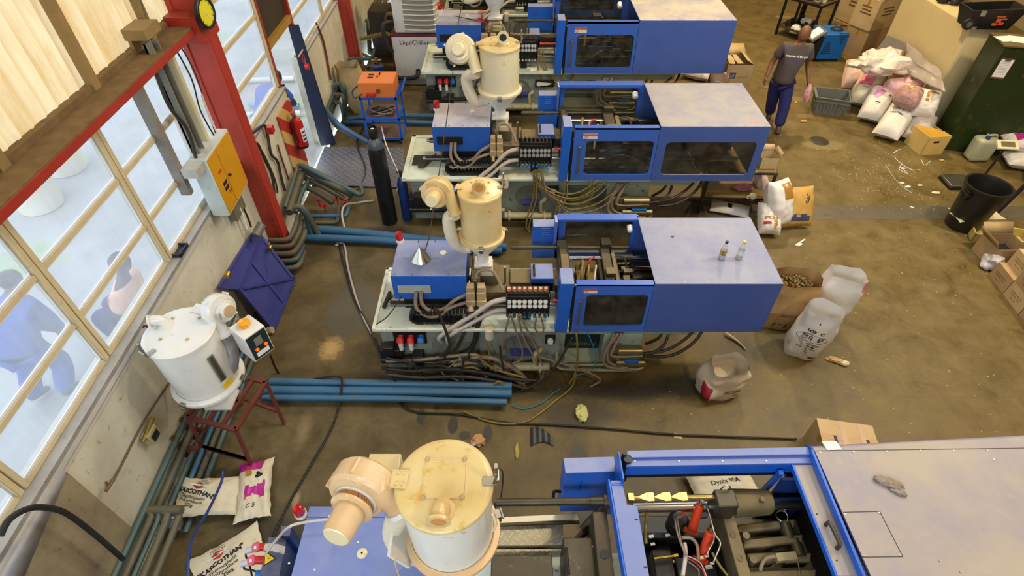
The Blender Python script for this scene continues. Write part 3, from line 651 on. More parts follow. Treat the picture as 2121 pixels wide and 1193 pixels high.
    m=R(); m.box(.70,.83,3.826,3.832,1.375,1.43); lb=m.done('warning_sticker',labelred,dr); m=R(); m.box(.70,.83,3.823,3.827,1.415,1.43); m.done('sticker_band',inkr,lb); m=R(); m.lathe([(.012,0),(.016,0)],(.725,3.825,1.395),(0,-1,0),n=16); m.add([(.713,3.824,1.386),(.716,3.824,1.384),(.737,3.824,1.404),(.734,3.824,1.406)],[(0,1,2,3)]); m.done('sticker_sign',inkr,lb)
    m=R(); m.box(.6,.62,3.85,3.9,.78,1.44); m.done('door_seal',black,root)
    # rear guard rail
    m=R(); m.ring_frame(.50,1.40,.85,1.48,.60,1.35,.95,1.42,4.93,4.95,.04); m.box(.5,1.38,4.86,4.97,1.455,1.482); m.done('rear_guard',blue,root); m=R(); m.box(.6,1.35,4.938,4.942,.98,1.42); m.done('rear_window',tint,root)
    # motor box at the back of the platen
    m=R(); m.box(.235,.53,4.93,5.07,.86,1.33); mb=m.done('motor_box',blued,root,bevel=.005)
    m=R()
    for k in range(4): m.box(.33,.43,4.922,4.934,1.21+.03*k,1.218+.03*k)
    m.each('louvre',blued,mb)
    # clamp unit
    m=R(); m.box(.50,.62,4.02,4.70,.79,1.24); m.box(.515,.60,4.02,4.68,1.24,1.27); m.box(.62,.66,4.12,4.62,.85,1.18); m.box(.46,.5,4.1,4.2,.95,1.1); m.box(.44,.52,4.12,4.22,1.1,1.2); m.done('fixed_platen',dsteel,root,bevel=.008)
    m=R(); m.box(.97,1.07,4.02,4.70,.79,1.24); m.box(1.07,1.14,4.1,4.62,.82,1.2); m.box(.93,.97,4.14,4.6,.85,1.18); m.box(.98,1.08,4.66,4.78,1.1,1.3); m.done('moving_platen',dsteel,root,bevel=.008)
    m=R()
    for y in (4.14,4.58):
        for z in (.9,1.17): m.cyl((.55,y,z),(2.5,y,z),.027)
    m.each('tie_bar',steel,root)
    m=R()
    for y in (4.14,4.58):
        for z in (.9,1.17): m.cyl((1.1,y,z),(1.32,y,z),.05,.045)
    m.each('tie_bar_bush',dsteel,root)
    m=R(); m.cyl((-.02,4.72,1.2),(1.3,4.72,1.2),.02); m.cyl((.0,4.72,1.2),(.3,4.72,1.2),.026); m.box(.5,.6,4.66,4.78,1.12,1.26); m.box(1.0,1.1,4.67,4.77,1.14,1.26); m.done('ejector_rod',dsteel,root,bevel=.004)
    m=R(); m.box(.69,.78,4.2,4.52,.86,1.12); m.box(.80,.92,4.22,4.5,.86,1.1); md=m.done('mould',pm('dull_brass_steel',(120,104,60),.35,.8,.3,6),root,bevel=.006)
    m=R()
    for k,y in enumerate((4.22,4.3,4.44,4.52)):
        m.hexa([(1.14,y,1.0),(1.14,y+.05,1.0),(1.34,y+.05,1.02),(1.34,y,1.02)],[(1.14,y,1.08),(1.14,y+.05,1.08),(1.34,y+.05,1.1),(1.34,y,1.1)])
        m.hexa([(1.3,y,.98),(1.3,y+.05,.98),(1.9,y+.03,.94),(1.9,y-.02,.94)],[(1.3,y,1.06),(1.3,y+.05,1.06),(1.9,y+.03,1.04),(1.9,y-.02,1.04)])
    m.cyl((1.33,4.18,1.05),(1.33,4.58,1.05),.03); m.box(1.15,1.32,4.02,4.1,1.18,1.24); m.box(1.1,1.36,4.0,4.06,1.1,1.2); m.cyl((1.3,4.36,1.06),(1.9,4.36,1.06),.05); m.box(2.0,2.12,4.02,4.7,.79,1.24); m.cyl((2.12,4.36,1.0),(2.45,4.36,1.0),.1)
    m.done('toggle_linkage',dsteel,root,bevel=.004)
    m=R(); m.box(1.2,1.29,4.34,4.4,1.12,1.18); m.box(1.18,1.26,4.4,4.45,1.14,1.17); m.done('limit_switch',pm('switch_grey',(150,144,120),.4,.4,.2,8),root,bevel=.004)
    m=R(); m.tube([(1.24,4.42,1.17),(1.2,4.52,1.25),(1.1,4.52,1.22),(1.07,4.4,1.16),(1.1,4.25,1.12),(1.16,4.12,1.14)],.011); m.done('switch_cable',hosed,root)
    m=R(); m.tube([(.8,4.42,1.1),(.84,4.5,1.2),(.9,4.56,1.2)],.011); m.done('red_hose',redb,root)
    m=R(); m.box(.72,1.3,3.98,4.05,.83,.87); m.box(.88,1.15,3.95,4.0,1.06,1.13); m.done('lubrication_block',seatblue,root)
    m=R(); m.cyl((1.3,4.86,1.4),(1.3,4.80,1.37),.03); m.cyl((1.3,4.80,1.37),(1.3,4.79,1.365),.02); m.done('limit_lamp',white,root)
    for pts,mt,r in (([(.70,4.1,1.2),(.72,4.2,1.34),(.74,4.35,1.34),(.74,4.45,1.16)],hosey,.012),([(.76,4.08,1.16),(.78,4.16,1.32),(.8,4.3,1.32),(.8,4.4,1.12)],hosey,.010),([(.84,4.05,1.1),(.86,4.2,1.25),(.9,4.4,1.22)],hoseg,.010),
        ([(.66,3.97,1.3),(.68,3.95,1.0),(.72,3.96,.86)],hosey,.009),([(.8,3.95,.95),(1.0,3.93,1.2),(1.2,3.95,1.15),(1.34,3.96,.95)],hosed,.014),([(.85,3.94,.92),(1.05,3.92,1.1),(1.25,3.94,1.02)],hoseg,.010),
        ([(-.46,3.93,1.0),(-.47,3.92,.9),(-.46,3.9,.81)],rubber,.015),([(-.40,3.93,1.0),(-.41,3.92,.9),(-.41,3.9,.81)],rubber,.015),([(-.34,3.93,1.0),(-.35,3.92,.9),(-.36,3.9,.81)],rubber,.015)):
        hose(root,pts,r,mt,fn=T)
    m=R(); m.cyl((1.02,3.97,.98),(1.36,3.97,.98),.022); m.cyl((.72,3.96,.93),(.9,3.96,.93),.02); m.each('chrome_rod',steel,root)
    m=R(); m.box(.98,1.08,4.2,4.3,1.24,1.29); m.box(1.15,1.22,4.12,4.2,1.2,1.27); m.box(.52,.6,4.24,4.5,1.27,1.30); m.box(1.08,1.12,4.1,4.6,1.2,1.235); m.each('clamp_block',brownst,root,bevel=.004)
    # clamp cover
    cx0,cx1,cy0,cy1,cz0,cz1=1.379,2.612,3.83,4.87,.796,1.5; t=.012
    m=R(); m.box(cx0,cx1,cy0,cy1,cz1-t,cz1); m.box(cx1-t,cx1,cy0,cy1,cz0,cz1-t); m.box(cx0,cx1-t,cy1-t,cy1,cz0,cz1-t)
    if opt.get('win'): m.ring_frame(cx0,cx1-t,cz0,cz1-t,cx0+.1,cx1-.09,cz0+.09,cz1-.17,cy0,cy0+t,.05)
    else: m.box(cx0,cx1-t,cy0,cy0+t,cz0,cz1-t)
    m.box(cx0-.004,cx0+.01,cy0-.004,cy1,cz1-.002,cz1+.004)
    cv=m.done('clamp_cover',opt.get('cover',bluec),root,bevel=.005)
    m=R()
    for k in range(6):
        x=cx0+.06+k*(cx1-cx0-.12)/5
        for y in (cy0+.025,cy1-.025): m.cyl((x,y,cz1),(x,y,cz1+.003),.006,n=8)
    m.each('screw',steelb,cv)
    if opt.get('win'):
        m=R(); m.box(cx0+.09,cx1-.08,cy0+t,cy0+t+.003,cz0+.08,cz1-.16); m.done('cover_window',tint,cv)
    # hydraulics under the cover
    m=R(); m.cyl((1.16,3.86,.45),(1.42,3.86,.45),.055); m.cyl((1.16,3.84,.27),(1.48,3.84,.27),.05); m.box(1.1,1.2,3.84,3.95,.3,.5); m.cyl((1.2,3.86,.36),(1.45,3.86,.36),.035)
    m.done('hydraulic_valve',pm('valve_metal',(150,140,104),.3,.8,.3,8),root,bevel=.003)
    m=R(); m.box(1.25,1.4,3.80,3.85,.30,.345); m.box(1.2,1.3,3.81,3.86,.42,.47); m.done('valve_coil',seatblue,root,bevel=.004)
    for k,pts in enumerate(([(1.1,3.9,.7),(1.05,3.86,.5),(1.08,3.82,.3),(1.3,3.8,.22)],[(1.14,3.9,.7),(1.02,3.84,.45),(1.06,3.8,.25),(1.4,3.8,.2)],[(1.18,3.9,.7),(1.1,3.84,.5),(1.12,3.82,.4),(1.42,3.82,.42)],
        [(1.35,3.84,.3),(1.6,3.84,.5),(1.7,3.95,.6),(1.72,4.1,.8)],[(1.4,3.84,.42),(1.7,3.84,.5),(1.95,3.95,.65),(2.05,4.1,.85)],[(1.4,3.86,.36),(1.75,3.82,.42),(2.02,3.92,.6),(2.12,4.1,.85)],[(1.5,4.0,.4),(1.62,3.95,.6),(1.65,4.1,.8)])):
        hose(root,pts,.017,hosed if k>2 else hoseb,fn=T)
    # hoses from the cover to the solenoids and the manifold
    for pts,r,mt in (([(-.93,4.03,1.2),(-.93,3.98,1.07),(-.84,3.96,.98),(-.7,3.96,1.02),(-.6,3.97,1.12),(-.47,4.02,1.17)],.02,hoseb),
        ([(-.98,4.03,1.2),(-.99,3.96,1.03),(-.88,3.94,.92),(-.75,3.94,.94),(-.64,3.95,1.04),(-.47,4.0,1.07)],.02,hoseb),
        ([(-.42,3.95,1.0),(-.43,3.93,.92),(-.46,3.9,.82),(-.52,3.86,.72),(-.62,3.83,.5),(-.8,3.82,.34)],.018,hosed),
        ([(-.32,3.95,1.0),(-.34,3.93,.88),(-.37,3.9,.78),(-.4,3.86,.62),(-.5,3.83,.45),(-.8,3.81,.36),(-1.2,3.82,.36)],.028,rubber),
        ([(-.05,3.96,1.16),(-.2,3.95,1.12),(-.35,3.93,1.0),(-.55,3.9,.86),(-.72,3.86,.74),(-.78,3.86,.66),(-.76,3.9,.56)],.027,hoseg),
        ([(-.05,3.94,1.02),(-.2,3.93,1.0),(-.4,3.9,.88),(-.6,3.86,.76),(-.69,3.85,.68),(-.69,3.88,.56)],.024,hoseg),
        ([(-.38,4.1,1.28),(-.34,4.16,1.36),(-.2,4.16,1.36),(-.12,4.1,1.24),(-.09,4.05,1.18)],.017,hoseb)):
        hose(root,pts,r,mt,fn=T)
    return root
M3=machine(T3,(.5,4.35,0),'blue moulding machine with two drink bottles standing on its solid flat-topped cover',dict(cap=pm('salmon_cap',(226,150,120),.5,0,.1,9),knob=pm('teal_knob',(20,110,140),.4,0,.1,9)))
M2=machine(T2,(.5,4.35,0),'blue moulding machine whose end cover has a long smoked window, behind the bottle one',dict(inj=injd,win=1,open=1,tall=0,cover=pm('second_cover_blue',(66,92,160),.38,0,.08,3,dust=.9,dcol=(156,152,154))))
M1=machine(T1,(.5,4.35,0),'blue moulding machine with white streaked dust on its cover, third from the camera',dict(inj=injd,open=1,cap=steelb,knob=steelb,cover=pm('blue_cover_white_dust',(70,96,170),.4,0,.1,3,dust=.9,dcol=(186,180,176))))
M0=machine(T0,(.5,4.35,0),'farthest moulding machine, cut by the top edge, with cyan boxes on it',dict(inj=injd,open=1,cap=steelb,knob=steelb))
for k in range(2):
    m=MB(); m.box(.36+k*.17,.47+k*.17,12.9,13.1,1.25,1.55); m.done('cyan_box',pm('cyan_plastic',(20,150,200),.4,0,.1,5),M0,bevel=.01)
# M3 only: dark recessed panel with raised lettering
m=MB(); m.box(.60,1.0,4.10,4.16,.22,.46); pn=m.done('name_panel',pm('dark_teal_panel',(20,44,52),.4,0,.2,4),M3)
text('panel_lettering','HAIXING',lambda x,y: Vector((.80+x*1.1,4.094,.285+y)),.072,steelb,pn,bold=.0035)
beacon(M3,Z(829,500,1.4)); beacon(M2,Z(905,228,1.5),1.15); beacon(M1,Z(912,24,1.62),1.3)
# manifold drop hoses of M3, loops of M2
for px,mt,r in (([(1056,652),(1046,690),(1040,730)],hoseb,.011),([(1058,652),(1070,690),(1082,725),(1078,745),(1062,752)],hoseb,.011),([(1072,652),(1085,700),(1108,745),(1120,790),(1090,810),(1060,800)],hoseb,.012),
    ([(1076,652),(1100,700),(1118,740),(1125,775),(1112,800),(1070,812)],hoseb,.012),([(1112,658),(1108,680),(1120,690),(1126,680),(1120,655)],hosey,.009)):
    hose(M3,[Y(x,y,3.86-.0006*max(0,y-690)) for x,y in px],r,mt)
for px in ([(1108,352),(1112,375),(1160,400),(1200,398),(1240,372)],[(1112,352),(1118,380),(1160,412),(1215,405),(1225,372)],[(1120,352),(1126,385),(1150,405),(1190,415),(1235,395),(1256,372)],[(1104,355),(1106,400),(1095,440),(1090,470),(1100,482)],[(1170,372),(1168,400),(1150,440),(1148,462)],
    [(1140,395),(1175,432),(1230,425),(1270,400)]):
    hose(M2,[Y(x,y,6.62-.001*max(0,y-380)) for x,y in px],.012,hosey)
    hose(M2,[Y(x+5,y+9,6.60-.001*max(0,y-380)) for x,y in px],.010,[hoseb,hosey][len(px)%2])
for px in ([(1118,105),(1120,130),(1140,165),(1160,180),(1180,170),(1190,148)],[(1114,105),(1114,140),(1130,185),(1138,195)],[(1124,105),(1130,140),(1150,170),(1172,176),(1186,150)]):
    hose(M1,[Y(x,y,10.2) for x,y in px],.014,hosey)
# tangle of hoses at the foot of M3
tang=[([(868,770),(900,768),(960,760),(1000,748),(985,735),(930,738),(870,745),(800,748)],hoseb,.02,3.8),([(950,745),(1010,740),(1060,760),(1095,790)],hoseb,.026,3.79),([(940,757),(985,750),(1040,765),(1085,800)],hoseb,.026,3.77),
 ([(960,790),(958,765),(985,762),(1010,785),(1003,812)],hosey,.014,3.74),([(935,830),(940,812),(975,805),(1020,822),(1045,808),(1035,790),(1022,800),(1025,815)],hosey,.014,3.66),([(795,758),(810,780),(835,805),(850,825)],hosed,.014,3.7),
 ([(840,750),(860,780),(885,800),(900,815),(880,828)],hosed,.009,3.72),([(853,745),(870,775),(900,800),(920,820)],hosed,.009,3.72),([(960,740),(955,780),(935,812),(905,830)],hosed,.012,3.72),([(1185,700),(1150,760),(1110,795),(1060,815),(980,835)],hosed,.012,3.7),
 ([(1194,690),(1196,730),(1192,770),(1180,795)],hosey,.011,3.74),([(1035,715),(1040,750),(1050,790),(1080,820)],hosed,.011,3.76),([(1008,712),(1015,745),(1005,762)],hosey,.011,3.8),([(920,735),(925,760),(900,790)],hosed,.009,3.78),
 ([(1216,688),(1228,715),(1234,740),(1225,768),(1190,778)],cyanm,.006,3.76)]
rgt=random.Random(12)
for k in range(9):
    x0=rgt.uniform(800,1130); pts=[(x0,rgt.uniform(728,750))]
    for j in range(4): pts.append((pts[-1][0]+rgt.uniform(-38,60),pts[-1][1]+rgt.uniform(6,22)))
    tang.append((pts,[hosed,rubber,hosed,hoseb,hosey][k%5],rgt.choice((.008,.010,.013)),3.76-.02*(k%3)))
tang+= [([(790,762),(850,768),(930,765),(1000,772),(1060,785),(1110,788)],rubber,.022,3.72),([(800,775),(870,782),(960,780),(1040,792),(1090,805)],hosed,.02,3.70),([(905,640),(925,690),(930,720),(900,745),(850,748),(800,742)],hosed,.016,3.80)]
for px,mt,r,y in tang: hose(M3,[Y(a,b_,y-.0012*max(0,b_-760)) for a,b_ in px],r,mt)
# ================================================================ HOPPER DRYERS
def dryer(label, cx, cy, zl, Rr, zr, zc, zb, mt, blow, duct, opts):
    """zl lid height, zr flange ring, zc cone end, zb bottom plate"""
    t=thing('hopper_dryer',(cx,cy,zb),label,'hopper dryer','round hopper dryers')
    lidm=opts.get('lid',mt); o=(cx,cy,0)
    m=MB(); m.lathe([(Rr*.97,zr),(Rr*.97,zl-.03),(Rr*.96,zl-.01)],o,n=56); m.done('drum',mt,t,ang=50)
    m=MB(); m.lathe([(0,zl),(Rr*.9,zl),(Rr*1.0,zl-.001),(Rr*1.03,zl-.008),(Rr*1.03,zl-.03),(Rr*.98,zl-.034)],o,n=56); lid=m.done('lid',lidm,t,ang=50)
    m=MB(); m.lathe([(Rr*.98,zr+.03),(Rr*1.0,zr+.012),(Rr*1.12,zr+.008),(Rr*1.13,zr-.006),(Rr*1.12,zr-.024),(Rr*.98,zr-.03)],o,n=56); m.done('ring_flange',opts.get('ring',mt),t,ang=50)
    m=MB(); m.lathe([(Rr*.98,zr-.03),(Rr*.9,zr-.03-(zr-zc)*.2),(Rr*.32,zc+.02),(Rr*.3,zc),(Rr*.3,zb+.02)],o,n=40); m.done('cone',opts.get('cone',white),t,ang=50)
    m=MB(); m.cb((cx,cy,zb+.012),Rr*.9,Rr*.8,.024); m.cyl((cx,cy,zb+.02),(cx,cy,zb+.035),Rr*.42); m.done('base_plate',opts.get('cone',white),t,bevel=.003)
    # lid bolts, hinge, latch
    m=MB(); q=opts.get('bolt',Rr*.42)
    for ax,ay in ((1,1),(-1,1),(1,-1),(-1,-1)): m.lathe([(Rr*.055,0),(Rr*.05,.006),(Rr*.03,.012),(0,.013)],(cx+ax*q*.95,cy+ay*q+Rr*.1,zl),n=10)
    m.each('lid_bolt',beige,lid)
    ha=math.radians(opts.get('hinge',180)); hd=Vector((math.cos(ha),math.sin(ha),0)); hp=Vector((cx,cy,zl))+hd*Rr*.98; hs=hd.cross(Vector((0,0,1)))
    m=MB(); w=Rr*.2
    m.add([hp-hd*Rr*.22+hs*w+Vector((0,0,.004)),hp-hd*Rr*.22-hs*w+Vector((0,0,.004)),hp+hd*Rr*.12-hs*w+Vector((0,0,.004)),hp+hd*Rr*.12+hs*w+Vector((0,0,.004))]+[hp-hd*Rr*.22+hs*w+Vector((0,0,.012)),hp-hd*Rr*.22-hs*w+Vector((0,0,.012)),hp+hd*Rr*.12-hs*w+Vector((0,0,.012)),hp+hd*Rr*.12+hs*w+Vector((0,0,.012))],
          [(3,2,1,0),(4,5,6,7),(0,1,5,4),(1,2,6,5),(2,3,7,6),(3,0,4,7)])
    for a,b in ((-.14,.6),(-.14,-.6),(-.02,.6),(-.02,-.6)): m.cyl(hp+hd*Rr*a+hs*w*b+Vector((0,0,.012)),hp+hd*Rr*a+hs*w*b+Vector((0,0,.018)),Rr*.035,n=8)
    m.cyl(hp+hd*Rr*.12+hs*w,hp+hd*Rr*.12-hs*w,.009,n=10); m.done('hinge',lidm,t)
    la=math.radians(opts.get('latch',0)); ld=Vector((math.cos(la),math.sin(la),0)); lp=Vector((cx,cy,zl))+ld*Rr; ls=ld.cross(Vector((0,0,1)))
    m=MB(); M=frame(lp+Vector((0,0,.006)),ld,ls)
    m.M=M; m.box(-Rr*.2,Rr*.1,-.022,.022,-.002,.006); m.box(Rr*.06,Rr*.1,-.02,.02,-.1,.006); m.cyl((Rr*.12,-.03,-.05),(Rr*.12,.03,-.05),.01,n=10); m.box(Rr*.05,Rr*.12,-.014,.014,-.15,-.06); m.done('latch',steelb,t,bevel=.002)
    # lid elbow
    if 'elbow' in opts:
        ex,ey,dx,dy,er,up=opts['elbow']; e=Vector((cx+ex,cy+ey,zl)); d=Vector((dx,dy,0)).normalized()
        m=MB(); m.lathe([(er*1.45,0),(er*1.45,.012),(er*1.0,.014)],e,n=24)
        pts=[e+Vector((0,0,.01)),e+Vector((0,0,up*.45)),e+d*er*.45+Vector((0,0,up*.85)),e+d*er*1.3+Vector((0,0,up*1.0)),e+d*er*1.9+Vector((0,0,up*1.0))]
        if up<.02: pts=[e,e+Vector((0,0,.05))]
        m.tube(pts,er,n=24,sub=4)
        a=pts[-1]; dd=(pts[-1]-pts[-2]).normalized(); m.lathe([(er*.84,.001),(er*1.35,0),(er*1.35,.014),(er*.84,.014)],a,dd,n=28,close=True); m.done('inlet_elbow',opts.get('elbowm',mt),lid,ang=50)
        m=MB(); m.lathe([(0,.0145),(er*.83,.0145)],a,dd,n=24); m.done('elbow_bore',opts.get('bore',pm('dark_bore',(40,30,24),.6,0,.2,9)),lid)
    # latches on the ring
    for k,an in enumerate(opts.get('clasps',(-90,0,180))):
        a=math.radians(an); d=Vector((math.cos(a),math.sin(a),0)); m=MB(); m.M=frame(Vector((cx,cy,zr))+d*Rr*1.1,d,Vector((-d.y,d.x,0)))
        m.box(-.01,.022,-Rr*.11,Rr*.11,-.05,.015); m.cyl((.03,-Rr*.13,-.0),(.03,Rr*.13,-.0),.008,n=10); m.box(.015,.035,-.008,.008,-.045,.0); m.done('ring_clasp',steelb,t,bevel=.002)
    # blower: scroll, motor, vents
    bp,br,bw,ax,md=blow['c'],blow['r'],blow['w'],Vector(blow['ax']).normalized(),blow['motor']
    bp=Vector(bp); out=Vector(blow['out']).normalized(); s1=out-ax*out.dot(ax); s1.normalize(); s2=ax.cross(s1)
    if blow.get('flip'): s2=-s2
    prof=[]
    for k in range(33):
        a=2*PI*k/32; r=br*(.80+.22*k/32); prof.append((r*math.cos(a),r*math.sin(a)))
    prof=prof[:]+[(br*1.02,-br*.0)]
    # outlet is tangential at angle 0 along -s2*? build neck box
    P=lambda u,v,w: bp+s1*v+s2*u+ax*w
    m=MB(); n=len(prof); rings=[(1,-bw/2+.012),(1.0,-bw/2+.0),(1,bw/2-.0),(1,bw/2-.012)]
    for sgn in (1,):
        vs=[]
        for sc_,w in ((.9,-bw/2),(1,-bw*.36),(1.0,bw*.36),(.9,bw/2)):
            vs+=[P(u*sc_,v*sc_,w) for u,v in prof[:-1]]
        k=n-1; fs=[(j*k+i,j*k+(i+1)%k,(j+1)*k+(i+1)%k,(j+1)*k+i) for j in range(3) for i in range(k)]+[tuple(range(k)),tuple(3*k+i for i in range(k))[::-1]]
        m.add(vs,fs)
    nr=br*.36; q0=P(br*.62,0,0); L_=blow.get('neck',br*1.25)
    m.cyl(q0-s1*br*.0,q0+s1*L_,nr*1.15,nr,n=24); bl=m.done('blower_housing',blow.get('m',mt),t,ang=40)
    m=MB(); q1=q0+s1*L_; m.cyl(q1-s1*.008,q1+s1*.022,nr*1.3,n=24); m.done('outlet_flange',blow.get('m2',mt),bl,bevel=.002); m=MB()
    m.cyl(bp+ax*bw*.5,bp+ax*(bw*.5+.012),br*.62,n=28); m.done('blower_flange',blow.get('m2',mt),bl,bevel=.002)
    m=MB(); m.cyl(bp+ax*(bw*.5+.012),bp+ax*(bw*.5+.012+md*.22),br*.52,n=28); m.done('blower_grille',blow.get('grille',perfo),bl)
    m=MB(); e0=bw*.5+.012+md*.2; m.lathe([(br*.62,e0),(br*.62,e0+.012),(br*.44,e0+.014),(br*.42,e0+md*.9),(br*.38,e0+md),(0,e0+md+.003)],bp,ax,n=32); m.done('blower_motor',blow.get('mm',mt),bl,ang=40)
    m=MB(); m.lathe([(br*.378,e0+md+.001),(br*.34,e0+md+.007),(0,e0+md+.008)],bp,ax,n=28); m.done('motor_end_cap',blow.get('cap',cream),bl,ang=30)
    m=MB()
    for an in (50,130,215,300): a=math.radians(an); p=P(math.cos(a)*br*1.0,math.sin(a)*br*1.0,0); m.cyl(p-ax*bw*.3,p+ax*bw*.3,br*.07,n=10)
    m.each('housing_bolt',blow.get('m',mt),bl)
    # lagged duct
    m=MB(); pts=[q1+s1*.02]+[Vector(p) for p in duct['p']]; m.tube(pts,duct['r'],n=22,sub=6)
    m.done('lagged_duct',duct.get('m',whitew),t,ang=60)
    return t
redbore=pm('orange_bore',(206,140,70),.4,0,.1,6)
# dryer over the near machine
lidyel=pm('lamplit_yellow_lid',(214,196,146),.36,0,.1,3,col2=(200,172,106),wear=.16,wcol=(196,160,84),coat=.2)  # yellow of the warm lamps above is put into the lid colour
D3=dryer('cream hopper dryer with white lagged duct, above the machine that carries two bottles',-.30,4.32,2.25,.205,1.72,1.45,1.33,creamy,
  dict(c=Y(905,400,4.30),r=.155,w=.12,ax=(-.1,-.95,.28),out=(.35,0,-1),motor=.13,neck=.22,m=creamy,mm=creamy,cap=cream),
  dict(p=[Y(930,452,4.26),Y(934,485,4.26),Y(945,505,4.27),Y(962,512,4.3),Y(975,512,4.3)],r=.062),dict(hinge=172,latch=8,elbow=(.0,-.03,.0,-1,.048,.10),elbowm=creamy,bore=redbore,clasps=(-90,15,165)))
D2=dryer('cream hopper dryer with dark lid opening, standing on the second row machine',-.162,7.2,2.49,.262,1.90,1.60,1.49,cream,
  dict(c=Y(953,104,7.2),r=.20,w=.15,ax=(-.05,-.9,.4),out=(.3,0,-1),motor=.13,neck=.3,m=cream,mm=cream,cap=cream),
  dict(p=[Y(967,160,7.15),Y(972,190,7.15),Y(985,210,7.17),Y(1000,207,7.2),Y(1012,207,7.2)],r=.075),dict(hinge=185,latch=5,elbow=(.05,-.02,.0,-1,.055,.12),clasps=(-90,20,160),lid=lidyel))
D1=dryer('hopper dryer cut by the top edge with only its grey cone showing',-.31,10.8,2.95,.3,2.2,1.72,1.6,cream,
  dict(c=(-1.0,10.75,2.5),r=.22,w=.16,ax=(0,-.95,.3),out=(.3,0,-1),motor=.15,neck=.25),
  dict(p=[(-.85,10.7,2.0),(-.75,10.7,1.95),(-.55,10.75,2.0)],r=.085),dict(elbow=(0,0,0,-1,.06,.12)))
# dryer over the big machine in front
D4=dryer('big cream hopper dryer in front with a lid tinted lamplight yellow and square of bolts',-.335,1.28,2.6,.238,2.02,1.78,1.64,white,
  dict(c=Y(752,1010,1.30),r=.175,w=.14,ax=(-.25,-.95,.16),out=(.62,-.1,-.9),motor=.16,neck=.17,m=creamo,mm=creamo,cap=cream),
  dict(p=[Y(815,1098,1.28),Y(822,1122,1.26),Y(838,1140,1.24),Y(862,1150,1.26)],r=.062),dict(lid=lidyel,ring=creamo,hinge=176,latch=2,bolt=.1,elbow=(.005,-.14,-.02,-1,.042,.09),elbowm=creamy,bore=redbore,clasps=(-90,20,160)))
m=MB(); a=Vector((-.335,1.28,2.601)); 
for k in range(4):
    d=[(-1,-1),(1,-1),(1,1),(-1,1)]; p=d[k]; q=d[(k+1)%4]; m.cyl(a+Vector((p[0]*.105,p[1]*.105+.024,0)),a+Vector((q[0]*.105,q[1]*.105+.024,0)),.0022,n=6)
m.done('panel_seam',creamo,D4)
p=Y(795,968,1.42); m=MB(); m.box(p.x-.09,p.x+.08,1.34,1.5,p.z-.2,p.z); m.done('control_box',pm('cream_box',(226,214,170),.4,0,.1,3),D4,bevel=.006)
m=MB(); c0=Y(800,1130,1.2); m.box(-.62,-.6,1.1,1.3,1.95,2.15,rot('Y',-25)); m.done('bracket',white,D4)
for k,(x0,x1) in enumerate(((0,1),)):
    m=MB(); m.tube([Y(1020,1100,1.16),Y(1028,1085,1.15),Y(1020,1065,1.16)],.006) ; m.done('drum_handle',cream,D4)
# white dryer parked on the red stand by the windows
D5=dryer('white hopper dryer with control box, parked on the red steel stand',-2.8,3.07,1.68,.282,1.03,.78,.665,white,
  dict(c=Y(455,640,3.30),r=.145,w=.12,ax=(.88,-.42,.25),out=(.15,-.1,-1),motor=.05,neck=.2,m=white,mm=white,cap=beige,flip=1),
  dict(p=[Y(472,705,3.2),Y(480,735,3.15),Y(478,760,3.1),Y(470,775,3.08)],r=.062,m=pm('foil_duct',(180,180,184),.35,.6,.2,8,bump=.6,bs=20)),dict(cone=pm('pale_cone',(206,204,200),.35,0,.1,5),hinge=75,latch=-118,elbow=(-.15,.08,-1,-.35,.042,.07),clasps=(-110,0,150)))
m=MB(); m.box(-2.62,-2.58,2.76,2.86,1.13,1.43); 
m=MB(); m.M=frame(Vector((-2.8,3.07,1.0)),(math.cos(math.radians(-28)),math.sin(math.radians(-28)),0),(math.sin(math.radians(28)),math.cos(math.radians(28)),0))
m.box(.27,.283,-.02,.02,.18,.5); sg=m.done('sight_glass',clearp,D5,bevel=.003); m.s=0
m=MB(); m.M=frame(Vector((-2.8,3.07,1.0)),(math.cos(math.radians(-28)),math.sin(math.radians(-28)),0),(math.sin(math.radians(28)),math.cos(math.radians(28)),0))
m.box(.268,.279,-.03,.03,.17,.51); m.done('sight_frame',pm('sight_frame',(150,150,130),.4,.3,.2,5),D5)
m=MB(); m.M=frame(Vector((-2.8,3.07,1.0)),(math.cos(math.radians(-24)),math.sin(math.radians(-24)),0),(math.sin(math.radians(24)),math.cos(math.radians(24)),0)); m.box(.276,.284,-.05,.05,.08,.14); m.done('yellow_sticker',yel,D5)
# its control box
bc=Y(522,700,3.15); M=frame(bc,(.80,-.60,0),(.60,.80,0))
m=MB(M=M); m.box(-.11,.11,-.10,.10,-.16,.15); cbx=m.done('control_box',white,D5,bevel=.006)
m=MB(M=M); m.lathe([(.045,0),(.055,.02),(.05,.045),(0,.05)],(-.02,0,.15),n=9); m.done('amber_lamp',amber,cbx)
m=MB(M=M); m.box(.111,.114,-.09,.09,-.145,.135); fp=m.done('front_plate',pm('dark_green_panel',(30,44,44),.3,0,.1,5),cbx)
m=MB(M=M); m.box(.115,.118,-.035,.035,.0,.09); m.done('controller',pm('controller_grey',(120,122,112),.4,0,.1,5),fp)
for yy in (-.04,.045): m=MB(M=M); m.cyl((.115,yy,-.035),(.124,yy,-.035),.016,n=12); m.done('lit_switch',lampo,fp)
m=MB(M=M); m.box(.115,.117,-.06,.06,-.12,-.07); m.done('sticker',paper,fp)

# dark green toolbox and pale panel under the second machine
m=MB(); a=Z(1272,455,.0); m.box(a.x,a.x+.32,a.y+.05,a.y+.28,.0,.36); tb_=thing('toolbox',(a.x+.16,a.y+.16,0),'dark green metal toolbox standing under the second machine','toolbox'); m.done('toolbox_body',pm('bottle_green_box',(20,50,40),.4,0,.2,5),tb_,bevel=.02)
m=MB(); m.box(a.x+.08,a.x+.24,a.y+.15,a.y+.18,.36,.39); m.done('handle',black,tb_)
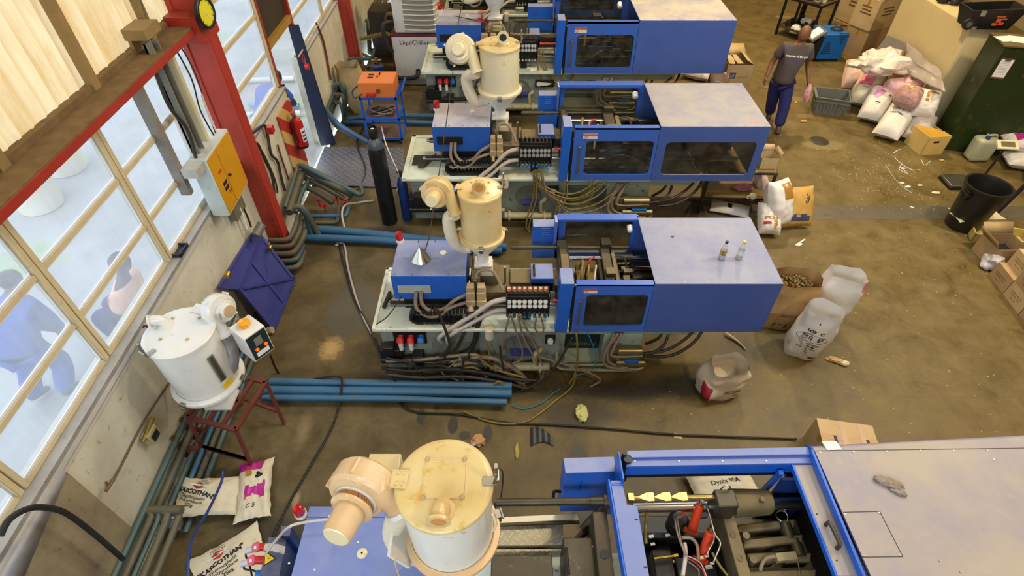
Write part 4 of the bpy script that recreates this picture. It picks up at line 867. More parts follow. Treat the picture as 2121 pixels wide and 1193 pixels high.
# ================================================================ THE BIG MACHINE IN FRONT
lav=pm('lavender_dusty_paint',(70,100,186),.32,0,.1,2.5,dust=.55,dcol=(142,150,182))
lavt=pm('grey_lavender_cover',(92,100,160),.40,0,.1,1.6,dust=.95,dcol=(164,154,144),wear=.05,wcol=(150,142,126))
bedge=pm('bright_blue_edge',(16,92,204),.38,0,.08,4)
M4=thing('injection_moulding_machine',(1.0,1.28,0),'biggest moulding machine, nearest the camera, with its clamp end open to view','moulding machine','blue injection moulding machines in a row')
def slab(m, pts, z, t):                                   # px corners of a horizontal top face
    P=[Z(x,y,z) for x,y in pts]; m.hexa([Vector((p.x,p.y,z-t)) for p in P],P); return m
m=MB().box(-1.45,3.9,.72,1.56,.05,.92); m.done('machine_bed',greygreend,M4,bevel=.01)
m=MB().box(-1.5,.7,.66,1.62,.92,.95); m.done('oil_tray',tray,M4,bevel=.004)
a=Z(641,1048,1.6); m=MB().box(a.x,-.42,.98,a.y,1.12,1.6); ic=m.done('injection_cover',lav,M4,bevel=.006)
m=MB().box(a.x+.01,-.43,a.y-.078,a.y-.075,1.6,1.602); m.done('cover_seam',bluedk,ic)
for px,py in ((745,1010+132),(599,1167),(652,1180),(682,1070),(742,1123)):
    p=Z(px,py,1.6); m=MB(); m.cyl(p,p+Vector((0,0,.005)),.006,n=10); m.done('cover_screw',white,ic)
p=Z(750,1146,1.6); m=MB(); m.lathe([(0,.006),(.026,.006),(.032,.002),(.033,0)],p,n=24); m.done('round_plate',cream,ic); m=MB(); m.cyl(p+Vector((0,0,.006)),p+Vector((0,0,.008)),.01,n=3); m.done('plate_slot',ink,ic)
beacon(M4,Z(624,1066,1.6),.92)
# end cabinet with sockets and warning triangle
m=MB(); slab(m,[(537,1193),(579,1193),(594,1114),(556,1112)],1.2,1.0); slab(m,[(580,1110),(600,1110),(604,1090),(582,1088)],1.25,.6); cb=m.done('electric_cabinet',bluedk,M4,bevel=.004)
tz=1.204; T_=[Z(x,y,tz) for x,y in ((547,1172),(549,1141),(571,1157))]
m=MB(); m.add(T_,[(0,1,2)]); wt=m.done('warning_triangle',ink,cb,recalc=False)
c_=(T_[0]+T_[1]+T_[2])/3; m=MB(); m.add([c_+(p-c_)*.84+Vector((0,0,.0015)) for p in T_],[(0,1,2)]); m.done('triangle_face',yel,wt,recalc=False)
m=MB(); m.add([c_+Vector((x*.012,y*.012,.003)) for x,y in ((-1,.1),(0,.45),(-.1,.05),(1,.1),(.1,-.55),(.15,-.1))],[(0,1,2,3,4,5)]); m.done('lightning_bolt',ink,wt,recalc=False)
for px,py in ((533,1133),(524,1160)):
    p=Z(px,py,1.1); m=MB(); m.cyl(p+Vector((.12,0,0)),p+Vector((.02,0,0)),.028,n=16); s_=m.done('red_socket',redb,M4)
    m=MB(); ax=Vector((-.35,-.45,.8)).normalized(); m.cyl(p,p+ax*.02,.036,.034,n=20); m.done('socket_lid',pm('pink_red_lid',(206,90,110),.4,0,.1,6),s_)
    m=MB(); m.cyl(p+ax*.0205,p+ax*.022,.014,n=4); m.done('lid_label',paper,s_)
    m=MB(); m.cyl(p-Vector((.02,0,.02)),p-Vector((.09,.02,.03)),.026,.02,n=14); m.done('plug',pm('grey_plug',(180,180,186),.4,0,.1,6),s_)
p=Z(531,1190,1.1); m=MB(); m.cyl(p+Vector((.1,0,0)),p,.028,n=16); m.done('blue_socket',seatblue,M4)
m=MB(); m.tube([Z(514,1138,1.08),Z(509,1150,1.05),Z(516,1168,1.0),Z(522,1193,.9)],.007); m.tube([Z(508,1168,1.08),Z(506,1178,1.05),Z(525,1182,1.02),Z(545,1190,1.0)],.007); m.done('socket_leads',rubber,M4)
m=MB(); m.sheet(lambda u,v:(Z(548,1133,1.23)*(1-u)+Z(590,1140,1.26)*u)+Vector((0,(v-.5)*.05,.02*math.sin(u*PI)+.008*math.sin(u*17+v*3))),10,3); m.done('tape_wrap',pm('torn_masking_tape',(190,180,170),.6,0,.15,20),M4,recalc=False)
# rear motor box
z=1.6; P=[Z(x,y,z) for x,y in ((1171,980),(1276,977),(1272,945),(1166,948))]; zb=Y(1158,1060,P[0].y).z
m=MB(); m.hexa([Vector((p.x,p.y,zb)) for p in P],P); mb=m.done('motor_box',blued,M4,bevel=.005)
m=MB(); 
for k in range(5):
    for j in range(3): m.cyl((P[0].x+.12+.0*k,P[0].y-.001,z-.13-.028*k),(P[0].x+.12,P[0].y-.004,z-.13-.028*k),.004,n=6)
m.done('vent_holes',ink,mb)
m=MB(); m.tube([Y(1160,1018,1.82),Y(1148,1018,1.8),Y(1146,1030,1.78)],.012); m.done('black_grip',black,M4)
# barrel zone
m=MB(); slab(m,[(1022,1085),(1166,1085),(1170,1149),(1008,1149)],.97,.02); m.done('chequer_tread',cheqs,M4)
m=MB(); slab(m,[(1036,1084),(1200,1076),(1196,1063),(1034,1071)],1.0,.03); m.done('white_rail',cream,M4,bevel=.004)
m=MB(); m.cyl(Z(1020,1088,1.0),Z(1200,1082,1.0),.012); m.cyl(Z(1010,1134,1.02),Z(1165,1133,1.02),.012); m.each('guide_rod',dsteel,M4)
m=MB(); m.box(-.14,.27,.85,Z(1100,1149,1.3).y,1.0,1.3); m.done('barrel_cover',dsteel,M4,bevel=.006)
a=Z(1166,1113,1.38); b_=Z(1242,1111,1.38); m=MB().box(a.x,b_.x,.85,a.y,1.0,1.38); nb=m.done('nozzle_cover',dsteel,M4,bevel=.006)
m=MB(); q=[Z(x,y,1.39) for x,y in ((1172,1140),(1174,1165),(1177,1193))]; m.tube([q[0]-Vector((0,0,.03)),q[0]+Vector((0,0,.03)),q[1]+Vector((0,0,.035)),q[2]+Vector((0,0,.03))],.012,sub=3); m.done('handle',rubber,nb)
m=MB()
for x,y in ((1203,1132),(1227,1132)): m.cyl(Z(x,y,1.38),Z(x,y,1.386),.006,n=8)
m.each('bolt',steel,nb)
p0=Z(1028,1041,1.5); p1=Z(1265,1038,1.5); m=MB(); m.cyl(p0,p1,.026); m.cyl(p0*.18+p1*.82,p1,.033); m.cyl(p1-Vector((.05,0,0)),p1+Vector((.04,0,0)),.05,n=12); m.done('traverse_cylinder',dsteel,M4)
for k,(x,y,z_,r) in enumerate(((1225,1075,1.25,.03),(1215,1095,1.2,.026),(1240,1060,1.35,.028))):
    m=MB(); q=Z(x,y,z_); m.cyl(q-Vector((.06,.05,.06)),q+Vector((.05,.03,.04)),r,n=14); m.done('pipe_stub',dsteel,M4)
m=MB(); m.tube([Z(1026,1042,1.5),Z(1024,1075,1.4),Z(1030,1100,1.2)],.006); m.tube([Z(1010,975,1.9),Z(1040,975,1.9),Z(1038,1030,1.7)],.005); m.done('thin_cable',hosed,M4)
# front platen and its guard
m=MB(); P=[Z(x,y,1.5) for x,y in ((1240,1193),(1262,1193),(1258,1040),(1240,1042))]; x0=P[0].x; m.box(x0,x0+.1,.7,1.62,.8,1.5)
m.done('fixed_platen',dsteel,M4,bevel=.008)
for y in (1.0,1.17,1.34): m=MB(); m.cyl((x0+.05,y,1.5),(x0+.05,y,1.504),.03,n=18); m.done('platen_hole',black,M4)
z=1.74
poly=[Z(x,y,z) for x,y in ((1264,995),(1288,995),(1299,1045),(1320,1047),(1345,1193),(1352,1240),(1306,1240),(1298,1193))]
m=MB(); m.prism([(p.x,p.y) for p in poly],lambda x,y:(x,y,z-.03),lambda x,y:(x,y,z)); gf=m.done('guard_frame',lav,M4,bevel=.003)
m=MB(); q=[Z(x,y,z) for x,y in ((1263,993),(1298,1193),(1308,1240))]
for a,b_ in zip(q,q[1:]): m.hexa([a-Vector((.012,0,.09)),a-Vector((0,0,.09)),b_-Vector((0,0,.09)),b_-Vector((.012,0,.09))],[a+Vector((-.012,0,.004)),a+Vector((0,0,.004)),b_+Vector((0,0,.004)),b_+Vector((-.012,0,.004))])
a,b_=Z(1280,935,1.8),Z(1290,993,1.8); m.hexa([a-Vector((0,0,.5)),a+Vector((.012,0,-.5)),b_+Vector((.012,0,-.5)),b_-Vector((0,0,.5))],[a,a+Vector((.012,0,0)),b_+Vector((.012,0,0)),b_])
m.box(q[0].x,b_.x+.012,b_.y-.012,b_.y,1.3,1.745); m.done('guard_edge',bedge,M4,bevel=.002,seg=1)
for k,(x,y) in enumerate(((1318,1076),(1337,1175))):
    m=MB(); q=Z(x,y,z+.001); m.cb(q,.02,.008,.003); m.done('slot',ink,gf)
# rear rail (two dusty ledges) and the blue face below
m=MB(); slab(m,[(1299,948),(1690,941),(1684,925),(1298,933)],1.8,.05); slab(m,[(1296,966),(1694,959),(1690,942),(1304,951)],1.775,.02); rr=m.done('rear_rail',lav,M4,bevel=.004)
a,b_=Z(1299,966,1.765),Z(1694,959,1.765); m=MB(); m.hexa([a-Vector((0,0,.12)),b_-Vector((0,0,.12)),b_+Vector((0,.012,-.12)),a+Vector((0,.012,-.12))],[a,b_,b_+Vector((0,.012,0)),a+Vector((0,.012,0))]); m.done('rail_face',bedge,rr)
m=MB(); m.hexa([a-Vector((0,-.02,.2)),b_-Vector((.1,-.02,.2)),b_+Vector((-.1,.05,-.2)),a+Vector((0,.05,-.2))],[a-Vector((0,-.02,.12)),b_-Vector((.1,-.02,.12)),b_+Vector((-.1,.05,-.12)),a+Vector((0,.05,-.12))]); m.done('rail_underside',black,rr)
for x in (1315,1406,1496,1587,1678): q=Z(x,955,1.776); m=MB(); m.cyl(q,q+Vector((0,0,.004)),.005,n=8); m.done('rail_screw',steel,rr)
q=Z(1294,938,1.82); m=MB(); m.cyl(q-Vector((0,0,.2)),q,.016,n=12); m.cyl(q+Vector((.02,-.03,-.3)),q+Vector((.02,-.03,-.02)),.03,n=12); m.done('rail_stop',black,M4)
# clamp cover with rolled rear edge, and the sliding door in front of it
CZ=1.83; cl=[Z(1686,930,CZ),Z(1826,1240,CZ)]; yb=Z(1686,915,CZ).y
m=MB(); m.hexa([Vector((cl[0].x,yb-.07,CZ-.015)),Vector((cl[1].x-.0,.9,CZ-.015)),Vector((3.75,.9,CZ-.015)),Vector((3.75,yb+.03,CZ-.015))],[Vector((cl[0].x,yb-.07,CZ)),Vector((cl[1].x-.0,.9,CZ)),Vector((3.75,.9,CZ)),Vector((3.75,yb+.03,CZ))])
n_=8; R_=.06
arc=[(yb+.0-.07+R_*math.sin(PI/2*k/n_), CZ-R_+R_*math.cos(PI/2*k/n_)) for k in range(n_+1)]+[(yb-.07+R_,1.0)]
rk=.1/1.72
vs=[Vector((cl[0].x-.01,y,zz)) for y,zz in arc]+[Vector((3.75,y+.1,zz)) for y,zz in arc]; k=len(arc)
m.add(vs,[(i,i+1,k+i+1,k+i) for i in range(k-1)]); m.box(3.74,3.75,.9,yb,.95,CZ-.01); m.box(2.12,3.75,.89,.902,.95,CZ)
cv=m.done('clamp_cover',lavt,M4,ang=40,recalc=True)
m=MB(); pts=[Vector((cl[0].x-.012,y,zz)) for y,zz in arc]
vs=[]; 
for p in pts: vs+= [p+Vector((-.014,0,0)),p+Vector((0.004,0,0)),p+Vector((.004,0,.004)),p+Vector((-.014,0,.004))]
for i in range(len(pts)-1): pass
m.tube([p for p in pts[:-1]]+[Vector((pts[-1].x,pts[-1].y,1.2))],.009,sub=1); a,b_=Z(1684,932,CZ),Z(1812,1240,CZ)
m.hexa([Vector((a.x-.016,a.y,CZ-.05)),Vector((a.x,a.y,CZ-.05)),Vector((b_.x,b_.y,CZ-.05)),Vector((b_.x-.016,b_.y,CZ-.05))],[Vector((a.x-.016,a.y,CZ+.006)),Vector((a.x,a.y,CZ+.006)),Vector((b_.x,b_.y,CZ+.006)),Vector((b_.x-.016,b_.y,CZ+.006))])
m.done('cover_edge',bedge,cv)
def line(m,a,b,w=.0022,h=.0012):
    a,b=Vector(a),Vector(b); d=(b-a).normalized(); s=Vector((-d.y,d.x,0))*w
    m.hexa([a-s,b-s,b+s,a+s],[a-s+Vector((0,0,h)),b-s+Vector((0,0,h)),b+s+Vector((0,0,h)),a+s+Vector((0,0,h))])
m=MB(); q=[Z(x,y,CZ+.0005) for x,y in ((1746,1061),(1822,1059),(1870,1153),(1786,1154))]
for i in range(3): line(m,q[i],q[i+1])
line(m,Z(1688,934,CZ+.0005),Z(2121,928,CZ+.0005)); m.done('panel_seam',pm('seam_dark',(50,46,50),.6,0,.1,4),cv)
for x,y in ((1698,937),(1768,936),(1836,935),(1906,934),(1974,933),(2044,932),(1820,1062),(1750,1065),(1864,1150),(1790,1151),(2058,952),(1989,1184),(1946,1161)):
    q=Z(x,y,CZ); m=MB(); m.cyl(q,q+Vector((0,0,.004)),.006,n=8); m.done('cover_screw',steelb,cv)
m=MB(); q=[Z(x,y,CZ+.002) for x,y in ((1713,932),(1744,931),(1733,914),(1702,914))]; m.add(q,[(0,1,2,3)]); m.done('white_tape',paper,cv,recalc=False)
dz=1.76; m=MB(); slab(m,[(1735,1193),(1800,1193),(1690,962),(1644,962)],dz,.03); slab(m,[(1756,1245),(1826,1245),(1800,1193),(1735,1193)],dz,.03); sd=m.done('sliding_door',lavt,M4,bevel=.003)
m=MB(); a,b_=Z(1643,960,dz),Z(1756,1245,dz); m.hexa([Vector((a.x-.014,a.y,dz-.035)),Vector((a.x,a.y,dz-.035)),Vector((b_.x,b_.y,dz-.035)),Vector((b_.x-.014,b_.y,dz-.035))],[Vector((a.x-.014,a.y,dz+.004)),Vector((a.x,a.y,dz+.004)),Vector((b_.x,b_.y,dz+.004)),Vector((b_.x-.014,b_.y,dz+.004))]); m.done('door_edge',bedge,sd)
m=MB(); q=[Z(1710,1088,dz),Z(1733,1136,dz)]; up=Vector((0,0,.055)); m.tube([q[0],q[0]+up*.7,q[0]+up+(q[1]-q[0])*.12,q[1]+up-(q[1]-q[0])*.12,q[1]+up*.7,q[1]],.012,sub=4); m.done('door_handle',dsteel,sd)
for x,y in ((1692,1065),(1733,1161)): q=Z(x,y,dz); m=MB(); m.cyl(q,q+Vector((0,0,.003)),.005,n=8); m.done('door_screw',ink,sd)
m=MB(); a,b_=Z(1618,978,1.72),Z(1576,1022,1.2); m.tube([a,b_],.022,n=4,sub=1); m.done('brace',bedge,M4)
m=MB(); m.box(Z(1590,1000,1.4).x,cl[0].x+1.2,1.78,1.80,.95,1.62); m.box(2.9,3.7,.9,1.75,.95,1.5); m.done('rear_guard_panel',bluedk,M4)
# clamp interior
m=MB(); m.box(.95,2.95,1.57,1.85,.2,.9); m.box(.95,2.9,1.60,1.64,.9,1.1); m.done('rear_bed_frame',pm('oily_black_bed',(34,30,24),.45,.2,.4,7,wear=.1,wcol=(70,62,44)),M4,bevel=.01)
m=MB(); m.box(2.1,3.6,.75,1.75,.93,1.25); m.box(.95,2.2,.72,1.56,.925,.94); m.done('lower_frame',MATS['oily_black_bed'],M4)
goldm=pm('gilded_spring_bar',(190,162,92),.3,.8,.15,8)
a,b_=Z(1300,1032,1.62),Z(1492,1029,1.62); d=(b_-a); m=MB(); m.cyl(a,b_,.017,n=16); m.box(a.x,a.x+.04,a.y-.026,a.y+.026,1.595,1.645)
for t0 in (.11,.29,.47):
    c0=a+d*t0; c1=a+d*(t0+.1); c2=a+d*(t0+.17)
    for p,q,w0,w1 in ((c0,c1,.006,.03),(c1,c2,.03,.03)): m.hexa([p+Vector((0,-w0,-.014)),q+Vector((0,-w1,-.014)),q+Vector((0,w1,-.014)),p+Vector((0,w0,-.014))],[p+Vector((0,-w0,.016)),q+Vector((0,-w1,.02)),q+Vector((0,w1,.02)),p+Vector((0,w0,.016))])
m.done('spring_bar',goldm,M4,bevel=.002)
a,b_=Z(1310,1049,1.45),Z(1700,1042,1.45); m=MB(); m.cyl(a,b_,.042,n=24); m.done('upper_tie_bar',steel,M4)
m=MB(); m.cyl(Vector((a.x,.9,1.45)),Vector((2.4,.9,1.45)),.042,n=24); m.done('lower_tie_bar',steel,M4)
a=Z(1487,1048,1.66); b_=Z(1520,1014,1.66); m=MB().box(a.x,b_.x,a.y-.01,b_.y,1.48,1.67); m.done('bar_bracket',dsteel,M4,bevel=.01); q=Z(1503,1012,1.68); m=MB(); m.tube([q+Vector((-.03,0,-.02)),q+Vector((-.02,0,.03)),q+Vector((.02,0,.03)),q+Vector((.03,0,-.02))],.005); m.done('lifting_eye',steelb,M4)
a,b_=Z(1515,1042,1.47),Z(1588,1040,1.47); m=MB(); m.cyl(a,b_,.095,.085,n=28); m.cyl(b_,b_+Vector((.02,0,0)),.075,n=24); m.cyl(a+(b_-a)*.7+Vector((0,-.03,.09)),a+(b_-a)*.7+Vector((0,-.03,.12)),.018,n=8); m.done('tie_bar_bush',brownst,M4)
m=MB(); slab(m,[(1532,1200),(1559,1200),(1517,1050),(1491,1050)],1.45,.55); slab(m,[(1535,1190),(1700,1190),(1660,1075),(1520,1075)],1.1,.1); mp=m.done('moving_platen',brownst,M4,bevel=.006)
for x,y in ((1519,1108),(1533,1156)): q=Z(x,y,1.45); m=MB(); m.lathe([(.012,.004),(.02,.006),(.02,0)],q,n=14); m.done('platen_bolt',brownst,mp)
for x,y in ((1546,1108),(1561,1158)): q=Z(x,y,1.44); m=MB(); m.cyl(q-Vector((0,0,.1)),q,.024,n=18); m.cyl(q,q+Vector((0,0,.002)),.009,n=10); m.done('stop_post',brownst,M4)
m=MB(); 
for (x0,y0),(x1,y1),w,zt in (((1528,1092),(1646,1080),11,1.38),((1540,1124),(1662,1112),12,1.40),((1545,1190),(1690,1184),12,1.4),((1548,1152),(1608,1150),12,1.4),((1630,1152),(1680,1150),12,1.38)):
    p=[Z(x0,y0+w,zt),Z(x1,y1+w,zt),Z(x1+2,y1-w*.6,zt),Z(x0,y0-w*.6,zt)]; m.hexa([Vector((v.x,v.y,zt-.12)) for v in p],p)
m.each('toggle_link',brownst,M4,bevel=.012)
m=MB()
for x,y in ((1630,1104),(1650,1138)): q=Z(x,y,1.36); m.cyl(q-Vector((0,.05,0)),q+Vector((0,.06,0)),.045,n=20)
m.each('toggle_pin',dsteel,M4)
m=MB(); slab(m,[(1612,1162),(1654,1158),(1648,1141),(1606,1145)],1.46,.045); ls=m.done('limit_switch',pm('switch_beige',(176,160,120),.4,.4,.15,8),M4,bevel=.003)
m=MB(); m.tube([Z(1608,1152,1.44),Z(1588,1156,1.42),Z(1577,1172,1.4),Z(1572,1200,1.35)],.012); m.done('switch_cable',hoseb,M4); m=MB(); m.cyl(Z(1652,1158,1.44),Z(1658,1193,1.44),.004,n=6); m.done('switch_rod',steelb,M4)
m=MB(); q=Z(1620,1070,1.4); m.tube([q+Vector((.04*math.cos(t),.04*math.sin(t),.01*math.sin(2*t))) for t in [k*.8 for k in range(9)]],.004,sub=3); m.done('wire_loop',steelb,M4)
# mould area: dark blocks, red hydraulic cylinders, pipes
m=MB(); m.box(.98,1.12,.8,1.5,.9,1.15); m.box(1.14,1.42,1.02,1.46,.92,1.12); m.box(1.42,1.5,.78,1.55,.9,1.3); m.box(1.0,1.36,.8,.98,.9,1.02); m.each('mould_block',black,M4,bevel=.01)
q=Z(1405,1080,1.2); m=MB(); m.lathe([(0,.06),(.05,.055),(.075,.02),(.075,-.1)],q,n=24); m.done('dome_motor',black,M4)
for (x0,y0),(x1,y1) in (((1449,1047),(1433,1098)),((1470,1104),(1452,1158))):
    a,b_=Z(x0,y0,1.5),Z(x1,y1,1.33); m=MB(); m.cyl(a,b_,.030,n=20); m.cyl(a,a+(a-b_).normalized()*.008,.030,.022,n=20); cyl_=m.done('hydraulic_cylinder',redcyl,M4)
    m=MB(); d=(a-b_).normalized(); m.cyl(a,a+d*.03,.012,n=10); m.cyl(a+d*.03,a+d*.045,.016,n=6); m.done('fitting',steel,cyl_)
    m=MB(); s_=d.cross(Vector((0,0,1))).normalized(); c0=b_+d*.02; m.hexa([c0-s_*.05+Vector((0,0,-.04)),c0+s_*.05+Vector((0,0,-.04)),c0+s_*.05-d*.03+Vector((0,0,-.04)),c0-s_*.05-d*.03+Vector((0,0,-.04))],[c0-s_*.05+Vector((0,0,-.02)),c0+s_*.05+Vector((0,0,-.02)),c0+s_*.05-d*.03+Vector((0,0,-.02)),c0-s_*.05-d*.03+Vector((0,0,-.02))]); m.done('cylinder_foot',redcyl,cyl_)
for pts,r,mt,z_ in (([(1451,1035),(1462,1045),(1472,1075),(1480,1105),(1492,1125),(1484,1150),(1478,1165)],.006,steelb,1.55),([(1471,1092),(1478,1095),(1478,1120),(1468,1140),(1465,1150)],.006,steelb,1.5),
    ([(1398,1075),(1402,1100),(1408,1120),(1420,1150)],.006,hoseb,1.45),([(1402,1072),(1407,1100),(1412,1125),(1424,1152)],.005,hoseb,1.45),([(1412,1114),(1432,1115),(1444,1130),(1447,1160)],.011,hoseb,1.42),([(1418,1125),(1420,1150),(1414,1193)],.014,hoseg,1.42),
    ([(1345,1040),(1340,1065),(1337,1100),(1338,1125)],.012,hosey,1.35),([(1355,1157),(1395,1152)],.009,brass,1.2),([(1475,1145),(1490,1170),(1508,1193)],.009,hosey,1.35),([(1420,1155),(1440,1165),(1455,1180),(1460,1193)],.004,redb,1.38),([(1420,1160),(1445,1178),(1448,1193)],.004,hoseb,1.38),([(1425,1152),(1450,1165),(1463,1193)],.004,hoseg,1.38)):
    m=MB(); m.tube([Z(x,y,z_) for x,y in pts],r,n=10); m.done('hose',mt,M4,ang=60)
for x,y,s_,z_,mt in ((1464,1152,.02,1.42,steel),(1475,1167,.02,1.42,steel),(1452,1155,.022,1.4,creamo),(1468,1175,.03,1.38,steelb),(1408,1070,.02,1.4,steelb),(1415,1066,.02,1.4,redcyl),(1349,1111,.022,1.15,paper),(1383,1108,.02,1.15,paper),(1352,1127,.02,1.1,paper),(1366,1169,.018,1.1,paper),(1400,1150,.02,1.2,yel),(1395,1163,.025,1.1,brass),(1455,1068,.04,1.3,bluedk)):
    q=Z(x,y,z_); m=MB(); m.cb(q,s_*1.6,s_*.9,s_*.5,rot('Z',10)); m.done('small_block',mt,M4,bevel=.002)
# cable from the socket panel up to the motor
m=MB(); m.tube([Z(548,1150,1.25),Z(575,1115,1.4),Z(598,1092,1.68),Z(630,1082,1.70),Z(700,1073,1.72),Z(712,1068,1.9)],.009); m.done('motor_cable',hoseg,M4,ang=60)
m=MB(); m.tube([Y(822,1135,1.1),Y(818,1160,1.05),Y(822,1180,1.05),Y(832,1205,1.05)],.004); m.done('thin_wire',creamo,D4)
m=MB(); m.ring_frame(1.0,2.1,.95,1.74,1.12,1.98,1.08,1.6,.62,.64,.05); fd=m.done('front_safety_door',blue,M4,bevel=.003); m=MB(); m.box(1.1,2.0,.632,.636,1.06,1.62); m.done('front_door_window',tint,fd)
# crumpled rag and tape on the big cover
def crumple(name,label,cat,c,rx,ry,rz,mat,seed,mat2=None,ang=0,n=30):
    m=MB(); m.ball((0,0,0),1,1,1,n=n,jit=.0); vs=[]
    for v in m.v:
        k=1+.42*noise.noise(v*2.1+Vector((seed,0,3)))+.16*noise.noise(v*4.3+Vector((0,seed,1)))+.08*noise.noise(v*10+Vector((seed,seed,1)))
        vs.append(rot('Z',ang)@Vector((v.x*rx*k,v.y*ry*k,max(v.z,-.55)*rz*k)))
    lo=min(v.z for v in vs); m.v=[Vector((c[0]+v.x,c[1]+v.y,c[2]+v.z-lo)) for v in vs]
    if mat2: m.m=[1 if noise.noise(Vector(m.v[f[0]])*14)>.3 else 0 for f in m.f]
    o=m.done(name,[mat]+([mat2] if mat2 else []),ang=55); return tag(o,label,cat)
crumple('dirty_rag','crumpled dirty rag lying on the top of the nearest machine cover','rag',Z(1838,1001,CZ),.085,.03,.02,pm('dirty_rag_cloth',(150,138,126),.8,0,.4,20),3,pm('rag_red',(166,110,80),.8,0,.2,10),-22)
crumple('dirty_rag','small grey end of a torn rag beside the bigger rag on the cover','rag',Z(1858,1017,CZ),.05,.028,.012,MATS['dirty_rag_cloth'],5,None,-40)
# ================================================================ THINGS ALONG THE WINDOW WALL
grimy=[pipeg,teal,pipeb]
def pipe(name_pts, r, mat, label, z=None, n=12, sub=3, group='pipes run along the floor'):
    pts=[Z(p[0],p[1],p[2] if len(p)>2 else z) if not isinstance(p,Vector) else p for p in name_pts]
    pts=[Vector((max(p.x,WX(p.y,.1)+r+.015),p.y,max(p.z,r))) for p in pts]
    m=MB(); m.tube(pts,r,n=n,sub=sub); o=m.done('water_pipe',mat,ang=60); return tag(o,label,'pipe',group)
# bundle from the front corner to the near column
for k,(n,z,r,mt,lb) in enumerate(((.14,.44,.03,teal,'uppermost teal pipe of the bundle low on the window wall'),(.18,.33,.034,pipeg,'grimy pipe just under the uppermost teal one along the window wall'),(.23,.24,.025,teal,'thin teal pipe in the middle of the window wall bundle'),
    (.26,.15,.026,pipeb,'blue pipe low in the bundle along the window wall'),(.30,.09,.032,pipeg,'thick grimy pipe beside the blue one at the wall foot'),(.36,.06,.03,teal,'outermost teal pipe on the floor along the window wall'))):
    y0=-1 if k<2 else 2.05
    pipe([WP(n,y0,z),WP(n,y0+1,z),WP(n,3.2,z),WP(n,4.4,z)],r,mt,lb,sub=1)
for k,(n,z,r,mt) in enumerate(((.22,.42,.030,pipeg),(.29,.42,.022,teal),(.365,.42,.034,pipeg),(.45,.40,.03,pipeg))):
    pipe([WP(n,-1,z),WP(n,1,z),WP(n,1.95-.03*k,z),WP(n-.005,2.05-.03*k,z),WP(n-.03,2.08,z),WP(.15,2.1,z)],r,mt,['thick shiny pipe next to the plaster at the front left corner','slim teal pipe between the shiny ones at the front left corner','thick grimy pipe ending in an elbow by the paper bags','outermost of the four elbowed pipes by the paper bags'][k],sub=3,group='elbowed pipes at the front left corner')
m=MB(); m.cyl(WP(.13,2.1,.42),WP(.46,2.1,.42),.042,n=16)
tag(m.done('pipe_manifold',pipeg),'horizontal header pipe joining the elbowed pipes near the paper bags','pipe')
m=MB()
for y in (2.75,2.95): wbox(m,.12,.3,y,y+.04,.28,.31)
for y in (2.75,2.95): wbox(m,.12,.14,y,y+.04,.15,.5)
struct(m.done('trim_8',rust))
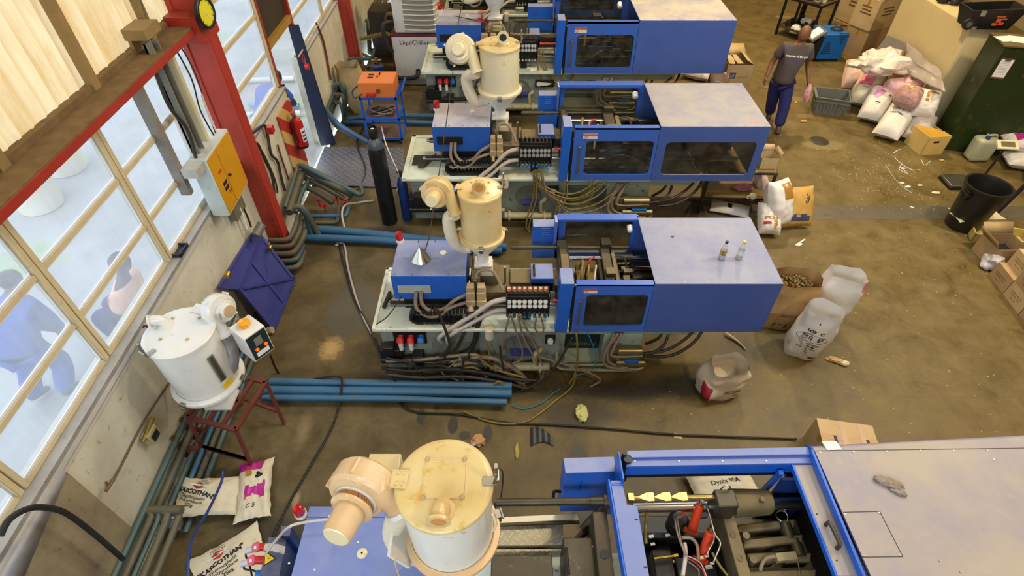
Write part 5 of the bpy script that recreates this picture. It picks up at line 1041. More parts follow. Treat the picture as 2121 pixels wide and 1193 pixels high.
# elbows at the foot of the near column
for k,(a,z,r,mt) in enumerate((([(556,497),(588,497),(602,490),(612,468),(618,446)],.42,.034,pipeg),([(560,511),(594,510),(608,503),(620,478),(625,455)],.34,.034,pipeg),([(562,526),(600,525),(615,516),(627,494),(632,478)],.26,.04,pipeg),([(566,542),(608,539),(620,528),(628,508)],.18,.036,teal),([(572,556),(608,555),(622,545),(630,522)],.12,.04,pipeg))):
    pipe([(x,y,z) for x,y in a],r,mt,['topmost','second','third','fourth','lowest'][k]+' of the five stacked elbow pipes at the foot of the near red column',sub=5,group='stacked elbows at the near red column')
for k,(a,r,mt,lb) in enumerate((([(628,476,.12),(700,478,.12),(900,498,.12),(1050,512,.12)],.062,pipeb,'rear of the two thick blue pipes crossing behind the bottle machine'),([(628,492,.10),(700,494,.1),(820,500,.1),(1040,520,.1)],.055,pipeb,'front of the two thick blue pipes crossing behind the bottle machine'),
    ([(560,790,.12),(800,794,.12),(1060,800,.12)],.045,pipeb,'rear blue pipe of the three on the floor before the bottle machine'),([(545,808,.10),(800,810,.10),(1060,815,.10)],.05,pipeb,'middle pipe of the three on the floor before the bottle machine'),([(545,824,.09),(800,825,.09),(900,829,.09),(1050,833,.09)],.036,pipeb,'nearest and thinnest of the three floor pipes before the bottle machine'),
    ([(622,432,.55),(630,436,.53),(637,450,.4),(645,486,.12)],.05,teal,'left steep teal pipe dropping in front of the chequer plate'),([(606,430,.6),(620,428,.6),(634,440,.5),(660,486,.12)],.04,pipeg,'right steep grimy pipe dropping to the blue floor pipes'),
    ([(640,448,.15),(705,447,.15),(717,445,.15),(722,430,.15)],.03,pipeb,'thin blue pipe with an elbow near the red valve taps'),([(640,462,.12),(690,461,.12),(700,455,.12),(702,430,.12)],.034,pipeg,'grimy elbow pipe beside the thin blue one by the valve taps'),
    ([(620,343,.62),(640,350,.6),(690,376,.4),(744,404,.16)],.045,teal,'highest slanting pipe of the rack beside the chequer plate'),([(628,352,.52),(690,384,.36),(728,403,.16)],.05,pipeg,'second slanting pipe of the rack beside the chequer plate'),([(630,368,.4),(680,392,.3),(712,412,.12)],.04,pipeg,'third slanting pipe of the rack beside the chequer plate'),
    ([(628,385,.3),(660,400,.24),(690,420,.12)],.045,pipeg,'lowest slanting pipe of the rack beside the chequer plate'),([(618,343,.62),(612,360,.6),(590,430,.5)],.03,teal,'slim pipe running back along the wall from the slanting rack'),([(626,360,.5),(618,378,.5),(598,440,.42)],.06,pipeg,'fat grimy pipe running back along the wall from the slanting rack'),([(640,372,.4),(625,400,.4),(612,440,.36)],.035,teal,'short teal pipe inside the slanting pipe rack'),
    ([(744,404,.12),(752,400,.12),(748,386,.1)],.03,teal,'small upturned elbow at the end of the slanting rack'),([(655,228,.45),(700,256,.35),(762,294,.1)],.04,pipeb,'bright blue slanting pipe left of the blue trolley'),([(658,236,.35),(700,264,.25),(740,288,.1)],.04,pipeg,'grimy slanting pipe under the bright blue one by the trolley'),
    ([(655,228,.45),(668,200,.45),(700,140,.45),(712,122,.45),(762,122,.45),(772,114,.45),(776,100,.45)],.035,teal,'long pipe going round the foot of the far red column'),([(666,232,.35),(680,205,.35),(706,150,.35),(716,135,.35),(764,138,.35),(775,128,.35)],.035,pipeg,'second pipe round the foot of the far red column'),([(676,236,.3),(690,205,.3),(714,150,.3)],.04,pipeg,'third pipe of the bundle behind the doorway, next to the brown sack'),
    ([(686,176,.6),(704,175,.6),(714,186,.55),(716,225,.1)],.034,teal,'tall hooked pipe beside the brown sack'),([(694,196,.5),(706,196,.5),(712,206,.45),(714,240,.1)],.034,pipeg,'shorter hooked pipe beside the brown sack'),([(690,212,.4),(702,212,.4),(708,222,.35),(712,252,.06)],.03,teal,'lowest hooked pipe beside the brown sack'),
    ([(712,254,.06),(780,253,.06),(860,254,.06),(900,255,.06)],.04,pipeb,'blue pipe on the floor passing under the blue trolley'),([(720,246,.1),(780,240,.1),(900,240,.1)],.045,pipeb,'rear floor pipe passing behind the blue trolley'),
    ([(770,105,.1),(812,105,.1)],.05,teal,'short thick pipe feeding the blue filter by the chiller'),([(750,30,.5),(770,10,.5),(790,-25,.5)],.05,pipeg,'left pipe of the far bundle behind the far red column'),([(762,36,.45),(782,12,.45),(800,-25,.45)],.05,pipeg,'middle pipe of the far bundle behind the far red column'),([(774,40,.4),(792,14,.4),(812,-25,.4)],.05,pipeg,'right pipe of the far bundle behind the far red column'),
    ([(752,44,.5),(762,46,.5),(764,70,.3),(766,110,.1)],.05,teal,'dark bent pipe dropping left of the chiller'))):
    pipe(a,r,mt,lb,sub=4)
for i,(x,y) in enumerate(((660,417),(672,428),(698,412),(716,418))):
    m=MB(); p=Z(x,y,.22); m.cyl(p-Vector((0,0,.1)),p,.012,n=8)
    for k in range(4): m.cb(p+Vector((0,0,.01)),.075,.018,.014,rot('Z',45*k))
    tag(m.done('valve_tap',redb),['leftmost','second from the left','third from the left','rightmost'][i]+' red valve tap among the pipes below the chequer plate','valve','red valve taps')
# red stand under the white dryer
T_=[Vector((-3.134+.05,2.90,.66)),Vector((-2.57,2.76,.66)),Vector((-2.46,3.30,.66)),Vector((-2.95,3.42,.66))]
st=thing('steel_stand',(-2.78,3.1,0),'rusty red angle-iron stand carrying the white dryer','stand')
m=MB()
def bar(m,a,b,w=.03,h=.03):
    a,b=Vector(a),Vector(b); d=(b-a).normalized(); s=d.cross(Vector((0,0,1)))
    s=s.normalized()*w/2 if s.length>.01 else Vector((w/2,0,0)); u=s.cross(d).normalized()*h/2
    m.hexa([a-s-u,a+s-u,b+s-u,b-s-u],[a-s+u,a+s+u,b+s+u,b-s+u])
for i in range(4): bar(m,T_[i],T_[(i+1)%4],.04,.035)
for t in (.42,.72): bar(m,T_[0].lerp(T_[1],t),T_[3].lerp(T_[2],t),.035,.03)
for t in (.5,): bar(m,T_[0].lerp(T_[1],.42).lerp(T_[3].lerp(T_[2],.42),t),T_[0].lerp(T_[1],.72).lerp(T_[3].lerp(T_[2],.72),t),.03,.03)
for v in m.v: v.z-=.017
m.done('top_frame',rust,st)
Fq=[Vector((-3.13,2.85,0)),Vector((-2.60,2.70,0)),Vector((-2.44,3.22,0)),Vector((-2.98,3.46,0))]
for i in range(4): m=MB(); bar(m,Fq[i],T_[i]-Vector((0,0,.03)),.03,.03); m.done('leg',rust,st)
m=MB(); bar(m,Fq[0].lerp(T_[0],.25),Fq[1].lerp(T_[1],.25),.03,.03); bar(m,Fq[2].lerp(T_[2],.3),Fq[3].lerp(T_[3],.3),.03,.03); bar(m,Fq[1].lerp(T_[1],.25),Fq[0].lerp(T_[0],.25)); m.each('lower_rail',rust,st)
# leaning violet-blue steel flap with cross bracing
B0,B1=Vector((-2.97,4.53,.01)),Vector((-2.98,5.47,.01)); U0,U1=WL(492,600,.22),WL(537,486,.16)
fl=thing('steel_flap',(-3.1,5.0,0),'violet-blue cross-braced steel flap leaning against the wall','steel door')
nrm=(B1-B0).cross(U0-B0).normalized(); nrm = nrm if nrm.x>0 else -nrm
m=MB(); m.hexa([B0,B1,U1,U0],[p+nrm*.012 for p in (B0,B1,U1,U0)]); m.done('sheet',purp,fl)
m=MB(); q=lambda u,v: B0.lerp(B1,u).lerp(U0.lerp(U1,u),v)+nrm*.022
for a,b in (((.02,0),(.98,0)),((.02,.98),(.98,.98)),((.02,0),(.02,1)),((.98,0),(.98,1)),((.02,.02),(.98,.98)),((.98,.02),(.02,.98)),((.5,.0),(.5,1))): bar(m,q(*a),q(*b),.035,.02)
m.done('bracing',purp,fl)
V0,V1=WL(449,597,.14),WL(520,484,.12)
m=MB(); m.hexa([U0,U1,V1,V0],[p+nrm*.012 for p in (U0,U1,V1,V0)]); a,b=U0.lerp(V0,.5),U1.lerp(V1,.5); bar(m,U0.lerp(V0,.98)+nrm*.02,U1.lerp(V1,.98)+nrm*.02,.03,.02); m.done('upper_sheet',purp,fl)
m=MB()
for x,y in ((568,688,),): p=B0+Vector((.0,-.03,.05)); m.cyl(p-nrm*.03,p+nrm*.03,.045,n=16)
m.done('rubber_wheel',beige,fl)
for x,y in ((604,574),(602,598)):
    m=MB(); p=Z(x,y,.06); m.tube([p,p+Vector((.06,.0,.01)),p+Vector((.06,.03,.01)),p+Vector((0,.03,0))],.008); m.done('hinge_loop',steelb,fl)
for x,y in ((471,569),(559,514)):
    m=MB(); p=WL(x,y,.3); m.cyl(p-Vector((0,.03,0)),p+Vector((0,.03,0)),.03,n=14); m.done('brass_roller',brass,fl)
m=MB(); a,b=WL(530,488,.25),WL(542,465,.30); m.tube([a,b],.055,n=20,sub=1); m.lathe([(.045,.0),(.055,.003)],b,(b-a),n=20); tag(m.done('grey_pipe_offcut',pm('grey_tube',(120,116,110),.5,.2,.2,6)),'short grey tube resting on the top of the violet flap','pipe')
# electric box, cable tray, conduits, clock, extinguisher
eb=thing('distribution_box',WP(.2,5.2,1.5),'orange-fronted electric distribution box with pale side next to the near column','electric box')
m=MB(); wbox(m,.13,.31,4.90,5.55,1.5,2.2); m.done('box_body',pm('pale_box_side',(200,210,204),.45,0,.12,4,dust=.4,dcol=(150,140,120),wear=.06,wcol=(150,140,110)),eb,bevel=.006)
m=MB(); wbox(m,.31,.318,4.92,5.15,1.52,2.18); m.done('left_door',yellow,eb,bevel=.003); m=MB(); wbox(m,.31,.318,5.16,5.54,1.52,2.18); m.done('right_door',yellow,eb,bevel=.003)
m=MB(); m.cyl(WP(.318,5.2,1.84),WP(.345,5.2,1.84),.014); m.done('lock_knob',black,eb)
for k in range(2): m=MB(); wbox(m,.318,.320,5.02,5.12,1.80-.06*k,1.84-.06*k); m.done('black_sticker',ink,eb)
for k,(y,z,c_) in enumerate(((5.02,1.95,inkr),(5.08,1.68,inkr))): m=MB(); wbox(m,.318,.3195,y,y+.08,z,z+.03); m.done('red_print',c_,eb)
m=MB(); wbox(m,.14,.2,5.2,5.5,1.2,1.5); tag(m.done('terminal_block',pm('grey_trunk',(120,112,92),.7,0,.3,6)),'dirty terminal block on the plaster under the electric box','block')
m=MB(); wbox(m,.13,.28,4.72,4.90,2.1,2.2)
for k in range(6): wbox(m,.28,.285,4.735+k*.028,4.75+k*.028,2.11,2.18)
tag(m.done('slotted_duct',pm('slotted_duct_plastic',(190,188,180),.5,0,.15,6,dust=.4)),'short grey slotted wiring duct left of the electric box top','duct')
m=MB(); wbox(m,.14,.16,5.02,5.14,2.2,3.3); wbox(m,.14,.22,5.02,5.03,2.2,3.3); wbox(m,.14,.22,5.13,5.14,2.2,3.3); tag(m.done('cable_tray',pm('galvanised_tray',(150,148,136),.45,.3,.25,4,dust=.3)),'upright galvanised cable tray above the electric box','cable tray')
m=MB(); wbox(m,.02,.12,4.72,4.79,1.9,3.2); tag(m.done('grey_trunking',pm('weathered_trunking',(140,132,120),.6,0,.35,6)),'weathered grey trunking running down the window left of the tray','trunking')
m=MB(); wbox(m,.13,.2,5.28,5.33,2.2,3.2); tag(m.done('cream_trunking',framem),'cream trunking strip between cable tray and red column','trunking')
for k,(pts,r,mt) in enumerate((([(.2,4.95,3.2),(.2,4.9,2.8),(.22,4.98,2.5),(.2,4.95,2.2)],.018,hosed),([(.2,5.4,3.1),(.22,5.42,2.8),(.2,5.38,2.5),(.22,5.4,2.2)],.008,rubber),([(.2,5.5,3.1),(.2,5.56,2.8),(.2,5.5,2.4),(.22,5.45,2.2)],.007,rubber),([(.2,5.52,2.6),(.2,5.5,2.4),(.22,5.46,2.2)],.012,pm('pale_conduit',(190,180,170),.5,0,.1,5)))):
    m=MB(); m.tube([WP(*p) for p in pts],r); tag(m.done('cable',mt),['thick dark cable down the left of the tray','thin black cable nearest the tray above the box','thin wavy black cable against the red column','pale conduit entering the top of the electric box'][k],'cable','cables above the electric box')
m=MB(); wbox(m,.0,.2,5.02,5.3,3.33,3.42); wbox(m,.02,.05,5.02,5.3,3.2,3.33); tag(m.done('timber_bracket',wood),'timber bracket box above the red beam, beside the column','bracket')
for k,(a,b) in enumerate((((282,52),(303,98)),((288,0),(312,92)))):
    p,q=WL(a[0],a[1],.05),WL(b[0],b[1],.05); m=MB(); m.tube([p,p.lerp(q,.5)+Vector((0,.02,0)),q],.02 if k==0 else .016); tag(m.done('dark_conduit',pipeg),['short thick conduit stub standing on the red beam','long dark conduit climbing the translucent sheet'][k],'conduit')
p=WL(424,26,.40); ck=thing('wall_clock',p,'round black-rimmed wall clock with yellow face at the column top','clock')
ax=Vector((.97,-.12,.0)).normalized()
m=MB(); m.lathe([(.0,-.02),(.14,-.02),(.15,-.01),(.15,.02),(.14,.028),(.125,.028),(.12,.012)],p,ax,n=40); m.done('clock_rim',black,ck)
m=MB(); m.lathe([(0,.0125),(.121,.0125)],p,ax,n=40); cf=m.done('clock_face',pm('clock_yellow',(226,212,40),.4,0,.05,5),ck); s1=ax.orthogonal().normalized(); up=(Vector((0,0,1))-ax*ax.z).normalized(); sd=ax.cross(up)
m=MB(); c0=p+ax*.015
for k in range(12):
    a=2*PI*k/12; d=up*math.cos(a)+sd*math.sin(a); w=ax.cross(d)*.003; m.add([c0+d*.098-w,c0+d*.098+w,c0+d*.115+w,c0+d*.115-w],[(0,1,2,3)])
m.done('hour_marks',ink,cf,recalc=False)
for L_,a,w in ((.06,2.2,.006),(.09,3.6,.004)): m=MB(); d=up*math.cos(a)+sd*math.sin(a); wv=ax.cross(d)*w; m.add([c0+ax*.002-wv,c0+ax*.002+wv,c0+ax*.002+d*L_+wv*.3,c0+ax*.002+d*L_-wv*.3],[(0,1,2,3)]); m.done('clock_hand',white,cf,recalc=False)
# striped board, extinguisher
q=lambda y,z: WP(.115,y,z)
m=MB(); m.hexa([WP(.105,7.35,.3),WP(.125,7.35,.3),WP(.125,7.97,.3),WP(.105,7.97,.3)],[WP(.105,7.35,1.4),WP(.125,7.35,1.4),WP(.125,7.97,1.4),WP(.105,7.97,1.4)])
stripe,nt,b=mk('red_yellow_stripes'); L=nt.links; _g=N(nt,'ShaderNodeNewGeometry').outputs['Position']; sx=N(nt,'ShaderNodeSeparateXYZ'); L.new(_g,sx.inputs[0])
_f=mth(nt,'FRACT',mth(nt,'MULTIPLY',mth(nt,'SUBTRACT',sx.outputs[2],mth(nt,'MULTIPLY',sx.outputs[1],-.8)),2.4)); L.new(mix(nt,ramp(nt,_f,.5,.51),srgb(168,44,32),srgb(196,160,92)),b.inputs['Base Color']); b.inputs['Roughness'].default_value=.7
tag(m.done('striped_board',stripe),'red and yellow diagonally striped board behind the fire extinguisher','board')
fe=thing('fire_extinguisher',WP(.22,7.72,.72),'red fire extinguisher hanging by the doorway on a striped board','fire extinguisher'); c0=WP(.22,7.72,0)
m=MB(); m.lathe([(0,.72),(.085,.72),(.09,.74),(.09,.76)],c0,n=28); m.done('base_ring',black,fe)
m=MB(); m.lathe([(.088,.76),(.09,.78),(.09,1.1),(.075,1.17),(.03,1.2),(.025,1.23)],c0,n=28); fb=m.done('cylinder_body',redb,fe)
m=MB(); m.cyl(c0+Vector((0,0,1.23)),c0+Vector((0,0,1.28)),.02); m.box(c0.x-.02,c0.x+.02,c0.y-.09,c0.y+.03,1.27,1.285); m.box(c0.x-.02,c0.x+.02,c0.y-.08,c0.y+.03,1.3,1.315); m.done('valve_handle',pm('faded_red_handle',(170,80,60),.5,0,.2,8),fe)
m=MB(); m.tube([c0+Vector((.02,0,1.26)),c0+Vector((.0,-.1,1.22)),c0+Vector((-.02,-.11,1.0)),c0+Vector((.0,-.105,.85))],.012); m.done('hose',rubber,fe)
m=MB(); vs=[]
for k in range(9):
    a=-.9+k*.16; 
    for z in (.83,1.05): vs.append(c0+Vector((.0912*math.cos(a),.0912*math.sin(a),z)))
m.add(vs,[(2*k,2*k+2,2*k+3,2*k+1) for k in range(8)]); lb=m.done('paper_label',paper,fb,recalc=False)
for z,mt,h in ((.99,inkb,.03),(.93,inkr,.03),(.87,inkb,.035)):
    m=MB(); vs=[]
    for k in range(7):
        a=-.8+k*.15
        for zz in (z-h/2,z+h/2): vs.append(c0+Vector((.092*math.cos(a),.092*math.sin(a),zz)))
    m.add(vs,[(2*k,2*k+2,2*k+3,2*k+1) for k in range(6)]); m.done('label_print',mt,lb,recalc=False)
m=MB(); a=WL(560,268,.2); m.cb(a,.08,.1,.1); tag(m.done('alarm_box',redb,bevel=.006),'small red alarm call box left of the fire extinguisher','alarm box')
a=WL(633,138,.16); m=MB(); m.cyl(a,a+Vector((.05,0,0)),.05,n=20); m.tube([a+Vector((0,0,.04)),a+Vector((0,-.05,.12)),a+Vector((0,.0,.2)),a+Vector((0,.06,.12)),a+Vector((0,.02,.04))],.005); tag(m.done('alarm_bell',redb),'small round red bell with a wire loop beyond the doorway','bell')
# cables and pipes on the plaster
for k,(pts,r,mt,n,lb) in enumerate((([(525,295),(535,300),(548,330),(562,360),(568,400),(560,410),(548,408)],.018,hosed,.16,'dark hose hooked at its lower end right of the near column'),([(525,300),(540,310),(556,340),(570,375),(575,400)],.014,hosed,.14,'second dark hose hanging right of the near column'),([(525,345),(540,370),(545,395),(548,410)],.012,rubber,.14,'short black hose low beside the near column'),
    ([(524,275),(540,262),(550,262),(556,290),(562,320),(575,335),(583,370),(590,395)],.02,hosed,.14,'bent conduit between near column and fire extinguisher'),([(575,300),(584,330),(598,372)],.014,rust,.13,'thin red pipe running down under the striped board'),
    ([(655,48),(668,80),(675,110),(685,165)],.02,rust,.13,'red pipe down the plaster between doorway and far column'),([(618,118),(640,82),(660,48)],.01,framem,.14,'pale cable rising to the far windows'),
    ([(222,1003),(240,985),(300,870),(370,760),(430,640)],0.009,pm('brown_stained_pipe',(116,86,58),.6,0,.3,5),.12,'rust-stained pipe slanting along the plaster below the windows'),([(0,1110),(20,1075),(60,1053),(100,1052),(140,1065),(200,1110),(255,1158)],.02,rubber,.3,'thick black hose arching over the near plaster corner'),
    ([(505,432),(515,455),(520,470)],.012,rubber,.2,'black cable below the electric box'),([(497,430),(505,450),(512,475)],.008,paper,.2,'pale cable below the electric box'))):
    m=MB(); m.tube([WL(x,y,n) for x,y in pts],r); tag(m.done('wall_pipe',mt),lb,'pipe')
a=WL(313,900,.16); sb=thing('wall_socket',a,'dirty cream socket box on the plaster near the stand','socket'); m=MB(); m.cb(a,.07,.14,.14); m.done('socket_body',pm('dirty_cream_plastic',(176,168,120),.5,0,.3,8),sb,bevel=.01); m=MB(); m.cb(a+Vector((.036,0,-.01)),.004,.09,.08); m.done('socket_face',black,sb)
m=MB(); m.cyl(a+Vector((0,-.1,.05)),a+Vector((0,.12,.09)),.02,n=10); m.done('cable_gland',brass,sb)
a=WL(226,1005,.17); m=MB(); m.cyl(a-Vector((0,.05,0)),a+Vector((.01,.05,.0)),.014,n=12); m.cyl(a,a+Vector((0,0,.05)),.01); tag(m.done('pipe_tee',MATS['brown_stained_pipe']),'rusty tee fitting at the lower end of the slanting pipe','pipe fitting')
a=WL(296,680,.105); m=MB(); m.cyl(a,a+Vector((.03,0,0)),.03,n=10); tag(m.done('wall_bolt',rust),'rusty bolt head in the plaster beside the white dryer','bolt')
m=MB(); wbox(m,.12,.3,5.05,5.25,1.0,1.0)
a=WL(371,520,.07); tr=MB(); 
wbox(tr,.0,.13,a.y-.09,a.y+.09,1.578,1.585)
for n0,n1,y0,y1 in ((.0,.01,-.09,.09),(.12,.13,-.09,.09),(0,.13,-.09,-.08),(0,.13,.08,.09)): wbox(tr,n0,n1,a.y+y0,a.y+y1,1.585,1.62)
tag(tr.done('small_tray',pm('dark_blue_tray',(36,40,58),.5,0,.2,5)),'small dark plastic tray on the window ledge','tray')
m=MB(); wbox(m,.106,.125,.1,1.93,.42,1.52); tag(m.done('leaning_board',pm('weathered_board',(150,136,108),.8,0,.4,3,bump=.4,wear=.2,wcol=(100,88,70))),'weathered board fixed to the plaster at the near left corner','board')
m=MB(); m.add([WP(.128,1.25,1.3),WP(.128,1.9,1.43),WP(.128,1.93,1.5),WP(.128,1.3,1.52),WP(.128,1.0,1.45)],[(0,1,2,3,4)]); tag(m.done('peeling_sheet',pm('peeling_white_paint',(186,186,192),.6,0,.25,6),recalc=False,solid=.004),'patch of peeling white sheet at the top of the weathered board','sheet')
# gas cylinder, trolley with orange box, sack, chiller
g0=Vector((-1.86,6.75,0)); gc=thing('gas_cylinder',g0,'tall black gas cylinder standing between the two rear machines','gas cylinder')
m=MB(); m.lathe([(0,0),(.11,.0),(.118,.02),(.118,1.2),(.112,1.28),(.085,1.37),(.045,1.42),(.04,1.45)],g0,n=32); m.done('cylinder_body',pm('scuffed_black_paint',(26,28,34),.42,.2,.3,6,wear=.08,wcol=(84,84,90)),gc)
m=MB(); m.lathe([(.112,1.281),(.113,1.285),(.086,1.372),(.05,1.418)],g0,n=32); m.done('grey_shoulder',pm('grey_shoulder_paint',(84,90,100),.4,.3,.2,6),gc)
m=MB(); m.lathe([(.062,1.42),(.07,1.44),(.07,1.55),(.062,1.57),(.055,1.57),(.055,1.46)],g0,n=24); m.done('valve_guard',black,gc); m=MB(); m.ball(g0+Vector((0,0,1.54)),.03,.02,.02,n=8); m.done('valve',paper,gc)
g1=Vector((-1.60,6.82,0)); c1=thing('gas_cylinder',g1,'small dark blue bottle tucked behind the tall black gas cylinder','gas cylinder'); m=MB(); m.lathe([(0,0),(.07,0),(.075,.02),(.075,.62),(.05,.72),(.02,.76)],g1,n=20); m.done('cylinder_body',bluedk,c1); m=MB(); m.cyl(g1+Vector((0,0,.75)),g1+Vector((0,0,.86)),.02); m.cyl(g1+Vector((-.05,0,.83)),g1+Vector((.05,0,.83)),.012); m.done('valve',dsteel,c1)
tb=bluef=pm('cobalt_trolley_paint',(18,86,190),.4,0,.1,5)
tx0,tx1,ty0,ty1=-2.62,-1.98,9.05,9.6; tro=thing('workshop_trolley',((tx0+tx1)/2,9.3,0),'cobalt blue three-shelf trolley by the far wall','trolley')
m=MB(); 
for x in (tx0,tx1-.035):
    for y in (ty0,ty1-.035): m.box(x,x+.035,y,y+.035,.06,.88)
m.box(tx0,tx1,ty0,ty0+.03,.84,.88); m.box(tx0,tx1,ty0,ty0+.03,.46,.5); m.box(tx0,tx1,ty0,ty0+.03,.08,.12)
for x in (tx0,tx1-.03):
    for z in (.84,.46,.08): m.box(x,x+.03,ty0,ty1,z,z+.04)
m.tube([(tx1,ty0+.02,.86),(tx1+.1,ty0+.02,1.0),(tx1+.1,ty1-.02,1.0),(tx1,ty1-.02,.86)],.018,sub=1); m.done('trolley_frame',tb,tro,bevel=.004)
for z in (.1,.48,.86): m=MB().box(tx0+.01,tx1-.01,ty0+.01,ty1-.01,z,z+.015); m.done('shelf',pm('brown_shelf',(112,84,76),.6,0,.3,5),tro)
for x in (tx0+.03,tx1-.05):
    for y in (ty0+.03,ty1-.05): m=MB(); m.cyl((x,y,.03),(x+.025,y,.03),.03); m.done('castor',black,tro)
ob=thing('orange_control_box',(-2.28,9.3,.88),'orange steel control box on top of the blue trolley','control box')
m=MB(); m.box(-2.60,-2.0,9.06,9.52,.876,1.14); m.done('box_body',orange,ob,bevel=.008)
m=MB(); m.cyl((-2.27,9.06,1.0),(-2.27,9.03,1.0),.035,n=14); m.done('rotary_switch',pm('brown_switch',(110,60,30),.5,0,.2,6),ob)
for k,(x,y,s_) in enumerate(((-2.42,9.38,.045),(-2.42,9.26,.045))): m=MB(); m.box(x-s_,x+s_,y-.02,y+.02,1.14,1.15); m.done('display',ink,ob)
for x,y in ((-2.28,9.42),(-2.28,9.36),(-2.3,9.28)): m=MB(); m.cyl((x,y,1.14),(x,y,1.165),.012,n=8); m.done('push_button',black,ob)
for k in range(3): m=MB(); m.cyl((-2.46+k*.06,9.06,.95),(-2.46+k*.06,9.0,.93),.022,n=10); m.done('red_socket',redb,ob)
m=MB(); m.tube([(-2.55,9.05,.95),(-2.68,9.0,.9),(-2.72,9.1,.98),(-2.6,9.2,1.05)],.012); m.done('lead',hosed,ob)
for k in range(5):
    m=MB(); r_=random.Random(k); m.tube([(-2.3+.2*math.cos(a*1.3+k)+r_.uniform(-.03,.03),9.25+.13*math.sin(a*1.1+k*2),.52+.012*(k)+.02*math.sin(a*2)) for a in range(9)],.01); tag(m.done('cable_coil',[hosed,hoseb,rubber,hosed,hoseb][k]),'tangled cable coil on the middle shelf of the blue trolley','cable','coils on the trolley shelf')
# brown sack by the wall
def tallsack(name,label,c,w,d,h,mat,seed,lean=(0,0),rz=0,top=.0,open_=False,mat2=None,fmat=None,ny=18,parent=None,inner=None):
    """standing sack; v up, pinched or open at the top"""
    R3=rot('Z',rz)
    def S(u,v,k=1.0):
        a=2*PI*u; e=.55; cx=abs(math.cos(a))**e*(1 if math.cos(a)>0 else -1); cy=abs(math.sin(a))**e*(1 if math.sin(a)>0 else -1)
        bul=.86+.2*math.sin(PI*min(1,v*1.1))**.8; t=max(0,(v-.72)/.28)
        ww=w/2*bul*(1+ (0.02 if open_ else .05)*t); dd=d/2*bul*(1+(.05 if open_ else -.93)*t**1.3)
        p=Vector((cx*ww*k,cy*dd*k,h*v))
        nn=noise.noise(Vector((cx*1.6+seed,cy*1.6,v*3)))*.09+noise.noise(Vector((cx*3+seed,cy*3,v*9)))*.035
        p+=Vector((cx,cy,0))*nn*min(w,d)*1.1; p.z+=h*.06*noise.noise(Vector((cx*1.3,cy*1.3+seed,2)))*v
        if v<.06: p.x*=.94; p.y*=.94
        p.x+=lean[0]*v; p.y+=lean[1]*v
        return Vector(c)+R3@p
    nu=32; m=MB(); vs=[S(i/nu,j/ny) for j in range(ny+1) for i in range(nu)]
    fs=[(j*nu+i,j*nu+(i+1)%nu,(j+1)*nu+(i+1)%nu,(j+1)*nu+i) for j in range(ny) for i in range(nu)]+[tuple(range(nu))[::-1]]
    if not open_: fs.append(tuple(ny*nu+i for i in range(nu)))
    m.add(vs,fs)
    if fmat is not None:
        m.m=[fmat(((f[0]%nu)/nu),(f[0]//nu)/ny) if i<nu*ny else 0 for i,f in enumerate(m.f)]
    if open_:
        b=len(m.v); vs=[S(i/nu,1-(.55*j/6),.965) for j in range(7) for i in range(nu)]; m.mat(len(mat2) if False else 0)
        m.add(vs,[(j*nu+i,j*nu+(i+1)%nu,(j+1)*nu+(i+1)%nu,(j+1)*nu+i)[::-1] for j in range(6) for i in range(nu)]+[tuple(6*nu+i for i in range(nu))])
        m.add([],[(ny*nu+i-len(m.v),0,0) for i in []])
    mats=[mat]+(list(mat2) if mat2 else [])
    lo=min(v.z for v in m.v); 
    for v in m.v: v.z+=c[2]-lo
    o=m.done(name,mats,parent,ang=40,recalc=False)
    if label: tag(o,label,'sack')
    return o,S
sk,_=tallsack('brown_sack','crumpled brown paper sack with torn open top beside the far pipes',(-2.98,10.35,0),.5,.42,.85,pm('brown_crumpled_paper',(170,148,104),.7,0,.3,4,bump=.6,bs=12),3,(-.1,.2),20,open_=True)
# chiller
cx0,cx1,cyf,cyb=-2.46,-1.5,11.56,12.5
ch=thing('water_chiller',(-1.95,12.0,0),'white water chiller with ribbed round condenser on top','chiller')
m=MB(); m.box(cx0,cx1,cyf,cyb,.12,.98); m.done('cabinet',white,ch,bevel=.01); m=MB(); m.box(cx0-.01,cx1+.01,cyf-.01,cyb,.98,1.0); m.box(cx0-.01,cx0+.02,cyf-.012,cyf+.02,.12,.98); m.done('maroon_edge',pm('maroon_edge',(96,24,36),.4,0,.1,5),ch); m=MB(); m.box(cx0-.02,cx1,cyf-.08,cyb,.02,.14); m.done('plinth',pm('grey_plinth',(150,148,140),.5,0,.2,5),ch)
m=MB(); m.box(cx0+.08,cx1-.02,cyf+.12,cyb,1.0,1.9); hd=m.done('condenser_housing',white,ch,bevel=.03)
coil=pm('condenser_fins',(150,146,128),.6,0,.15,30)
m=MB(); m.lathe([(.3,1.05),(.3,1.88)],(cx1-.4,cyf+.42,0),(0,0,1),n=24); m.box(cx1-.66,cx1-.06,cyf+.10,cyf+.12,1.05,1.88); m.done('condenser_coil',coil,ch)
for k in range(9): m=MB(); z=1.08+k*.095; m.tube([(cx1-.68,cyf+.1,z),(cx1-.3,cyf+.06,z),(cx1-.05,cyf+.1,z),(cx1-.0,cyf+.3,z)],.013,n=6); m.done('guard_rib',white,ch)
tfm=lambda x,y: Vector((cx0+.47+x,cyf-.004,.86+y))
text('chiller_lettering','LiquiChiller',tfm,.13,pm('maroon_ink',(110,36,44),.5,0,.1,5),ch,bold=.001)
for pts,r in (([(-2.38,11.6,1.25),(-2.53,11.5,1.25),(-2.56,11.46,1.1),(-2.5,11.45,.75),(-2.46,11.54,.7)],.045),([(-1.98,11.55,.3),(-2.0,11.42,.22),(-2.2,11.38,.2),(-2.5,11.38,.22),(-2.75,11.42,.2)],.045)): m=MB(); m.tube(pts,r,n=12); m.done('insulated_hose',rubber,ch)
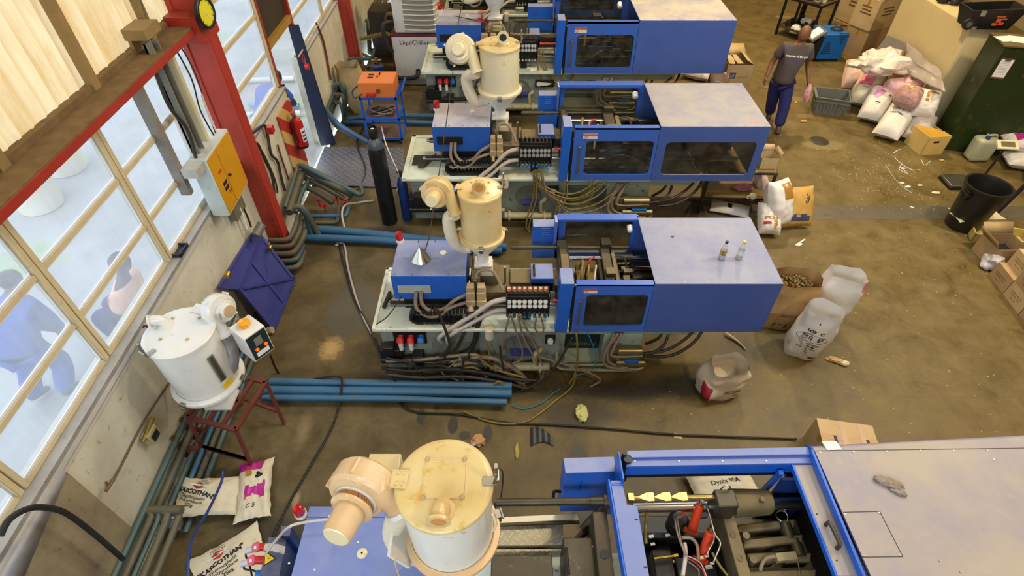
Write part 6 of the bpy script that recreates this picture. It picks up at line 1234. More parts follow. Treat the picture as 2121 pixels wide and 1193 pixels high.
f0=Vector((-2.80,11.45,0)); ft=thing('water_filter',f0,'navy blue filter housing left of the chiller','filter'); m=MB(); m.lathe([(0,0),(.1,0),(.11,.02),(.13,.38),(.14,.4),(.14,.45),(.05,.48)],f0,n=24); m.done('filter_bowl',bluedk,ft); m=MB(); m.cyl(f0+Vector((0,0,.48)),f0+Vector((0,0,.6)),.03); m.cyl(f0+Vector((-.1,0,.55)),f0+Vector((.1,0,.55)),.025); m.done('brass_fitting',brass,ft)
for k,(pts,r,mt,lb) in enumerate((([(740,84,.5),(770,76,.6),(800,70,.7),(815,80,.6),(817,92,.5)],.045,hosey,'pale hose arching from the wall to the navy filter'),([(764,50,.4),(790,68,.3),(808,76,.3)],.03,pm('orange_hose',(180,140,80),.5,0,.2,6),'orange-brown hose behind the navy filter'),([(750,112,.3),(765,118,.25),(785,128,.2)],.035,hosey,'pale hose lying behind the orange control box'),
    ([(800,45,.8),(802,30,1.0),(820,29,1.1),(832,38,1.0),(835,45,.9)],.04,hosey,'pale looped hose left of the chiller top'),([(795,60,.3),(798,48,.5),(803,38,.7)],.03,hosey,'thin pale hose end below the loop by the chiller'))):
    m=MB(); m.tube([Z(*p) for p in pts],r,n=10); tag(m.done('flexible_hose',mt),lb,'hose')
m=MB(); m.box(-3.2,-2.55,13.0,13.6,0,1.0); tag(m.done('pump_cabinet',pm('dark_brown_pump',(70,60,50),.6,0,.4,3),bevel=.03),'dark brown pump housing left of the chiller','pump')  # plain dark brown housing
m=MB(); m.box(-2.45,-1.75,12.65,13.3,0,1.9); tag(m.done('blue_steel_cabinet',pm('deep_blue_cabinet',(12,52,120),.4,0,.2,3),bevel=.01),'deep blue steel cabinet behind the white chiller','cabinet')
# floor hoses on the left side
for k,(pts,r,mt,lb) in enumerate((([(560,735,.5),(575,770,.02),(600,792,.02),(650,785,.15),(700,780,.2),(708,795,.2),(700,850,.02),(680,900,.02),(640,970,.02),(600,1040,.02),(565,1110,.02)],.012,rubber,'black cable from the white dryer across the floor to the near machine'),
    ([(752,262,.02),(740,300,.04),(756,345,.04),(752,375,.02),(730,405,.02),(712,425,.2),(705,450,.2),(702,500,.02),(716,560,.02),(735,620,.02),(770,690,.02),(790,740,.02)],.016,hosed,'dark hose winding past the gas cylinder down to the bottle machine'),
    ([(775,415,.02),(740,420,.05),(715,425,.25),(708,445,.25),(714,480,.1),(700,502,.02),(696,508,.02),(710,503,.02),(716,520,.02),(722,560,.02),(745,640,.02),(775,700,.02)],.015,hoseg,'pale hose looping once on the floor beside the dark hose'),
    ([(790,262,.3),(800,300,.5),(822,350,.5),(828,370,.4),(822,395,.2)],.009,paper,'thin white cable over the chequer plate behind the gas cylinder'),
    ([(462,975,.36),(458,1000,.32),(430,1060,.4),(400,1110,.55),(390,1160,.6),(390,1215,.6)],.012,hosebl,'dark blue hose over the cream paper bags'),
    ([(800,800,.03),(850,850,.02),(950,858,.02),(1050,876,.02),(1150,880,.02),(1260,888,.02),(1400,900,.02),(1530,905,.02),(1650,909,.02)],.011,rubber,'long black cable on the floor from the bottle machine to the carton'),
    ([(960,852,.02),(1010,872,.02),(1060,878,.02),(1100,868,.02),(1150,830,.02),(1185,800,.03),(1196,760,.1)],.011,hosey,'yellowish cable crossing the black one before the bottle machine'),
    ([(1060,838,.03),(1085,846,.02),(1120,835,.02),(1145,815,.03),(1160,805,.05)],.006,cyanm,'thin cyan air line end on the floor before the bottle machine'),
    ([(905,260,1.75),(925,290,1.6)],.004,ink,'x'),
    ([(840,245,.1),(800,268,.1),(780,276,.1)],.012,hosed,'x2'))):
    if lb[0]=='x': continue
    m=MB(); m.tube([Z(*p) for p in pts],r,n=8); tag(m.done('floor_cable',mt),lb,'cable')
# long thin black wire hung across the middle of the hall
m=MB(); m.tube([Z(962,-10,2.2),Z(945,70,2.2),Z(935,175,2.1),Z(900,420,1.5),Z(878,525,1.42),Z(815,640,1.0),Z(780,672,.83)],.006,n=6); tag(m.done('hanging_wire',rubber),'thin black wire hanging across the machines in a long slant','wire')
# ================================================================ RIGHT-HAND SIDE OF THE HALL
def carton(label, c, u, w, d, h, mat=card, flaps=None, tapeon=True, marks=None, z=0, name='cardboard_box', group=None, prints=0, lid=True):
    """box with its near-left floor corner at c, u = direction of the front edge"""
    u=Vector((u[0],u[1],0)).normalized(); v=Vector((-u.y,u.x,0)); M=frame(Vector((c[0],c[1],z)),u,v)
    t=thing(name,Vector((c[0],c[1],z))+u*w/2+v*d/2,label,'box',group)
    g=.004; m=MB(M=M); m.box(0,w,0,g,0,h); m.box(0,w,d-g,d,0,h); m.box(0,g,g,d-g,0,h); m.box(w-g,w,g,d-g,0,h); m.box(0,w,0,d,0,g)
    if lid: m.box(.002,w-.002,.002,d*.497,h,h+g); m.box(.002,w-.002,d*.503,d-.002,h,h+g)
    m.done('box_walls',mat,t)
    if flaps:
        for (side,ang) in flaps:
            a=math.radians(ang); m=MB(M=M); L_=d*.45 if side in 'fb' else w*.4
            ca,sa=math.cos(a)*L_,math.sin(a)*L_
            if side=='f': P=[(0,0,h),(w,0,h),(w,-ca,h+sa),(0,-ca,h+sa)]
            if side=='b': P=[(0,d,h),(w,d,h),(w,d+ca,h+sa),(0,d+ca,h+sa)]
            if side=='l': P=[(0,0,h),(0,d,h),(-ca,d,h+sa),(-ca,0,h+sa)]
            if side=='r': P=[(w,0,h),(w,d,h),(w+ca,d,h+sa),(w+ca,0,h+sa)]
            m.add(P,[(0,1,2,3)]); m.done('flap',mat,t,solid=.004,recalc=False)
    if lid and tapeon: m=MB(M=M); m.box(-.001,w+.001,d*.5-.03,d*.5+.03,h+g,h+g+.001); m.box(-.0015,0,d*.5-.03,d*.5+.03,h*.75,h+g); m.done('tape_strip',tape,t)
    r=random.Random(prints*7+int(c[0]*10))
    if prints:
        m=MB(M=M)
        for k in range(prints):
            x=w*.2+r.random()*w*.1; zz=h*(.7-.11*k); m.box(x,x+w*(.25+.3*r.random()),-.0015,0,zz,zz+h*.055)
            y=d*.2+r.random()*d*.1; m.box(-.0015,0,y,y+d*(.25+.3*r.random()),zz,zz+h*.055)
        m.done('printed_lines',pm('box_print_brown',(110,80,50),.7,0,.2,30),t)
    t['_M']=0; 
    return t,M
for_clean=[]
# bag helpers
def pillow(name,label,c,ang,w,l,h,mat,seed=1,tilt=0,roll=0,mat2=None,fmat=None,group=None,cat='sack',p=3.0,base=0,n=26,wr=.05):
    """lying filled bag: l along its own y axis turned by ang"""
    R3=rot('Z',ang)@rot('X',tilt)@rot('Y',roll)
    def f(a): return max(0,1-abs(a)**p)**.55
    def top(x,y,s=1):
        u,v=2*x/w,2*y/l; z=h/2*f(u)*f(v)
        z+= h*wr*2.2*noise.noise(Vector((u*1.4+seed,v*1.4,s*1.1)))*f(u)*f(v)+h*wr*noise.noise(Vector((u*5,v*5+seed,s*2.)))*f(u)**.5*f(v)**.5
        k=1-.06*f(v)*(1 if abs(u)>.7 else .5)
        xx=x*(1-.07*(1-v*v))*k; yy=y*(1-.06*(1-u*u))
        return Vector((xx+.012*noise.noise(Vector((v*4,seed,0))),yy+.012*noise.noise(Vector((u*4,seed,3))),h/2+s*z))
    m=MB(); vs=[]
    for s in (1,-1):
        for j in range(n+1):
            for i in range(n+1): vs.append(top(w*(i/n-.5),l*(j/n-.5),s))
    k=n+1; fs=[(j*k+i,j*k+i+1,(j+1)*k+i+1,(j+1)*k+i) for j in range(n) for i in range(n)]
    o2=k*k; fs+=[tuple(o2+q for q in f_)[::-1] for f_ in fs[:n*n]]
    rim=[(0*k+i) for i in range(k)]+[(j*k+n) for j in range(1,k)]+[(n*k+i) for i in range(n-1,-1,-1)]+[(j*k) for j in range(n-1,0,-1)]
    fs+=[(rim[a],o2+rim[a],o2+rim[(a+1)%len(rim)],rim[(a+1)%len(rim)]) for a in range(len(rim))]
    pts=[R3@v for v in vs]; lo=min(v.z for v in pts)
    T=lambda q: Vector((c[0],c[1],c[2]-lo))+R3@q
    m.add([T(v) for v in vs],fs)
    if fmat:
        for q in range(n*n): i,j=q%n,q//n; m.m[q]=fmat((i+.5)/n,(j+.5)/n)
        for q in range(n*n,2*n*n): i,j=(q-n*n)%n,(q-n*n)//n; m.m[q]=fmat((i+.5)/n,(j+.5)/n)
    m.M=None
    o=m.done(name,[mat]+(mat2 or []),ang=50,recalc=False); tag(o,label,cat,group)
    def mp(x,y): q=top(x,y,1); q.z+=.003; return T(q)
    return o,mp
def onbag(o,mp,s,x,y,size,mat,ang=0,bold=.001,align='CENTER'):
    ca,sa=math.cos(math.radians(ang)),math.sin(math.radians(ang))
    return text('printed_text',s,lambda a,b: mp(x+a*ca-b*sa,y+a*sa+b*ca),size,mat,o,bold,align)
def patch(o,mp,x0,x1,y0,y1,mat,name='printed_patch',n=5):
    m=MB(); m.add([mp(x0+(x1-x0)*i/n,y0+(y1-y0)*j/n)+Vector((0,0,.001)) for j in range(n+1) for i in range(n+1)],[(j*(n+1)+i,j*(n+1)+i+1,(j+1)*(n+1)+i+1,(j+1)*(n+1)+i) for j in range(n) for i in range(n)]); return m.done(name,mat,o,recalc=False)
# tote
q=[Z(1692,201,.33),Z(1764,211,.33),Z(1760,187,.33),Z(1688,180,.33)]; cc=sum((p for p in q),Vector())/4
bq=[Vector((cc.x+(p.x-cc.x)*.86,cc.y+(p.y-cc.y)*.86,0)) for p in q]
tt=thing('storage_tote',Vector((cc.x,cc.y,0)),'empty grey ribbed plastic tote beside the walking man','tote')
m=MB(); inn=[cc+(p-cc)*.93 for p in q]; bi=[Vector((cc.x+(p.x-cc.x)*.93,cc.y+(p.y-cc.y)*.93,.012)) for p in bq]
m.add(bq+q+inn+bi,[(3,2,1,0)]+[(i,(i+1)%4,4+(i+1)%4,4+i) for i in range(4)]+[(4+i,4+(i+1)%4,8+(i+1)%4,8+i) for i in range(4)]+[(8+i,8+(i+1)%4,12+(i+1)%4,12+i) for i in range(4)]+[(12,13,14,15)]); m.done('tote_body',greyt,tt,recalc=False)
m=MB()
for zt in (.33,.25):
    r=[bq[i].lerp(q[i],zt/.33) for i in range(4)]; ce=Vector((cc.x,cc.y,zt)); r=[ce+(p-ce)*1.05 for p in r]; 
    for i in range(4): bar(m,r[i],r[(i+1)%4],.02,.014)
m.done('rim',greyt,tt)
for k in range(9):
    for a in (0,):
        t_=(k+.5)/9; m=MB(); b0=bq[a].lerp(bq[1],t_)*1; t1=q[a].lerp(q[1],t_); bar(m,b0.lerp(t1,.35 if k%2 else .2)+Vector((0,-.012,0)),b0.lerp(t1,.76)+Vector((0,-.01,0)),.02,.02); m.done('rib',greyt,tt)
# bright blue temperature unit
x0,x1,y0=6.93,7.50,12.70; h_=Y(1710,72,y0).z; yb_=Z(1705,57,h_).y
bu=thing('chiller_unit',((x0+x1)/2,y0+.25,0),'bright blue cabinet unit with slanted touch screen behind the walking man','machine unit')
m=MB(); m.box(x0,x1,y0,y0+.62,.06,h_); m.done('cabinet',seatblue,bu,bevel=.015); m=MB(); m.box(x0+.04,x1-.04,y0+.04,y0+.58,0,.06); m.done('base',black,bu)
m=MB(); m.hexa([(x0-.13,y0-.002,.1),(x0,y0-.002,.06),(x0,y0+.6,.06),(x0-.13,y0+.6,.1)],[(x0-.13,y0-.002,h_-.22),(x0+.03,y0-.002,h_-.02),(x0+.03,y0+.6,h_-.02),(x0-.13,y0+.6,h_-.22)]); m.done('side_panel',black,bu)
m=MB(M=frame(Vector((x0-.22,y0+.02,h_-.16)),(.62,0,.5),(0.1,1,0))); m.box(0,.34,0,.42,-.03,.03); sp_=m.done('screen_housing',pm('silver_frame',(140,136,130),.35,.3,.1,6),bu,bevel=.01)
m=MB(M=frame(Vector((x0-.22,y0+.02,h_-.16)),(.62,0,.5),(0.1,1,0))); m.box(.04,.3,.05,.37,.031,.034); m.done('touch_screen',screen,sp_)
m=MB()
for k in range(6): w_=.05+.03*k; m.box(x0+.17-w_/2-.02,x0+.17+w_/2,y0-.004,y0,.42-.045*k,.434-.045*k); w_=.22-.035*k; m.box(x0+.43-w_/2,x0+.43+w_/2,y0-.004,y0,.62-.04*k,.632-.04*k)
m.box(x0+.28,x0+.42,y0-.004,y0,.78,.80); m.done('vent_slots',ink,bu)
m=MB(); m.tube([Vector((x1-.18+.13*math.cos(a*.7),y0+.3+.1*math.sin(a*.7),h_+.015+.01*(a%3))) for a in range(20)],.016,sub=3); tag(m.done('cable_coil',rubber),'coiled black cable on top of the bright blue cabinet unit','cable')
# black rack with clutter
rk_=thing('workbench',(6.95,14.0,0),'black workbench crowded with dark tools at the top edge','workbench')
u,v=Vector((.62,-.78,0)),Vector((.78,.62,0)); o0=Vector((6.58,14.4,0)); MW=frame(o0,u,v)
m=MB(M=MW)
for x in (0,.88):
    for y in (0,.75): m.box(x,x+.05,y,y+.05,0,.88)
m.box(0,.93,0,.05,.83,.88); m.box(0,.05,0,.8,.83,.88); m.box(.88,.93,0,.8,.83,.88); m.done('bench_frame',black,rk_)
for z in (.2,.86): m=MB(M=MW); m.box(0,.93,0,.8,z,z+.03); m.done('bench_shelf',pm('dark_bench_top',(70,56,44),.6,0,.3,5),rk_)
R_=random.Random(4)
for k in range(30):
    x,y=R_.uniform(.02,.78),R_.uniform(.05,.66); s_=R_.uniform(.06,.12); zb=.89 if k%3 else .23
    m=MB(M=MW)
    if k%3==0: m.cyl((x,y,zb),(x,y,zb+s_*1.6),s_*.6,n=14); m.cyl((x,y,zb+s_*1.6),(x,y,zb+s_*1.8),s_*.3,n=10)
    elif k%3==1: m.box(x,x+s_*1.8,y,y+s_,zb,zb+s_); m.cyl((x+s_*.5,y+s_*.5,zb+s_),(x+s_*.5,y+s_*.5,zb+s_*1.5),s_*.3,n=10)
    else: m.lathe([(s_*.4,0),(s_,.01),(s_,.05),(s_*.4,.06)],(x+.05,y,zb),n=16,close=True)
    tag(m.done('machine_part',[black,dsteel,pm('grey_part',(120,112,100),.4,.4,.3,8)][k%3],bevel=.004),'small dark metal part among the clutter of the black workbench' if k%3 else 'dark metal part on the lower shelf of the black workbench','part','parts on the top of the workbench' if k%3 else 'parts on the lower shelf of the workbench')
p=MW@Vector((.83,.25,.89)); m=MB(); m.lathe([(0,0),(.05,0),(.062,.11)],p,n=20); tb_=thing('plastic_tub',p,'small cream tub with pale turquoise lid on the workbench corner','tub'); m.done('tub_body',cream,tb_); m=MB(); m.lathe([(.067,.11),(.067,.14),(0,.142)],p,n=20); m.done('tub_lid',pm('turquoise_lid',(120,200,196),.4,0,.05,5),tb_)
crumple('white_cloth','white cloth bundle on the lower shelf end of the black workbench','cloth',Z(1668,50,.25),.12,.1,.09,paper,2)
crumple('white_cloth','crumpled white cloth near the floor left of the walking man head','cloth',Z(1645,70,.1),.13,.12,.12,paper,8)
m=MB(); m.lathe([(.06+.01*math.sin(k*2.2),k*.03) for k in range(28)],Z(1650,62,0),n=14); tag(m.done('corrugated_hose',black),'black corrugated hose hanging at the left end of the workbench','hose')
# stacked cartons
c0=Z(1776,125); 
carton('brown carton, lowest of the tall stack left of the cream locker',c0,(.9,.42),.85,.55,.62,cardd,z=0,prints=0,group='cartons stacked by the cream locker')
carton('brown carton with taped label, middle of the tall stack by the locker',(c0.x-.02,c0.y),(.9,.42),.85,.55,.62,card,z=.63,prints=3,group='cartons stacked by the cream locker')
carton('carton with printed side, top of the tall stack by the locker',(c0.x+.03,c0.y+.03),(.9,.42),.82,.55,.6,card,z=1.26,prints=3,group='cartons stacked by the cream locker')
c1=Z(1772,57,.35)
carton('carton in the shorter stack behind the bright blue unit, upper one',(c1.x,c1.y+.1),(.9,.42),.5,.6,.75,card,z=.36,prints=3); carton('carton in the shorter stack behind the bright blue unit, lower one',(c1.x-.05,c1.y+.05),(.9,.42),.62,.6,.34,cardd,z=0)
# cream locker
def XP(px,py,x):
    a=ray(px,py); t=x/a.x
    return Vector((x,a.y*t,CH+a.z*t))
hz=1.8; PR=Z(2014.5,56,hz); PR.z=0; PL=PR+Vector((0,2.12,0)); W_=2.12; ML=frame(PL,(0,-1,0),(1,0,0))
lk=thing('steel_locker',(PL+PR)/2+Vector((.25,0,0)),'wide cream two-door steel cupboard behind the pile of sacks','locker')
m=MB(M=ML); m.box(0,W_,.012,.48,0,hz); m.done('locker_body',creamcab,lk,bevel=.006)
for a,b in ((.004,W_-1.115-.003),(W_-1.115+.003,W_-.004)): m=MB(M=ML); m.box(a,b,-.006,.012,.05,hz-.01); m.done('locker_door',creamcab,lk,bevel=.004)
# green locker
Gc=Vector((7.72,8.85,0)); gu=Vector((.97,-.22,0)).normalized(); gv=Vector((-gu.y,gu.x,0)); MG=frame(Gc,gu,gv); gh=1.82
gl=thing('green_locker',Gc+gu*.9+gv*.3,'dark green battered steel locker with a clipboard on its side','locker')
m=MB(M=MG); m.hexa([(0,0,0),(1.9,0,0),(1.9,.55,0),(-.02,.55,0)],[(0,0,gh),(1.9,0,gh),(1.9,.55,gh),(-.02,.55,gh)]); m.done('locker_body',greenp,gl,bevel=.01); m=MB(M=MG); m.box(-.02,1.92,-.02,.57,gh,gh+.02); m.done('locker_top',pm('brown_top_edge',(110,92,60),.6,0,.3,6),gl)
m=MB(M=MG); m.box(.92,.925,-.003,0,.05,gh-.02); m.done('door_gap',ink,gl)
m=MB(M=MG); m.box(-.09,.0,-.02,.12,.0,.2); m.done('locker_foot',pm('rust_foot',(80,60,40),.7,0,.2,6),gl)
cp=Y(2043,145,8.83); u_=(Z(2050,120,1.0)-Z(2050,120,1.0)); 
cb_=thing('clipboard',cp,'brown clipboard with white sheet hanging on the green locker','clipboard'); MCp=frame(cp+Vector((-.0,-.05,0)),gu,(0,0,1))
MCp=frame(Gc+gu*(.02)+Vector((0,0,0)),gu,(0,0,1))
def g2(x,z): return Gc+gu*x+Vector((0,0,z))-gv*.0
s0=Y(2018,172,8.85).z; 
m=MB(M=MG); cz=Y(2040,140,8.84); cx_=.05
m.box(cx_,cx_+.20,-.014,-.006,cz.z-.17,cz.z+.16); m.done('board',pm('brown_hardboard',(110,60,36),.6,0,.1,5),cb_); m=MB(M=MG); m.box(cx_+.01,cx_+.19,-.017,-.0145,cz.z-.14,cz.z+.14); pp=m.done('sheet',paper,cb_)
m=MB(M=MG); m.box(cx_+.06,cx_+.14,-.026,-.014,cz.z+.12,cz.z+.165); m.done('clip',steelb,cb_)
m=MB(M=MG)
for k in range(9): m.box(cx_+.03,cx_+.16,-.0178,-.017,cz.z+.1-.024*k,cz.z+.104-.024*k)
m.done('written_lines',pm('faint_ink',(120,120,130),.6,0,.1,9),pp)
for k,(x,y,a,w,l,mt,lb) in enumerate(((.12,.3,20,.3,.22,paper,'white printed sheet at the left of the green locker top'),(.38,.28,-8,.42,.3,paper,'wide white paper on the green locker top'),(.62,.2,10,.3,.2,pm('pale_grey_paper',(190,190,190),.6,0,.05,5),'grey paper at the right of the green locker top'))):
    m=MB(M=MG@Matrix.Translation((x,y,gh+.021+.002*k))@Matrix.Rotation(math.radians(a),4,'Z')); m.box(-w/2,w/2,-l/2,l/2,0,.002); tag(m.done('paper_sheet',mt),lb,'paper','papers on the green locker')
p=MG@Vector((.62,.42,gh+.02)); tb_=thing('plastic_bucket',p,'orange and white tub with yellow inside on the green locker','tub'); m=MB(); m.lathe([(0,0),(.11,0),(.125,.1),(.13,.16),(.12,.16),(.115,.1),(0,.02)],p,n=24); m.done('tub_body',pm('orange_white_tub',(226,120,50),.4,0,.1,5),tb_,recalc=False); m=MB(); m.lathe([(.126,.1),(.133,.102),(.134,.16),(.13,.165)],p,n=24); m.done('tub_rim',paper,tb_)
# black wheeled crate on the cream locker
tcz=hz+.002; wb=Z(2045,30,hz+.2); MB_=frame(Vector((wb.x-.35,wb.y-.1,tcz)),(1,-.05,0),(0.05,1,0))
wt_=thing('wheeled_toolbox',Vector((wb.x,wb.y,tcz)),'open black wheeled toolbox lying on top of the cream locker','toolbox')
m=MB(M=MB_); b4=[(.08,0,0),(.72,0,0),(.72,.34,0),(.08,.34,0)]; t4=[(-.02,-.03,.3),(.86,-.03,.34),(.86,.38,.34),(-.02,.38,.3)]
C3=Vector((.42,.17,0)); i4=[(p[0]*.94+.025,p[1]*.9+.02,p[2]) for p in t4]; j4=[(p[0]*.94+.025,p[1]*.9+.02,.03) for p in b4]
m.add(b4+t4+i4+j4,[(3,2,1,0)]+[(i,(i+1)%4,4+(i+1)%4,4+i) for i in range(4)]+[(4+i,4+(i+1)%4,8+(i+1)%4,8+i) for i in range(4)]+[(8+i,8+(i+1)%4,12+(i+1)%4,12+i) for i in range(4)]+[(12,13,14,15)]); m.done('toolbox_body',black,wt_,recalc=False)
m=MB(M=MB_); m.cyl((.02,-.06,.09),(.02,-.0,.09),.085,n=24); wh=m.done('wheel',rubber,wt_); m=MB(M=MB_); m.lathe([(.0,0),(.045,0),(.05,-.006)],(.02,-.061,.09),(0,-1,0),n=16); m.done('wheel_hub',pm('hub_grey',(110,100,90),.5,.3,.2,6),wh)
m=MB(M=MB_); m.box(.1,.18,-.04,-.02,.0,.05); m.box(.12,.2,-.05,-.03,.22,.3); m.done('latch',pm('latch_grey',(150,146,136),.4,.4,.2,6),wt_)
m=MB(M=MB_); 
for k,(a,b,c_,d) in enumerate(((.42,.56,.2,.22),(.44,.52,.12,.18),(.40,.48,.07,.11),(.5,.58,.08,.12),(.46,.6,.16,.18))): m.box(a,b,-.022-.02*c_,-.012-.02*c_,c_,d)
m.done('orange_print',pm('orange_print',(200,84,40),.5,0,.2,20),wt_)
crumple('blue_cloth','bright blue cloth bundle beside the wheeled toolbox','cloth',Z(1999,24,1.803),.09,.07,.05,pm('royal_blue_cloth',(24,50,170),.6,0,.2,6),6)
for k in range(2): crumple('power_tool','black power tool left of the blue cloth on the cream locker' if k else 'black power tool at the top edge on the cream locker','tool',Z(1978-26*k,10-4*k,1.803),.11,.07,.08,black,11+k)
# grey sheets and milky film leaning on the cream locker
lx=PR.x-.06
gb=[XP(1808,112,lx-.25),XP(1866,140,lx-.25),XP(1874,89,lx-.02),XP(1838,73,lx-.02)]
m=MB(); m.hexa(gb,[p+Vector((.012,0,0)) for p in gb]); tag(m.done('grey_board',pm('grey_board',(112,110,112),.6,0,.1,5)),'torn grey board leaning on the cream locker','board')
fq=[XP(1868,150,lx-.3),XP(1958,190,lx-.3),XP(1948,146,lx-.05),XP(1878,86,lx-.05)]
def film(u,v):
    q=fq[0].lerp(fq[1],u).lerp(fq[3].lerp(fq[2],u),v); return q+Vector((.05*noise.noise(Vector((u*4,v*4,1))),.03*noise.noise(Vector((u*5,v*3,4))),.03*noise.noise(Vector((u*6,v*6,7)))))
m=MB(); m.sheet(film,18,12); tag(m.done('plastic_film',pm('hazy_plastic_film',(168,158,150),.25,0,.1,4,bump=.5,bs=12),recalc=False,solid=.006),'sheet of hazy plastic film leaning against the cream locker above the sacks','film')
# sacks in the pile
def sackpx(name,label,px,py,z,ang,w,l,h,mat,**k):
    c=Z(px,py,z); return pillow(name,label,(c.x,c.y-.22,z-h/2 if z>h/2 else 0),ang,w,l,h,mat,**k)
tapes=lambda o,mp,w,l: [patch(o,mp,-w*.2,-w*.06,-l*.1,l*.38,tape,'tape_strip'),patch(o,mp,-w*.2,w*.32,l*.30,l*.38,tape,'tape_strip')]
def lean(label,foot,head,w,h,mat,seed,name='sack',twist=0,**k):
    """sack leaning from its foot point to its head point (pixel,pixel,z)"""
    A,B=Z(*foot),Z(*head); l=(B-A).length; y=(B-A).normalized(); up=(Vector((0,0,1))-y*y.z).normalized(); x=y.cross(up)
    if twist: R2=Matrix.Rotation(math.radians(twist),3,y); x=R2@x; up=R2@up
    n=22; p=k.get('p',3.2)
    def f(a): return max(0,1-abs(a)**p)**.5
    def top(X_,Y_,s=1):
        u_,v_=2*X_/w,2*Y_/l; z=h/2*f(u_)*f(v_)*(1+.2*noise.noise(Vector((u_*1.2+seed,v_*1.2,s))))+h*.05*noise.noise(Vector((u_*3,v_*7+seed,s*2.)))*f(u_)*f(v_)
        kx=1-.1*(v_*v_)*.5; return Vector((X_*kx+.015*noise.noise(Vector((v_*4,seed,0))),Y_*(1-.05*(1-u_*u_)),s*z))
    C0=(A+B)/2; T=lambda q: C0+x*q.x+y*q.y+up*q.z
    m=MB(); vs=[T(top(w*(i/n-.5),l*(j/n-.5),s)) for s in (1,-1) for j in range(n+1) for i in range(n+1)]; kk=n+1
    fs=[(j*kk+i,j*kk+i+1,(j+1)*kk+i+1,(j+1)*kk+i) for j in range(n) for i in range(n)]; o2=kk*kk; fs+=[tuple(o2+q for q in f_)[::-1] for f_ in fs[:n*n]]
    rim=list(range(kk))+[j*kk+n for j in range(1,kk)]+[n*kk+i for i in range(n-1,-1,-1)]+[j*kk for j in range(n-1,0,-1)]
    fs+=[(rim[a],o2+rim[a],o2+rim[(a+1)%len(rim)],rim[(a+1)%len(rim)]) for a in range(len(rim))]
    m.add(vs,fs)
    if k.get('fmat'):
        for q in range(2*n*n): m.m[q]=k['fmat'](((q%(n*n))%n+.5)/n,((q%(n*n))//n+.5)/n)
    lo=min(v.z for v in m.v)
    dz=k.get('base',0)-lo if k.get('base') is not None and lo<k.get('base',0) else 0
    for v in m.v: v.z+=dz
    o=m.done(name,[mat]+k.get('mat2',[]),ang=50,recalc=False); tag(o,label,'sack',k.get('group'))
    def mp(a,b): q=top(a,b,1); q.z+=.004; r=T(q); r.z+=dz; return r
    return o,mp
G_='sacks piled by the cream locker'
o,mp=lean('white sack with pink printed square, rightmost at the front of the pile',(1832,283,.12),(1888,203,.48),.46,.40,bagw,1,fmat=lambda u,v:1 if v>.62 and .2<u<.9 and v<.9 else 0,mat2=[pm('pink_red_panel',(236,100,120),.5,0,.2,9)],group=G_)
for s_,x,y,z_ in (('PACT',-.02,-.02,.055),('FORTREX',-.04,-.13,.05)): onbag(o,mp,s_,x,y,z_,ink)
o,mp=lean('white sack with violet-pink blotch and black cross mark in the pile',(1800,248,.12),(1832,183,.48),.44,.38,bagw,2,fmat=lambda u,v:1 if (u-.4)**2*1.4+(v-.68)**2<.045 else 0,mat2=[pm('lilac_print',(220,150,200),.5,0,.1,8)],group=G_)
onbag(o,mp,'*',.0,-.17,.2,ink,bold=.006); patch(o,mp,-.04,.06,.16,.2,tape,'tape_strip'); patch(o,mp,.12,.17,.1,.15,tape,'tape_strip')
o,mp=lean('cream sack with a pink rectangle and brown top, left in the pile',(1778,215,.12),(1815,150,.5),.48,.42,pm('cream_sack',(226,214,188),.5,0,.1,4,bump=.3,bs=24),3,fmat=lambda u,v:1 if .15<u<.62 and .35<v<.72 else (2 if v>.86 else 0),mat2=[pink,pm('brown_taped',(180,130,60),.35,0,.3,12)],group=G_)
onbag(o,mp,'MCT',-.02,-.16,.05,ink)
o,mp=lean('pinkish film-wrapped sack lying behind the white front sacks',(1838,205,.3),(1868,166,.72),.46,.36,pinkfilm,4,group=G_); tapes(o,mp,.4,.5)
o,mp=lean('smaller pink sack tied with tape touching the hazy film',(1880,190,.55),(1903,160,.74),.38,.32,pm('rose_sack',(232,180,180),.45,0,.15,8,bump=.4,bs=20),5,group=G_); tapes(o,mp,.36,.4)
o,mp=lean('white sack bound with crossing brown tapes at the right of the pile',(1908,244,.42),(1928,186,.78),.38,.36,bagw,6,group=G_); tapes(o,mp,.36,.45)
o,mp=lean('clear bag full of dark mauve pellets lying on the white front sack',(1872,215,.62),(1894,186,.72),.42,.36,pm('mauve_pellets',(150,104,104),.3,0,.4,26,col2=(196,160,150),bump=.9,bs=60),7,group=G_,fmat=lambda u,v:1 if v>.68 else 0,mat2=[clearbag]); tapes(o,mp,.4,.38)
o,mp=lean('grey-white sack low behind the white front sack, near the broken crate',(1892,290,.1),(1920,236,.42),.40,.30,pm('greyish_sack',(180,172,164),.5,0,.2,5,bump=.4,bs=22),8,group=G_)
o,mp=lean('white sack with red lettering at the far left edge of the pile',(1768,185,.15),(1780,128,.5),.50,.46,pm('red_white_sack',(226,206,190),.5,0,.2,5,col2=(236,190,180),bump=.3,bs=22),9,group=G_); onbag(o,mp,'W',-.05,.12,.1,inkr,bold=.004)
o=crumple('plastic_bag','big crumpled white plastic bag on top of the sack pile','bag',Z(1822,148,.72),.46,.34,.22,clearbag,4,n=48); o['group']='x'; del o['group']
crumple('orange_wrapper','small orange and pink wrapper left of the sack pile','wrapper',Z(1754,178,.0),.09,.08,.08,pm('orange_wrapper',(236,150,50),.5,0,.2,8),3,pink)
